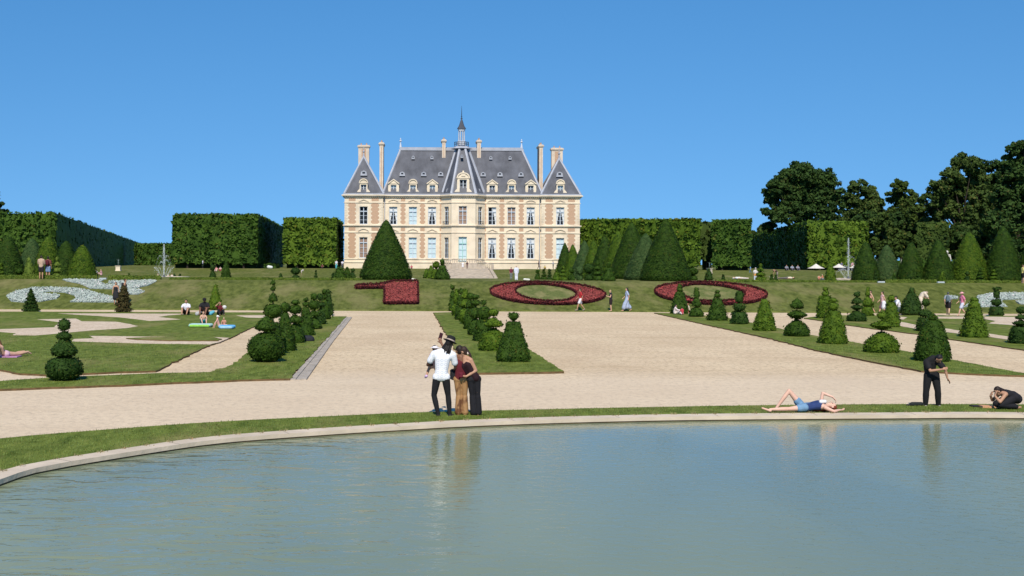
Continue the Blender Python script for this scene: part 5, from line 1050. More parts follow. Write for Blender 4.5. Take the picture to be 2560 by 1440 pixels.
POSE = {
 'stand': {}, 'akimbo': dict(elL=(-.34, -.05, 1.14), wrL=(-.16, .08, 1.0), elR=(.34, -.05, 1.14), wrR=(.16, .08, 1.0)),
 'walk': dict(kneeL=(-.09, .17, .51), ankL=(-.09, .28, .09), toeL=(-.09, .42, .05), kneeR=(.09, -.06, .49), ankR=(.09, -.32, .15), toeR=(.09, -.2, .03), elL=(-.22, -.12, 1.12), wrL=(-.2, -.08, .88), elR=(.22, .05, 1.12), wrR=(.2, .24, .95), pelvis=(0, 0, .91), hipL=(-.09, 0, .88), hipR=(.09, 0, .88)),
 'phone': dict(elL=(-.22, .08, 1.13), wrL=(-.08, .3, 1.2), elR=(.22, .08, 1.13), wrR=(.06, .3, 1.22), head=(0, .06, 1.59)),
 'sit': dict(pelvis=(0, 0, .11), waist=(0, -.02, .24), chest=(0, .02, .45), neck=(0, .05, .62), head=(0, .1, .77), hipL=(-.1, .02, .11), hipR=(.1, .02, .11), kneeL=(-.17, .40, .36), kneeR=(.17, .40, .36), ankL=(-.14, .66, .07), ankR=(.14, .66, .07), toeL=(-.15, .8, .04), toeR=(.15, .8, .04),
      shL=(-.17, .04, .56), shR=(.17, .04, .56), elL=(-.25, .2, .38), elR=(.25, .2, .38), wrL=(-.15, .40, .40), wrR=(.15, .40, .40)),
 'sitback': dict(pelvis=(0, 0, .11), waist=(0, -.06, .24), chest=(0, -.12, .43), neck=(0, -.16, .60), head=(0, -.14, .76), hipL=(-.1, .02, .11), hipR=(.1, .02, .11), kneeL=(-.12, .44, .2), kneeR=(.12, .44, .16), ankL=(-.1, .84, .07), ankR=(.1, .84, .07), toeL=(-.11, .9, .16), toeR=(.11, .9, .16),
      shL=(-.17, -.14, .55), shR=(.17, -.14, .55), elL=(-.24, -.3, .33), elR=(.24, -.3, .33), wrL=(-.24, -.4, .06), wrR=(.24, -.4, .06)),
 'kneel': dict(pelvis=(0, 0, .30), waist=(0, .04, .43), chest=(0, .12, .62), neck=(0, .18, .77), head=(0, .24, .91), hipL=(-.1, 0, .28), hipR=(.1, 0, .28), kneeL=(-.13, .38, .1), kneeR=(.13, .38, .1), ankL=(-.1, -.02, .07), ankR=(.1, -.02, .07), toeL=(-.1, -.15, .04), toeR=(.1, -.15, .04),
      shL=(-.17, .15, .72), shR=(.17, .15, .72), elL=(-.22, .32, .52), elR=(.22, .32, .52), wrL=(-.15, .5, .40), wrR=(.15, .5, .40)),
 'bend': dict(chest=(0, .24, 1.18), waist=(0, .05, 1.03), neck=(0, .40, 1.25), head=(0, .52, 1.22), shL=(-.17, .36, 1.2), shR=(.17, .36, 1.2), elL=(-.2, .42, .95), elR=(.2, .42, .95), wrL=(-.12, .48, .72), wrR=(.12, .48, .72)),
 'lie': dict(pelvis=(0, 0, .12), waist=(0, -.14, .12), chest=(0, -.34, .13), neck=(0, -.52, .12), head=(0, -.68, .13), hipL=(-.09, .02, .11), hipR=(.09, .02, .11), kneeL=(-.12, .46, .10), kneeR=(.12, .46, .10), ankL=(-.12, .86, .08), ankR=(.12, .86, .08), toeL=(-.14, .9, .18), toeR=(.14, .9, .18),
      shL=(-.17, -.45, .12), shR=(.17, -.45, .12), elL=(-.28, -.25, .09), elR=(.28, -.25, .09), wrL=(-.26, -.02, .08), wrR=(.26, -.02, .08)),
 'prone_up': dict(pelvis=(0, 0, .12), waist=(0, .14, .14), chest=(0, .32, .26), neck=(0, .42, .40), head=(0, .48, .54), hipL=(-.09, 0, .11), hipR=(.09, 0, .11), kneeL=(-.12, -.44, .08), kneeR=(.12, -.44, .08), ankL=(-.12, -.8, .14), ankR=(.12, -.8, .14), toeL=(-.12, -.92, .06), toeR=(.12, -.92, .06),
      shL=(-.17, .38, .34), shR=(.17, .38, .34), elL=(-.22, .46, .08), elR=(.22, .46, .08), wrL=(-.1, .66, .07), wrR=(.1, .66, .07)),
}
def lerp(a, b, t): return Vector(a).lerp(Vector(b), t)
def hand(m, wr, d, pn, k, curl=.35, thumb=1, s=1.0):
    d = Vector(d).normalized(); pn = Vector(pn); pn = (pn - d * pn.dot(d)).normalized(); sd = d.cross(pn) * thumb; pc = Vector(wr)
    for j in (-1, 0, 1): capsule(m, pc + sd * .022 * j * s, .0145 * s * k, pc + d * .075 * s + sd * .028 * j * s, .0135 * s * k, 8)
    for j, (off, ln) in enumerate(((.031, .068), (.0105, .078), (-.0105, .072), (-.031, .056))):
        b = pc + d * .078 * s + sd * off * s; c1 = math.cos(curl * .6); s1 = math.sin(curl * .6); mid = b + (d * c1 + pn * s1) * ln * .5 * s; c2 = math.cos(curl * 1.7); s2 = math.sin(curl * 1.7)
        capsule(m, b, .0092 * k * s, mid, .0088 * k * s, 7); capsule(m, mid, .0088 * k * s, mid + (d * c2 + pn * s2) * ln * .5 * s, .0074 * k * s, 7)
    tb = pc + d * .02 * s + sd * .03 * s; tm = tb + (d * .6 + sd * .8).normalized() * .036 * s; capsule(m, tb, .0125 * s * k, tm, .011 * s * k, 7); capsule(m, tm, .0105 * s * k, tm + (d * .85 + sd * .35 + pn * .25).normalized() * .032 * s, .0085 * s * k, 7)
def person(base, yaw, s, pose, label, skin, wear, hair=None, haircol=(.03, .02, .015), hat=None, group=None, vox=.03, J=None, face=None, fingers=None, fat=1.0, female=False, up=None, headr=1.0, shoes=None, name='person', catg='person', lift=0.0):
    base = Vector(base) + Vector((0, 0, lift)); j = dict(BASEJ); j.update(POSE[pose]); j.update(J or {})
    cy, sy = math.cos(yaw), math.sin(yaw)
    def R(p): return Vector((p[0] * cy - p[1] * sy, p[0] * sy + p[1] * cy, p[2] if len(p) > 2 else 0))
    W = {k: base + R(v) * s for k, v in j.items()}
    fdir = R(face) if face is not None else R((0, 1, 0)); fdir = fdir.normalized()
    hup = (W['head'] - W['neck']).normalized() if up is None else R(up).normalized(); fdir = (fdir - hup * fdir.dot(hup)).normalized(); side = hup.cross(fdir)
    f_ = s * fat
    def seg(m, g, e=0.0):
        e = e * s
        C = lambda a, ra, b, rb: capsule(m, a, ra * f_ + e, b, rb * f_ + e)
        if g == 'hips':
            C(W['hipL'], .092, W['hipR'], .092); C(W['pelvis'], .105, W['waist'], .098 if not female else .085)
            if female: C(W['hipL'], .1, W['hipR'], .1)
            bk = (W['hipL'] + W['hipR']) / 2 - R((0, .03, 0)) * s; C(lerp(bk, W['hipL'], .6), .085, lerp(bk, W['hipR'], .6), .085)
        if g == 'torso':
            r = .088 if female else .1
            sx = (W['shR'] - W['shL']).normalized() * .055 * s
            C(W['pelvis'] + sx * .8, r, W['waist'] + sx * .7, r * .9); C(W['pelvis'] - sx * .8, r, W['waist'] - sx * .7, r * .9)
            C(W['waist'] + sx * .8, r * .88, W['chest'] + sx, .105); C(W['waist'] - sx * .8, r * .88, W['chest'] - sx, .105); C(lerp(W['chest'], W['shL'], .5), .085, lerp(W['chest'], W['shR'], .5), .085)
            C(W['chest'], .1, lerp(W['chest'], W['neck'], .8), .075); C(lerp(W['shL'], W['neck'], .1), .056, lerp(W['neck'], W['shL'], .25), .06); C(lerp(W['shR'], W['neck'], .1), .056, lerp(W['neck'], W['shR'], .25), .06); C(W['shL'], .055, W['shR'], .055)
        if g == 'lowtorso':
            sx = (W['shR'] - W['shL']).normalized() * .05 * s; r = .09
            for q in (-1, 1): C(W['pelvis'] + sx * q, r, W['waist'] + sx * q * .8, r * .92); C(W['waist'] + sx * q * .8, r * .9, W['chest'] + sx * q, .1)
        if g == 'hem': a_ = (W['hipL'] + W['hipR']) / 2 + Vector((0, 0, .03)) * s; sx = (W['hipR'] - W['hipL']).normalized() * .07 * s; C(a_ - sx, .105, a_ + sx, .105)
        if g == 'neck': C(W['neck'] - hup * .04 * s, .056, W['head'] - hup * .06 * s, .048)
        if g == 'head':
            h = headr / fat; c = W['head']
            C(c - hup * .045 * s + fdir * .018 * s, .060 * h, c + hup * .035 * s - fdir * .005 * s, .080 * h); C(c + fdir * .0 * s + hup * .02 * s, .078 * h, c - fdir * .03 * s + hup * .03 * s, .080 * h); C(c - hup * .075 * s + fdir * .045 * s, .032 * h, c - hup * .05 * s + fdir * .03 * s, .05 * h)
            C(c + fdir * .086 * s * h + hup * .01 * s, .010 * h, c + fdir * .100 * s * h - hup * .022 * s, .013 * h); C(c + fdir * .078 * s * h - hup * .052 * s - side * .018 * s, .009 * h, c + fdir * .078 * s * h - hup * .052 * s + side * .018 * s, .009 * h)
            for q in (-1, 1): C(c + side * q * .080 * s * h + hup * .012 * s, .016 * h, c + side * q * .082 * s * h - hup * .018 * s, .012 * h)
        for q in 'LR':
            if g == 'uarm': C(W['sh' + q], .052, W['el' + q], .040)
            if g == 'sleeve': C(W['sh' + q], .060, lerp(W['sh' + q], W['el' + q], .62), .060)
            if g == 'farm': C(W['el' + q], .040, lerp(W['el' + q], W['wr' + q], .35), .040); C(lerp(W['el' + q], W['wr' + q], .3), .040, W['wr' + q], .026)
            if g == 'thigh': C(W['hip' + q], .090, lerp(W['hip' + q], W['knee' + q], .5), .076); C(lerp(W['hip' + q], W['knee' + q], .5), .076, W['knee' + q], .055)
            if g == 'short': C(W['hip' + q], .098, lerp(W['hip' + q], W['knee' + q], .72), .085)
            if g == 'minishort': C(W['hip' + q], .098, lerp(W['hip' + q], W['knee' + q], .34), .094)
            if g == 'calf': C(W['knee' + q], .054, lerp(W['knee' + q], W['ank' + q], .35), .057); C(lerp(W['knee' + q], W['ank' + q], .35), .057, W['ank' + q], .035)
            if g == 'widecalf': C(W['knee' + q], .068, lerp(W['knee' + q], W['ank' + q], .88), .082)
            if g == 'foot': C(W['ank' + q] - R((0, .02, .03)) * s, .036, W['toe' + q], .026)
            if g == 'hand' and not fingers: d = (W['wr' + q] - W['el' + q]).normalized(); C(W['wr' + q], .027, W['wr' + q] + d * .05 * s, .034); C(W['wr' + q] + d * .05 * s, .034, W['wr' + q] + d * .12 * s, .018)
        if g == 'skirt': mid = (W['kneeL'] + W['kneeR']) / 2; C(W['pelvis'], .125, lerp(W['pelvis'], mid, .9), .17); [C(W['hip' + q], .1, lerp(W['hip' + q], W['knee' + q], 1.0), .12) for q in 'LR']
        if g == 'longskirt':
            mid = (W['ankL'] + W['ankR']) / 2; C(W['pelvis'], .12, lerp(W['pelvis'], mid, .75), .15)
            for q in 'LR': C(W['hip' + q], .1, W['knee' + q], .13); C(W['knee' + q], .13, lerp(W['knee' + q], W['ank' + q], .62), .13)
    m = MB()
    for g in ('hips', 'torso', 'neck', 'head', 'uarm', 'farm', 'thigh', 'calf', 'foot', 'hand'): seg(m, g)
    if fingers:
        for q in 'LR': d, pn, cu, th = fingers[q]; capsule(m, W['wr' + q], .026 * f_, W['wr' + q] + R(d).normalized() * .02 * s, .024 * f_); hand(m, W['wr' + q] + R(d).normalized() * .012 * s, R(d), R(pn), 1.0, cu, th, s)
    body = m.build(name, skin, None, origin=base); settag(body, label, catg, group); PENDING.append((body, vox * (1 if not fingers else 1), 2))
    for (nm, segs, col, infl) in wear:
        m = MB()
        for g in segs: seg(m, g, infl)
        o = m.build(nm, cloth(col) if isinstance(col, tuple) else col, body); PENDING.append((o, vox * (1.3 if fingers else 1), 2 if not fingers else 3))
    if shoes: m = MB(); seg(m, 'foot', .014); o = m.build('shoes', cloth(shoes), body); PENDING.append((o, vox, 1))
    c = W['head']; hc = cloth(haircol, .6)
    if hair:
        m = MB(); k = headr; capsule(m, c + hup * .038 * s * k - fdir * .022 * s, .088 * s * k, c + hup * .045 * s * k - fdir * .03 * s, .086 * s * k); capsule(m, c - hup * .02 * s - fdir * .035 * s, .075 * s * k, c + hup * .03 * s - fdir * .035 * s, .085 * s * k)
        if hair == 'long': capsule(m, c - fdir * .06 * s, .07 * s, W['neck'] - fdir * .10 * s - hup * .10 * s, .06 * s); capsule(m, W['neck'] - fdir * .10 * s - hup * .08 * s, .06 * s, W['neck'] - fdir * .12 * s - hup * .26 * s, .035 * s)
        if hair == 'bun': capsule(m, c - fdir * .1 * s + hup * .06 * s, .04 * s, c - fdir * .12 * s + hup * .07 * s, .035 * s)
        if hair == 'pony': capsule(m, c - fdir * .10 * s - hup * .01 * s, .035 * s, c - fdir * .12 * s - hup * .12 * s, .034 * s); capsule(m, c - fdir * .12 * s - hup * .12 * s, .034 * s, c - fdir * .11 * s - hup * .28 * s, .015 * s)
        if hair == 'dread':
            for q in range(16):
                a = -PI + PI * q / 15; dd = (side * math.cos(a) + fdir * math.sin(a) * .8); p0 = c + dd * .07 * s + hup * .02 * s; p1 = W['neck'] + dd * (.085 + .02 * (q % 3)) * s - hup * (.02 + .05 * (q % 2)) * s; capsule(m, p0, .022 * s, p1, .016 * s, 7)
        o = m.build('hair', hc, body); PENDING.append((o, vox, 1))
    if hat:
        kind, hcol = hat[0], hat[1]; m = MB(); t = c + hup * .05 * s * headr
        def ring(ctr, r, n=20, el=1.0): return [ctr + side * r * math.cos(2 * PI * i / n) + fdir * r * el * math.sin(2 * PI * i / n) for i in range(n)]
        def loft(rs):
            V = sum(rs, []); n = len(rs[0]); m.add(V, [(a * n + i, a * n + (i + 1) % n, (a + 1) * n + (i + 1) % n, (a + 1) * n + i) for a in range(len(rs) - 1) for i in range(n)] + [tuple(range(n))[::-1], tuple(range((len(rs) - 1) * n, len(rs) * n))])
        k = s * headr
        if kind == 'brim':
            loft([ring(t - hup * .006 * s, .155 * k), ring(t + hup * .006 * s, .165 * k), ring(t + hup * .012 * s, .11 * k), ring(t + hup * .07 * s, .103 * k), ring(t + hup * .115 * s, .092 * k), ring(t + hup * .13 * s, .06 * k)])
            V = ring(t - hup * .006 * s, .19 * k)
        elif kind == 'cap':
            loft([ring(t - hup * .02 * s, .1 * k), ring(t + hup * .02 * s, .099 * k), ring(t + hup * .06 * s, .075 * k), ring(t + hup * .075 * s, .03 * k)]); q = [t - hup * .015 * s + side * .07 * k * a + fdir * (.08 * k + .08 * k * b) for a, b in ((-1, 0), (1, 0), (.8, 1), (-.8, 1))]; m.prism(q, (0, 0, 0), tuple(hup * .012 * s))
        elif kind == 'sun': loft([ring(t - hup * .03 * s, .17 * k), ring(t - hup * .02 * s, .175 * k), ring(t + hup * .01 * s, .1 * k), ring(t + hup * .06 * s, .08 * k), ring(t + hup * .075 * s, .03 * k)])
        ho = m.build('hat', cloth(hcol), body)
        if len(hat) > 2:
            m = MB(); loft([ring(t + hup * .016 * s, .1135 * k), ring(t + hup * .042 * s, .1095 * k)]); m.build('hat_band', cloth(hat[2]), ho)
    if fingers or headr > 1.2:
        m = MB()
        for q in (-1, 1): e = c + fdir * .083 * s * headr + side * q * .03 * s * headr + hup * .012 * s; capsule(m, e, .009 * s * headr, e + side * .002, .009 * s * headr, 8)
        m.build('eyes', cloth((.02, .015, .012), .3), body)
    return body, W
TEE = ['torso', 'sleeve', 'lowtorso']; TANK = ['lowtorso']; LONG = ['torso', 'sleeve', 'uarm', 'farm']; TR = ['hips', 'thigh', 'calf']; SH = ['hips', 'short']; MSH = ['hips', 'minishort']
AWAY, TOW, LEFT, RIGHT = 0.0, PI, PI / 2, -PI / 2
# ---------------- foreground group by the pond
B1 = G(1109, 1046)
def shirtmat():
    m, n, l, p = nt('patterned_shirt'); p.inputs['Roughness'].default_value = .9; tc = n.new('ShaderNodeTexCoord'); sp = n.new('ShaderNodeSeparateXYZ'); cb = n.new('ShaderNodeCombineXYZ'); l.new(tc.outputs['Object'], sp.inputs[0]); l.new(sp.outputs['X'], cb.inputs['X']); l.new(sp.outputs['Z'], cb.inputs['Y'])
    fr = n.new('ShaderNodeVectorMath'); fr.operation = 'SCALE'; fr.inputs['Scale'].default_value = 11; l.new(cb.outputs[0], fr.inputs[0]); f2 = n.new('ShaderNodeVectorMath'); f2.operation = 'FRACTION'; l.new(fr.outputs[0], f2.inputs[0]); sb = n.new('ShaderNodeVectorMath'); sb.operation = 'SUBTRACT'; sb.inputs[1].default_value = (.5, .5, 0); l.new(f2.outputs[0], sb.inputs[0])
    ln = n.new('ShaderNodeVectorMath'); ln.operation = 'LENGTH'; l.new(sb.outputs[0], ln.inputs[0]); s2 = n.new('ShaderNodeMath'); s2.operation = 'SUBTRACT'; s2.inputs[1].default_value = .3; l.new(ln.outputs['Value'], s2.inputs[0]); ab = n.new('ShaderNodeMath'); ab.operation = 'ABSOLUTE'; l.new(s2.outputs[0], ab.inputs[0])
    r = n.new('ShaderNodeValToRGB'); r.color_ramp.elements[0].position = .05; r.color_ramp.elements[1].position = .1; r.color_ramp.elements[0].color = (.56, .60, .68, 1); r.color_ramp.elements[1].color = (.78, .79, .82, 1); l.new(ab.outputs[0], r.inputs['Fac']); l.new(r.outputs[0], p.inputs['Base Color']); return m
SHIRT = shirtmat()
gF = 'family group at the pond edge'
man, Wm = person(B1, AWAY, 1.0, 'stand', 'man in black hat and white patterned shirt, seen from behind carrying a baby', SKIN_DARK,
    [('trousers', TR, (.012, .012, .014), .010), ('shirt', ['torso', 'sleeve', 'lowtorso', 'hips'], SHIRT, .017)], hair='dread', haircol=(.012, .009, .008), hat=('brim', (.012, .012, .013), (.42, .34, .28)), group=gF, vox=.009, fat=1.0,
    J=dict(pelvis=(-.06, 0, .95), waist=(-.05, 0, 1.10), chest=(-.03, .0, 1.34), neck=(.06, .02, 1.54), head=(.12, .05, 1.69), hipL=(-.15, 0, .93), hipR=(.04, 0, .93), kneeL=(-.22, .03, .52), kneeR=(.10, .03, .52), ankL=(-.12, 0, .09), ankR=(.14, -.01, .09), toeL=(-.16, .15, .04), toeR=(.22, .13, .04),
           shL=(-.22, .02, 1.46), shR=(.21, .02, 1.43), elL=(-.36, .08, 1.20), wrL=(-.22, .32, 1.18), elR=(.27, .1, 1.14), wrR=(.24, .34, 1.05)), face=(.45, .9, 0), fingers={'L': ((.8, .5, .2), (0, -.5, 1), .6, 1), 'R': ((-.3, .9, -.1), (-1, 0, 0), .9, -1)}, shoes=(.015, .015, .017))
bb = Vector((B1.x - .24, B1.y + .30, B1.z))
person(bb, 0, .50, 'stand', 'baby in white cap held against the shoulder of the man in the hat', SKIN_TAN, [('romper', ['lowtorso', 'hips', 'torso'], (.60, .38, .34), .02), ('shoes', ['foot'], (.62, .45, .70), .03)], hat=('sun', (.75, .72, .74)), hair='short', group=gF, vox=.011, headr=1.35, fat=1.25,
    J=dict(pelvis=(.02, 0, 2.34), waist=(.04, 0, 2.46), chest=(.06, 0, 2.68), neck=(.08, 0, 2.86), head=(.09, 0, 3.10), hipL=(-.08, 0, 2.32), hipR=(.1, 0, 2.32), kneeL=(-.2, -.05, 2.18), ankL=(-.30, -.22, 1.90), toeL=(-.34, -.16, 1.82), kneeR=(.15, .1, 2.1), ankR=(.12, .0, 1.84), toeR=(.1, .12, 1.8),
           shL=(-.1, 0, 2.82), shR=(.24, 0, 2.82), elL=(-.16, -.1, 2.62), wrL=(.0, -.22, 2.62), elR=(.3, -.12, 2.64), wrR=(.34, -.26, 2.76)), face=(1, -.45, 0))
B2 = G(1152, 1044)
ww, Ww = person(B2, AWAY, .97, 'stand', 'woman in gold patterned trousers standing half hidden between the other two adults', SKIN_BROWN,
    [('top', ['lowtorso'], (.12, .012, .02), .014), ('trousers', ['hips', 'thigh', 'widecalf'], None or mat('gold_trousers', (.36, .20, .085), (.13, .055, .022), 5, .6, stretch=(1.4, 1, .8), lo=.42, hi=.52), .004)], hair='short', haircol=(.02, .013, .01), group=gF, vox=.009, female=True,
    J=dict(shR=(.13, .1, 1.36), shL=(-.16, .04, 1.38), elL=(-.32, .22, 1.50), wrL=(-.46, .30, 1.72), elR=(.2, .12, 1.1), wrR=(.05, .05, .98), kneeL=(-.05, .02, .49), kneeR=(.09, .02, .49), ankL=(-.06, 0, .08), ankR=(.1, 0, .08), toeL=(-.14, .08, .03), toeR=(.1, -.1, .03), hipL=(-.08, 0, .9), hipR=(.09, 0, .9), head=(-.04, .02, 1.56)), face=(-.6, .8, 0),
    fingers={'L': ((-.35, .1, .9), (0, 1, 0), .5, 1), 'R': ((-.9, -.2, .1), (0, -1, 0), .7, -1)}, shoes=(.30, .17, .08))
ph = Ww['wrL'] + Vector((-.03, 0, .12)); m = MB(); m.prism([ph + Vector((-.04, .02, -.02)), ph + Vector((.035, .02, -.045)), ph + Vector((.075, .02, .10)), ph + Vector((0, .02, .125))], (0, 0, 0), (0, .011, 0))
o = m.build('phone', cloth((.05, .012, .015), .3), None, origin=ph); settag(o, 'dark red backed smartphone held up above the baby', 'phone')
B3 = G(1187, 1045)
w3, W3 = person(B3, AWAY, .98, 'stand', 'woman with tied back hair in black wide trousers leaning towards the others', SKIN_TAN,
    [('top', ['lowtorso'], (.022, .006, .01), .012), ('trousers', ['hips', 'thigh', 'widecalf'], (.012, .012, .016), .002)], hair='pony', haircol=(.035, .018, .012), group=gF, vox=.009, female=True,
    J=dict(pelvis=(-.02, 0, .92), waist=(-.09, .01, 1.04), chest=(-.20, .02, 1.22), neck=(-.22, .03, 1.40), head=(-.27, .04, 1.52), hipL=(-.10, 0, .9), hipR=(.05, 0, .9), kneeL=(-.06, .03, .49), kneeR=(.07, .0, .49), ankL=(-.02, 0, .08), ankR=(.09, .02, .08), toeL=(-.05, .14, .03), toeR=(.03, -.12, .03),
           shL=(-.30, .09, 1.30), shR=(-.10, -.04, 1.34), elL=(-.30, .2, 1.05), wrL=(-.34, .1, .98), elR=(.02, -.06, 1.10), wrR=(-.20, -.10, .97)), face=(-1, .25, .1), fingers={'L': ((.1, -.9, 0), (1, 0, 0), .8, 1), 'R': ((-.95, .05, .2), (0, -.2, 1), .8, -1)})
m = MB(); q = W3['head'] + Vector((.09, -.04, -.01)); capsule(m, q, .026, q + Vector((.012, 0, -.02)), .026); o = m.build('scrunchie', cloth((.78, .66, .58)), w3)
m = MB(); q = W3['wrR'] + Vector((-.12, .0, .02)); m.lathe(q, [(-.05, .035), (-.03, .05), (.05, .055), (.07, .03)], 10); o = m.build('small_purse', cloth((.14, .015, .03)), None, origin=q); settag(o, 'small dark red purse held between the two women', 'purse')
m = MB(); q = Wm['wrR'] + Vector((.02, -.02, -.08)); m.lathe(q, [(-.13, .07), (-.1, .12), (.05, .11), (.12, .06)], 12); o = m.build('shoulder_bag', cloth((.015, .017, .022)), None, origin=q); settag(o, 'black shoulder bag hanging at the right hand of the man in the hat', 'bag')
# ---------------- right foreground
B4 = G(2330, 1021)
person(B4, AWAY, .90, 'stand', 'bent person all in black rubbing one forearm beside the pond', SKIN_TAN, [('trousers', TR, (.010, .010, .012), .03), ('shirt', ['torso', 'sleeve', 'lowtorso', 'hips'], (.012, .012, .014), .024)], hair='short', haircol=(.012, .01, .012), group=None, vox=.009, fat=.98,
    J=dict(pelvis=(-.02, 0, .92), waist=(-.06, .02, 1.06), chest=(-.06, .0, 1.24), neck=(.01, -.08, 1.39), head=(.09, -.20, 1.36), hipL=(-.11, 0, .9), hipR=(.08, 0, .9), kneeL=(-.17, -.02, .48), kneeR=(.14, -.04, .48), ankL=(-.17, .02, .08), ankR=(.18, .02, .08), toeL=(-.21, -.12, .03), toeR=(.22, -.12, .03),
           shL=(-.17, -.04, 1.27), shR=(.13, -.06, 1.28), elL=(-.15, -.24, 1.04), wrL=(.13, -.40, 1.10), elR=(.20, -.36, 1.08), wrR=(.25, -.38, .86)), face=(.35, -.5, -.8), up=(.35, -.75, .45), fingers={'L': ((.9, -.1, .3), (0, 1, 0), .9, -1), 'R': ((.45, -.2, -.85), (-1, 0, 0), .3, 1)}, shoes=(.45, .42, .38))
p = G(2290, 1021); m = MB(); capsule(m, (p.x - .1, p.y, p.z + .1), .06, (p.x + .14, p.y + .02, p.z + .11), .05); capsule(m, (p.x - .22, p.y, p.z + .08), .03, (p.x + .2, p.y + .02, p.z + .09), .035); o = m.build('bag', cloth((.018, .022, .022)), None, origin=p); settag(o, 'crumpled black bag on the grass beside the bent person', 'bag'); PENDING.append((o, .015, 2))
# woman lying on her back, head to the right
B5 = G(2010, 1037); B5.z = .05
person(B5, 0, 1.0, 'stand', 'red haired woman in denim shorts lying on her back by the pond', mat('skin_pale', (.68, .43, .33), (.62, .38, .28), 6, .5), [('shorts', MSH, (.16, .29, .44), .012), ('top', ['lowtorso'], (.025, .05, .16), .016)], hair='long', haircol=(.22, .045, .02), vox=.009, female=True, fat=.9,
    J=dict(pelvis=(.02, 0, .13), waist=(.16, 0, .15), chest=(.34, 0, .18), neck=(.50, .0, .17), head=(.64, 0, .16), hipL=(-.02, .09, .13), hipR=(-.02, -.09, .13), kneeL=(-.32, .1, .50), kneeR=(-.38, -.13, .10), ankL=(-.62, .08, .10), ankR=(-.84, -.16, .09), toeL=(-.78, .08, .06), toeR=(-1.02, -.16, .12),
           shL=(.44, .16, .17), shR=(.44, -.17, .14), elL=(.50, .2, .44), wrL=(.70, .1, .36), elR=(.62, -.22, .06), wrR=(.78, -.12, .08)), face=(.1, -.3, 1), up=(1, 0, 0), fingers={'L': ((.6, -.3, -.7), (-.5, 0, -.5), .6, 1), 'R': ((.9, .4, .0), (0, 0, 1), .5, -1)})
m = MB(); p = B5 + Vector((.36, -.10, .27)); capsule(m, p, .05, p + Vector((.1, .02, .0)), .045); o = m.build('blouse', cloth((.75, .75, .78)), None, origin=p); settag(o, 'crumpled white cloth lying on the chest of the red haired woman', 'cloth'); PENDING.append((o, .015, 1))
B6 = G(2532, 1029); B6.z = .08
person(B6, LEFT, .95, 'kneel', 'woman in black with loose dark hair crouching low beside the orange towel', SKIN_TAN, [('top', ['lowtorso'], (.012, .012, .016), .02), ('trousers', ['hips', 'thigh', 'calf'], (.012, .012, .016), .03)], hair='long', haircol=(.022, .013, .01), vox=.009, female=True,
    J=dict(pelvis=(0, -.1, .24), waist=(0, 0, .33), chest=(0, .16, .36), neck=(0, .30, .40), head=(0, .38, .42), shL=(-.15, .26, .36), shR=(.15, .26, .36), elL=(-.2, .42, .18), elR=(.2, .42, .18), wrL=(-.1, .5, .32), wrR=(.1, .52, .3), kneeL=(-.13, .36, .1), kneeR=(.13, .36, .1), ankL=(-.12, -.02, .06), ankR=(.12, -.02, .06)), face=(0, .6, -.7), up=(0, .6, .6), fingers={'L': ((.2, -.3, .9), (0, -1, 0), .6, 1), 'R': ((-.2, -.3, .9), (0, -1, 0), .6, -1)})
p = G(2478, 1026); m = MB(); m.box(p.x - .26, p.x + .2, p.y - .12, p.y + .12, p.z + .07, p.z + .12); o = m.build('towel', cloth((.62, .33, .18)), None, origin=p); settag(o, 'folded orange towel before the crouching woman', 'towel')
p = G(2443, 1024); m = MB(); m.box(p.x - .14, p.x + .12, p.y - .1, p.y + .12, p.z + .07, p.z + .10); o = m.build('mat', cloth((.03, .025, .022)), None, origin=p); settag(o, 'black mat lying on the grass left of the orange towel', 'mat')
# ---------------- midground people
def P_(u, v, yaw, hpx, pose, label, skin, wear, hgt=1.7, Y=None, **k):
    b = G(u, v) if Y is None else on(u, Y)
    b = Vector((b.x, b.y, b.z + (.07 if Y is None and b.y < 87 else .03)))
    s = hpx / F * b.y / hgt
    s = max(.5, s); k.setdefault('vox', max(.018, b.y * .00025)); return person(b, yaw, s, pose, label, skin, wear, **k)
gW = 'walkers on the path at the foot of the bank'
T = lambda c: ('shirt', TEE, c, .022)
P_(1451, 778, LEFT, 55, 'walk', 'walker in red T-shirt and white shorts passing the first zero', SKIN_TAN, [T((.42, .03, .035)), ('shorts', SH, (.75, .74, .78), .02)], hair='short', haircol=(.03, .012, .012), group=gW, shoes=(.3, .25, .2))
P_(1527, 779, LEFT, 53, 'phone', 'fair haired woman in black top and black shorts behind the walker in red', SKIN, [('top', ['lowtorso', 'torso'], (.02, .02, .03), .03), ('shorts', SH, (.02, .012, .014), .03)], hair='short', haircol=(.42, .30, .16), group=gW, female=True)
P_(1567, 779, LEFT, 58, 'walk', 'dark haired woman in long pale blue dress on the path', SKIN, [('dress', ['torso', 'sleeve', 'hips', 'longskirt', 'lowtorso'], (.36, .43, .58), .02)], hair='long', haircol=(.012, .012, .02), group=gW, female=True)
P_(103, 699, AWAY, 58, 'phone', 'person in beige hooded top and black shorts standing on top of the bank', SKIN_TAN, [('hoodie', LONG + ['lowtorso'], (.50, .36, .26), .035), ('shorts', SH, (.02, .018, .02), .02)], Y=100.3, hair='short', haircol=(.03, .02, .015), group='couple standing on the top of the bank')
bk_, Wk = P_(120, 697, AWAY, 56, 'stand', 'person in blue denim shorts with dark red top standing right of the one in beige', SKIN_TAN, [T((.16, .05, .04)), ('shorts', SH, (.20, .30, .48), .02)], Y=100.8, hair='short', haircol=(.015, .012, .012), group='couple standing on the top of the bank')
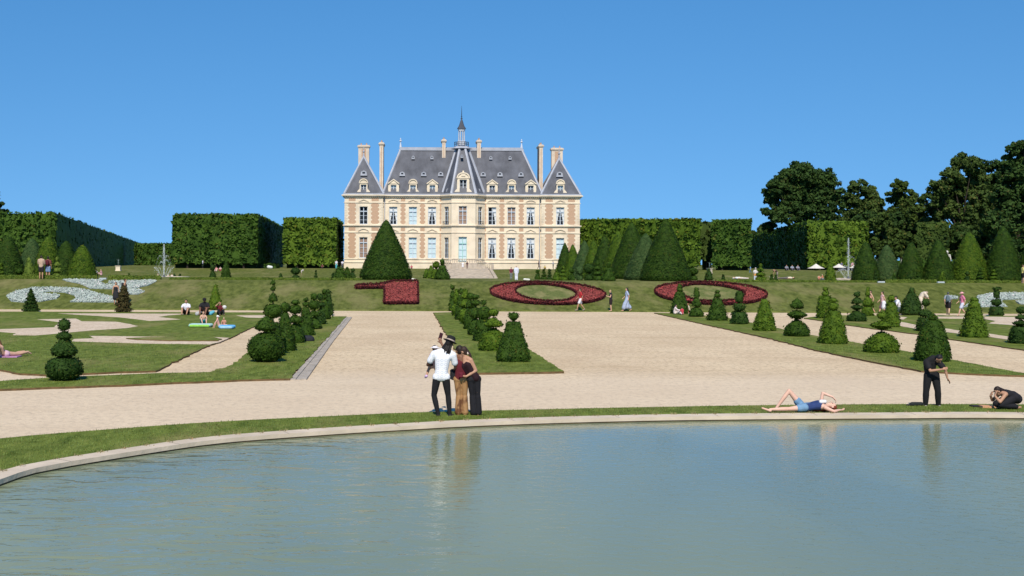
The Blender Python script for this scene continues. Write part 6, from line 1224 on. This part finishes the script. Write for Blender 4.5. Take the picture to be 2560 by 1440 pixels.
def backpack(W, yaw, col, lab, s=1.0, r=.12):
    d = Vector((math.sin(yaw), -math.cos(yaw), 0)); c = W['chest'] + d * .19 * s; m = MB(); capsule(m, c + Vector((0, 0, .1)) * s, r * s, c - Vector((0, 0, .14)) * s, (r + .02) * s); o = m.build('backpack', cloth(col), None, origin=c); settag(o, lab, 'backpack'); PENDING.append((o, .03, 1))
backpack(Wk, AWAY, (.10, .012, .02), 'dark red backpack worn by the person in denim shorts on the bank')
# couple behind the brown fir
P_(290, 771, TOW, 56, 'stand', 'dark haired woman in black dress behind the left side of the brown fir', SKIN_TAN, [('dress', ['hips', 'lowtorso', 'skirt'], (.02, .02, .025), .02)], hair='long', haircol=(.015, .012, .012), Y=89.4, group='couple behind the brown fir', female=True)
_, Wk = P_(313, 771, RIGHT, 61, 'stand', 'person in grey trousers with bare shoulders behind the right side of the brown fir', SKIN_TAN, [('vest', ['lowtorso'], (.10, .06, .05), .02), ('trousers', TR, (.26, .27, .30), .06)], hair='short', haircol=(.05, .025, .015), Y=89.8, group='couple behind the brown fir')
backpack(Wk, RIGHT, (.02, .022, .028), 'black backpack on the person behind the brown fir', .95)
# seated trio
gS = 'three people seated by the slim yew cone'
P_(466, 789, TOW, 37, 'sit', 'man in white T-shirt and dark shorts seated on the lawn, left of the seated trio', SKIN_TAN, [T((.75, .74, .80)), ('shorts', SH, (.03, .014, .016), .02)], hgt=.88, hair='short', haircol=(.03, .015, .01), group=gS)
P_(512, 790, TOW, 43, 'sit', 'man in black T-shirt and black cap seated in the middle of the trio', SKIN_BROWN, [T((.015, .015, .018)), ('shorts', SH, (.05, .015, .015), .02)], hgt=.9, hair='short', haircol=(.012, .01, .01), hat=('cap', (.012, .012, .014)), group=gS)
P_(549, 790, TOW + .4, 32, 'sit', 'person in dark red shirt seated with one arm raised, right of the trio', SKIN_TAN, [T((.14, .015, .02)), ('trousers', TR, (.012, .012, .016), .02)], hgt=.88, hair='short', haircol=(.2, .1, .05), group=gS, J=dict(elR=(.32, .2, .62), wrR=(.12, .18, .82)))
for (u, v, c, r, lab) in ((530, 790, (.12, .45, .62), .16, 'bright blue bag between two of the seated trio'), (497, 791, (.42, .42, .42), .15, 'grey bag on the grass before the seated trio')):
    p = G(u, v); m = MB(); capsule(m, (p.x - .1, p.y, p.z + .16), r, (p.x + .08, p.y, p.z + .26), r * .7); o = m.build('bag', cloth(c), None, origin=p); settag(o, lab, 'bag'); PENDING.append((o, .025, 1))
p = G(563, 772); p = at(561, 768, G(549, 790).y); m = MB(); m.lathe(p, [(-.1, .02), (-.08, .12), (.05, .15), (.12, .05)], 10); o = m.build('sun_hat', cloth((.75, .75, .72)), None, origin=p); settag(o, 'white sun hat held up at the right of the seated trio', 'hat')
# bathers pair
gP = 'sunbathers on inflatable mats'
def lilo(u, v, du, col, col2, lab):
    p = G(u, v); L = du * p.y / F; t = thing('inflatable_mat', lab, 'air mattress', p, 'inflatable mats on the left lawn'); m = MB()
    for k in range(5): y = p.y - .3 + .15 * k; capsule(m, (p.x - L / 2, y, p.z + .15), .085, (p.x + L / 2, y, p.z + .15), .085, 8)
    o = m.build('mattress', cloth(col), t); m = MB(); capsule(m, (p.x - L / 2 + .05, p.y - .42, p.z + .13), .07, (p.x + L / 2 - .05, p.y - .42, p.z + .13), .07); m.build('edge_tube', cloth(col2), t)
lilo(502, 820, 48, (.36, .56, .56), (.30, .62, .10), 'green and grey inflatable mat under the person in teal'); lilo(568, 824, 30, (.12, .40, .72), (.35, .58, .75), 'blue inflatable mat right of the person in the white cap')
P_(508, 818, TOW + .3, 31, 'sit', 'person in teal swimwear sitting forward on the green mat', SKIN, [('swimwear', SH, (.03, .26, .30), .02)], hgt=.88, hair='short', haircol=(.25, .16, .09), group=gP, lift=.12)
P_(549, 823, RIGHT, 30, 'sitback', 'sunburnt person in white cap leaning back beside the blue mat', mat('skin_pink', (.68, .38, .30), (.60, .32, .25), 6, .5), [('shorts', MSH, (.40, .42, .44), .02)], hgt=.84, hat=('cap', (.8, .8, .78)), group=gP)
P_(560, 819, TOW, 22, 'sit', 'small fair haired child sitting between the white cap and the blue mat', mat('skin_child', (.52, .27, .19), (.47, .24, .17), 6, .5), [('shorts', MSH, (.45, .2, .16), .02)], hgt=.88, hair='short', haircol=(.6, .5, .3), group=gP)
P_(14, 897, LEFT + .9, 46, 'prone_up', 'woman sunbathing on her elbows at the left edge of the lawn', SKIN, [('bikini', ['hips'], (.62, .42, .5), .012)], hgt=.63, hair='long', haircol=(.22, .10, .05), vox=.014, female=True, J=dict(head=(0, .36, .60), neck=(0, .32, .48), chest=(0, .22, .32)))
p = G(26, 897); m = MB(); m.box(p.x - .5, p.x + .32, p.y - .25, p.y + .3, p.z + .065, p.z + .10); o = m.build('beach_towel', cloth((.50, .26, .46)), None, origin=p); settag(o, 'pink lilac beach towel under the sunbather at the left edge', 'towel')
# dark dome bag in the shade of the left bed
p = G(768, 856); m = MB(); capsule(m, (p.x - .1, p.y, p.z + .12), .2, (p.x + .14, p.y, p.z + .12), .19); capsule(m, (p.x - .32, p.y - .02, p.z + .12), .1, (p.x, p.y, p.z + .14), .16); o = m.build('backpack', cloth((.02, .022, .03)), None, origin=p); settag(o, 'rounded black backpack lying beside the yews of the left bed', 'backpack'); PENDING.append((o, .025, 2))
# picnic at the right bed
gN = 'picnickers by the first yew of the right bed'
P_(1687, 788, RIGHT, 24, 'sit', 'dark haired person in white clothes sitting at the tip of the right bed', SKIN, [('shirt', LONG, (.72, .62, .60), .03), ('trousers', TR, (.72, .62, .58), .03)], hgt=.88, hair='long', haircol=(.015, .012, .012), group=gN)
P_(1706, 789, AWAY + .5, 19, 'sit', 'person in red and white top sitting beside the one in white', SKIN, [T((.55, .06, .08)), ('trousers', TR, (.7, .62, .62), .02)], hgt=.88, hair='short', haircol=(.03, .02, .02), group=gN)
P_(1722, 784, LEFT, 23, 'sit', 'person leaning on one knee against the second yew of the right bed', SKIN_TAN, [T((.62, .55, .42)), ('trousers', TR, (.55, .16, .14), .02)], hgt=.88, hair='short', haircol=(.22, .1, .05), group=gN)
# right walkers
P_(2177, 786, LEFT, 57, 'walk', 'bare chested walker in grey shorts behind a yew with slim spire', SKIN, [('shorts', SH, (.34, .33, .30), .02)], hair='short', haircol=(.02, .012, .01), group='walkers along the right path', fat=.95)
_, Wk = P_(2206, 787, LEFT, 55, 'walk', 'walker in pale pink top carrying a big white bag', SKIN, [('top', ['lowtorso', 'torso'], (.68, .42, .40), .025), ('skirt', ['hips', 'skirt'], (.18, .10, .12), .01)], hair='bun', haircol=(.03, .012, .01), group='walkers along the right path', female=True)
q = Wk['wrL'] + Vector((-.12, -.2, -.1)); m = MB(); capsule(m, q + Vector((0, 0, .1)), .14, q - Vector((0, 0, .22)), .17); o = m.build('tote_bag', cloth((.75, .76, .80)), None, origin=q); settag(o, 'large white tote bag carried by the walker in pink', 'bag'); PENDING.append((o, .03, 1))
P_(2249, 782, LEFT, 40, 'kneel', 'person in white shirt kneeling left of the dark rounded yew', SKIN, [('shirt', LONG, (.74, .76, .82), .03), ('trousers', TR, (.05, .08, .07), .02)], hgt=1.02, hair='short', haircol=(.02, .018, .02), group=None)
P_(2300, 788, RIGHT, 62, 'bend', 'figure in long cream clothes bending over right of the dark rounded yew', SKIN, [('dress', ['torso', 'sleeve', 'hips', 'longskirt', 'lowtorso'], (.70, .60, .48), .03)], hgt=1.5, hair='short', haircol=(.45, .35, .25), group=None, J=dict(head=(0, .34, 1.30), neck=(0, .28, 1.30), chest=(0, .16, 1.2), shL=(-.17, .22, 1.26), shR=(.17, .22, 1.26)))
_, Wk = P_(2370, 790, AWAY - .5, 57, 'walk', 'walker in black shorts with a blue grey backpack on the right path', SKIN, [T((.30, .34, .38)), ('shorts', SH, (.015, .012, .014), .03)], hair='short', haircol=(.08, .09, .08), group='walkers along the right path', fat=1.1, shoes=(.2, .12, .1))
backpack(Wk, AWAY - .5, (.12, .17, .20), 'blue grey backpack on the walker in black shorts')
P_(2405, 793, LEFT, 60, 'walk', 'walker in pink shirt, pale shorts and pink hat on the right path', SKIN, [T((.62, .20, .30)), ('shorts', SH, (.60, .62, .72), .02)], hair='short', haircol=(.4, .25, .15), hat=('sun', (.78, .42, .42)), group='walkers along the right path')
P_(2557, 715, RIGHT, 46, 'stand', 'person in yellow shirt cut by the right edge on top of the bank', SKIN, [T((.75, .66, .22)), ('shorts', SH, (.015, .015, .015), .02)], Y=100.4, hair='short', haircol=(.1, .06, .03))
# ---------------- far people
def far(u, Y, yaw, hpx, pose, label, skin, wear, **k): return P_(u, 0, yaw, hpx, pose, label, skin, wear, Y=Y, vox=.04, **k)
far(1291, 104, AWAY, 37, 'stand', 'person in white shirt and white trousers standing near the stone steps', SKIN, [('shirt', LONG + ['lowtorso'], (.72, .74, .84), .04), ('trousers', TR, (.74, .74, .82), .04)], hair=None, group='pair standing near the stone steps')
far(1278, 105, AWAY, 33, 'stand', 'person in dark red top and grey trousers left of the one in white', SKIN_TAN, [T((.16, .03, .05)), ('trousers', TR, (.18, .2, .2), .02)], hair='short', haircol=(.2, .1, .06), group='pair standing near the stone steps')
far(1157, 249, AWAY, 18, 'stand', 'person in white standing before the chateau door', SKIN, [('dress', ['torso', 'sleeve', 'hips', 'skirt'], (.78, .78, .8), .04)], group='visitors close to the chateau')
far(1168, 247, TOW, 19, 'stand', 'dark clothed person at the right of the one in white by the door', SKIN_TAN, [T((.10, .06, .06)), ('trousers', TR, (.2, .15, .13), .02)], hair='long', group='visitors close to the chateau')
far(1347, 250, RIGHT, 21, 'walk', 'person in brown clothes by the right part of the chateau wall', SKIN_BROWN, [T((.14, .08, .08)), ('trousers', TR, (.1, .07, .06), .02)], hair='short', group='visitors close to the chateau')
far(1383, 246, LEFT, 22, 'phone', 'person in grey top and dark trousers near the farthest yew cone', SKIN, [('shirt', LONG, (.45, .46, .5), .03), ('trousers', TR, (.03, .02, .03), .02)], hair='short', haircol=(.1, .1, .1), group='visitors close to the chateau')
far(1362, 248, TOW, 10, 'sit', 'small seated figure in yellow between two visitors at the chateau wall', SKIN, [T((.55, .42, .10)), ('trousers', TR, (.2, .12, .06), .02)], hgt=.88, hair='short', group='visitors close to the chateau')
far(1029, 247, TOW, 10, 'sit', 'person in pink red seated under the chateau wall right of the giant cone', SKIN, [T((.55, .12, .16)), ('trousers', TR, (.4, .2, .2), .02)], hgt=.88, hair='short', group='visitors close to the chateau')
far(841, 236, TOW, 22, 'stand', 'person in white top and turquoise trousers left of the chateau', SKIN, [T((.75, .73, .78)), ('trousers', TR, (.10, .42, .45), .03)], hair='short', group='visitors left of the chateau')
far(856, 238, AWAY, 21, 'stand', 'person in white shirt beside the one in turquoise trousers', SKIN, [T((.7, .66, .74)), ('trousers', TR, (.1, .1, .13), .03)], hair='short', group='visitors left of the chateau')
far(806, 244, TOW, 11, 'sit', 'dark clothed person seated under the cube shaped hedge', SKIN, [T((.14, .03, .03)), ('trousers', TR, (.05, .03, .03), .02)], hgt=.88, hair='short', group='visitors left of the chateau')
far(754, 212, RIGHT, 14, 'bend', 'stooping person in white beside the round headed yew', SKIN, [T((.7, .66, .66)), ('shorts', SH, (.6, .5, .45), .03)], hgt=1.3, hair='short')
far(507, 236, RIGHT, 22, 'phone', 'person in white shirt and dark trousers in front of the square tree hedge', SKIN, [T((.72, .74, .86)), ('trousers', TR, (.02, .02, .03), .03)], hair='short', group='people under the square tree hedge')
far(541, 224, TOW, 12, 'sit', 'person in pink seated left of the tall yew cone on the far lawn', SKIN, [T((.68, .30, .28)), ('trousers', TR, (.7, .5, .45), .03)], hgt=.88, hair='short', group='people under the square tree hedge')
far(551, 226, TOW, 11, 'sit', 'person in cream and red seated touching the tall yew cone', SKIN, [T((.62, .45, .4)), ('trousers', TR, (.4, .08, .1), .03)], hgt=.88, hair='short', group='people under the square tree hedge')
for (u, Y, h, ps, hg, c, c2, lab) in ((395, 140, 24, 'stand', 1.7, (.55, .40, .32), (.7, .7, .72), 'person in tan top left of the left fountain jet'), (401, 141, 14, 'sit', .88, (.78, .76, .76), (.6, .6, .6), 'person in white seated at the left of the fountain jet'), (421, 140, 22, 'stand', 1.7, (.62, .45, .36), (.55, .4, .3), 'person in tan just right of the left fountain jet'), (430, 141, 24, 'stand', 1.7, (.72, .60, .52), (.7, .5, .45), 'person in cream farthest right beside the left fountain')):
    far(u, Y, TOW, h, ps, lab, SKIN, [T(c), ('trousers', TR, c2, .03)], hgt=hg, hair='short', haircol=(.1, .05, .03), group='people beside the left fountain')
far(240, 208, TOW, 15, 'sit', 'seated person in white at the edge of the left yew cones', SKIN, [T((.62, .62, .66)), ('trousers', TR, (.6, .45, .4), .03)], hgt=.88, hair='short', group='pair seated left of the lawn statue')
far(254, 208, LEFT, 15, 'sit', 'seated person in pink left of the lawn statue', SKIN, [T((.66, .34, .36)), ('trousers', TR, (.62, .4, .38), .03)], hgt=.88, hair=None, group='pair seated left of the lawn statue')
far(1876, 226, LEFT, 18, 'walk', 'person in light blue shirt at the end of the clipped hedge', SKIN, [T((.12, .38, .60)), ('trousers', TR, (.1, .2, .3), .03)], hair='short', group='people around the bright tiered yew')
far(1889, 190, AWAY, 40, 'stand', 'person in grey top and orange sash left of the bright tiered yew', SKIN, [T((.66, .62, .60)), ('trousers', TR, (.62, .66, .74), .03), ('sash', ['hips'], (.65, .28, .05), .04)], hair='short', haircol=(.5, .45, .42), group='people around the bright tiered yew', fat=.8)
far(1943, 205, LEFT, 24, 'bend', 'stooping person in brown right of the tiny yew cones', SKIN_TAN, [('vest', ['lowtorso'], (.08, .05, .04), .03), ('trousers', TR, (.30, .25, .20), .03)], hgt=1.3, hair='short', group='people around the bright tiered yew')
far(1850, 205, RIGHT, 7, 'lie', 'person in white lying on the lawn left of the bright tiered yew', SKIN, [T((.76, .74, .72)), ('trousers', TR, (.7, .62, .55), .03)], hgt=.30, hair='short', haircol=(.6, .6, .6), group='people around the bright tiered yew')
far(1928, 203, TOW, 14, 'sit', 'person in cream seated behind the tiny yew cone', SKIN, [T((.74, .68, .5)), ('trousers', TR, (.6, .5, .4), .03)], hgt=.88, hair=None, group='people around the bright tiered yew')
far(1968, 206, LEFT, 7, 'lie', 'person in pale clothes lying on the lawn right of the stooping one', SKIN, [T((.70, .62, .48)), ('trousers', TR, (.15, .13, .12), .03)], hgt=.30, hair='short', group='people around the bright tiered yew')
far(2047, 204, TOW, 12, 'sit', 'person in red swimwear seated left of the yellow green cone', SKIN, [('swimwear', ['hips', 'lowtorso'], (.65, .12, .08), .03)], hgt=.88, hair='short', group='people under the white parasols')
far(2057, 206, LEFT, 12, 'sit', 'person in orange seated touching the yellow green cone', SKIN, [T((.70, .26, .14))], hgt=.88, hair='short', haircol=(.5, .4, .3), group='people under the white parasols')
for (u, c, lab) in ((1966, (.25, .27, .32), 'leftmost dark figure under the shaded hedge near the parasols'), (1980, (.32, .36, .44), 'middle dark figure under the shaded hedge near the parasols'), (1994, (.30, .30, .36), 'right dark figure under the shaded hedge near the parasols'), (2104, (.12, .13, .2), 'dark clothed person behind the right fountain'), (2131, (.55, .3, .3), 'person in dusty pink under the right white parasol')):
    far(u, 243, TOW, 14 if u < 2000 else 22, 'sit' if u < 2000 else 'stand', lab, SKIN, [T(c), ('trousers', TR, (.08, .08, .1), .03)], hgt=.88 if u < 2000 else 1.7, hair='short', group='guests near the cafe parasols')
# statues
def statue(u, Y, vt, lab, stone, pedcol, pose, ped=.9):
    b = on(u, Y); H_ = at(u, vt, Y).z - b.z; t = thing('statue', lab, 'statue', b, None); m = MB(); w = .42; m.box(b.x - w, b.x + w, Y - w, Y + w, b.z - .1, b.z + ped); m.box(b.x - w - .08, b.x + w + .08, Y - w - .08, Y + w + .08, b.z + ped, b.z + ped + .12); m.box(b.x - w - .08, b.x + w + .08, Y - w - .08, Y + w + .08, b.z - .1, b.z + .12)
    m.build('pedestal', M[pedcol], t); s = (H_ - ped - .12) / 1.72; m = MB(); j = dict(BASEJ); j.update(POSE[pose]); o_ = Vector((b.x, Y, b.z + ped + .12)); W = {k: o_ + Vector(v) * s for k, v in j.items()}
    for a, ra, c, rc in (('pelvis', .12, 'chest', .13), ('chest', .12, 'neck', .06), ('neck', .05, 'head', .09), ('shL', .06, 'shR', .06), ('shL', .05, 'elL', .04), ('elL', .04, 'wrL', .035), ('shR', .05, 'elR', .04), ('elR', .04, 'wrR', .035), ('hipL', .1, 'kneeL', .07), ('kneeL', .06, 'ankL', .05), ('hipR', .1, 'kneeR', .07), ('kneeR', .06, 'ankR', .05), ('ankL', .05, 'toeL', .04), ('ankR', .05, 'toeR', .04)): capsule(m, W[a], ra * s, W[c], rc * s)
    o = m.build('figure', stone, t); PENDING.append((o, .04, 1))
bronze = mat('bronze', (.12, .18, .17), (.06, .09, .09), 3, .5); marble = mat('marble', (.66, .62, .56), (.5, .47, .42), 3, .7)
POSE['raise'] = dict(elL=(-.36, 0, 1.5), wrL=(-.42, 0, 1.72), elR=(.34, .05, 1.35), wrR=(.40, .05, 1.6))
statue(296, 225, 647, 'green bronze statue on a pale pedestal before the dark receding hedge', bronze, 'stone', 'raise', .85)
statue(2368, 170, 625, 'small white marble statue behind the broad yew cone on the right', marble, 'stone_grey', 'stand', 1.4); statue(2259, 175, 640, 'small white marble statue left of the third right cone', marble, 'stone_grey', 'stand', 1.3)
statue(1774, 225, 655, 'dark bronze statue with outstretched arm under the raised tree hedge', bronze, 'stone_grey', 'raise', .9)
for (u, Y, w, lab, c) in ((1317, 106, .62, 'white cloth left on the lawn right of the stone steps', (.78, .76, .70)), (1034, 104, .25, 'small white bag at the foot of the giant yew cone', (.78, .76, .66)), (675, 236, .8, 'white panel standing before the trimmed box hedge', (.70, .72, .68))):
    p = on(u, Y); m = MB(); h = .22 if w < .7 else .75; capsule(m, (p.x - w * .35, Y, p.z + h * .5), h * .45, (p.x + w * .35, Y, p.z + h * .4), h * .4); o = m.build('cloth_bundle' if w < .7 else 'panel', cloth(c), None, origin=p); settag(o, lab, 'cloth'); PENDING.append((o, .03, 1))
# ------------------------------------------------------------------ fuse the body pieces into continuous skins
for o, vx, sm in PENDING:
    r = o.modifiers.new('fuse', 'REMESH'); r.mode = 'VOXEL'; r.voxel_size = vx; r.use_smooth_shade = True
    q = o.modifiers.new('soften', 'SMOOTH'); q.iterations = sm * 2; q.factor = .5
dg = bpy.context.evaluated_depsgraph_get(); new = []
for o, vx, sm in PENDING: new.append(bpy.data.meshes.new_from_object(o.evaluated_get(dg)))
for (o, _, _), me in zip(PENDING, new):
    if len(me.polygons): ms = [x for x in o.data.materials]; o.modifiers.clear(); o.data = me; (me.materials.clear(), [me.materials.append(x) for x in ms])
    else: o.modifiers.clear()
# ================================================================== CAMERA, LIGHT, SKY
cam = bpy.data.cameras.new('Camera'); co_ = bpy.data.objects.new('Camera', cam); COL.objects.link(co_); sc.camera = co_
cam.sensor_width = 36; cam.lens = F / 2560 * 36; cam.shift_x = (1280 - CU) / 2560; cam.shift_y = -(720 - CV) / 2560; cam.clip_end = 20000; cam.clip_start = .5
co_.matrix_world = Matrix.Translation((0, 0, H)) @ Matrix.Rotation(math.radians(90), 4, 'X') @ Matrix.Rotation(ROLL, 4, 'Z')
EL, AZ = math.radians(46), math.radians(4)                      # light travels towards +Y and a little +X
d = Vector((math.sin(AZ) * math.cos(EL), math.cos(AZ) * math.cos(EL), -math.sin(EL)))
L = bpy.data.lights.new('Sun', 'SUN'); L.energy = 4.5; L.angle = math.radians(.53); L.color = (1, .905, .76); so = bpy.data.objects.new('Sun', L); COL.objects.link(so); so.rotation_euler = d.to_track_quat('-Z', 'Y').to_euler(); so.location = (0, -50, 80)
w = bpy.data.worlds.new('World'); sc.world = w; w.use_nodes = True; n = w.node_tree.nodes; bg = n['Background']; sky = n.new('ShaderNodeTexSky'); sky.sky_type = 'NISHITA'; sky.sun_disc = False
sky.sun_elevation = EL; sky.sun_rotation = math.radians(180) + AZ; sky.air_density = 1.0; sky.dust_density = 0; sky.ozone_density = 2.5; sky.altitude = 80
tcw = n.new('ShaderNodeTexCoord'); mv = n.new('ShaderNodeVectorMath'); mv.operation = 'MULTIPLY_ADD'; mv.inputs[1].default_value = (1, 1, .62); mv.inputs[2].default_value = (0, 0, .185)   # clear deep blue, little pale haze at the horizon
hs = n.new('ShaderNodeHueSaturation'); hs.inputs['Saturation'].default_value = 1.34
w.node_tree.links.new(tcw.outputs['Generated'], mv.inputs[0]); w.node_tree.links.new(mv.outputs[0], sky.inputs[0]); w.node_tree.links.new(sky.outputs[0], hs.inputs['Color'])
w.node_tree.links.new(hs.outputs[0], bg.inputs['Color']); bg.inputs['Strength'].default_value = .124
sc.view_settings.view_transform = 'Standard'; sc.view_settings.look = 'None'; sc.view_settings.exposure = .15; sc.view_settings.gamma = 1
sc.cycles.max_bounces = 6; sc.cycles.transparent_max_bounces = 16; sc.cycles.caustics_reflective = False; sc.cycles.caustics_refractive = False
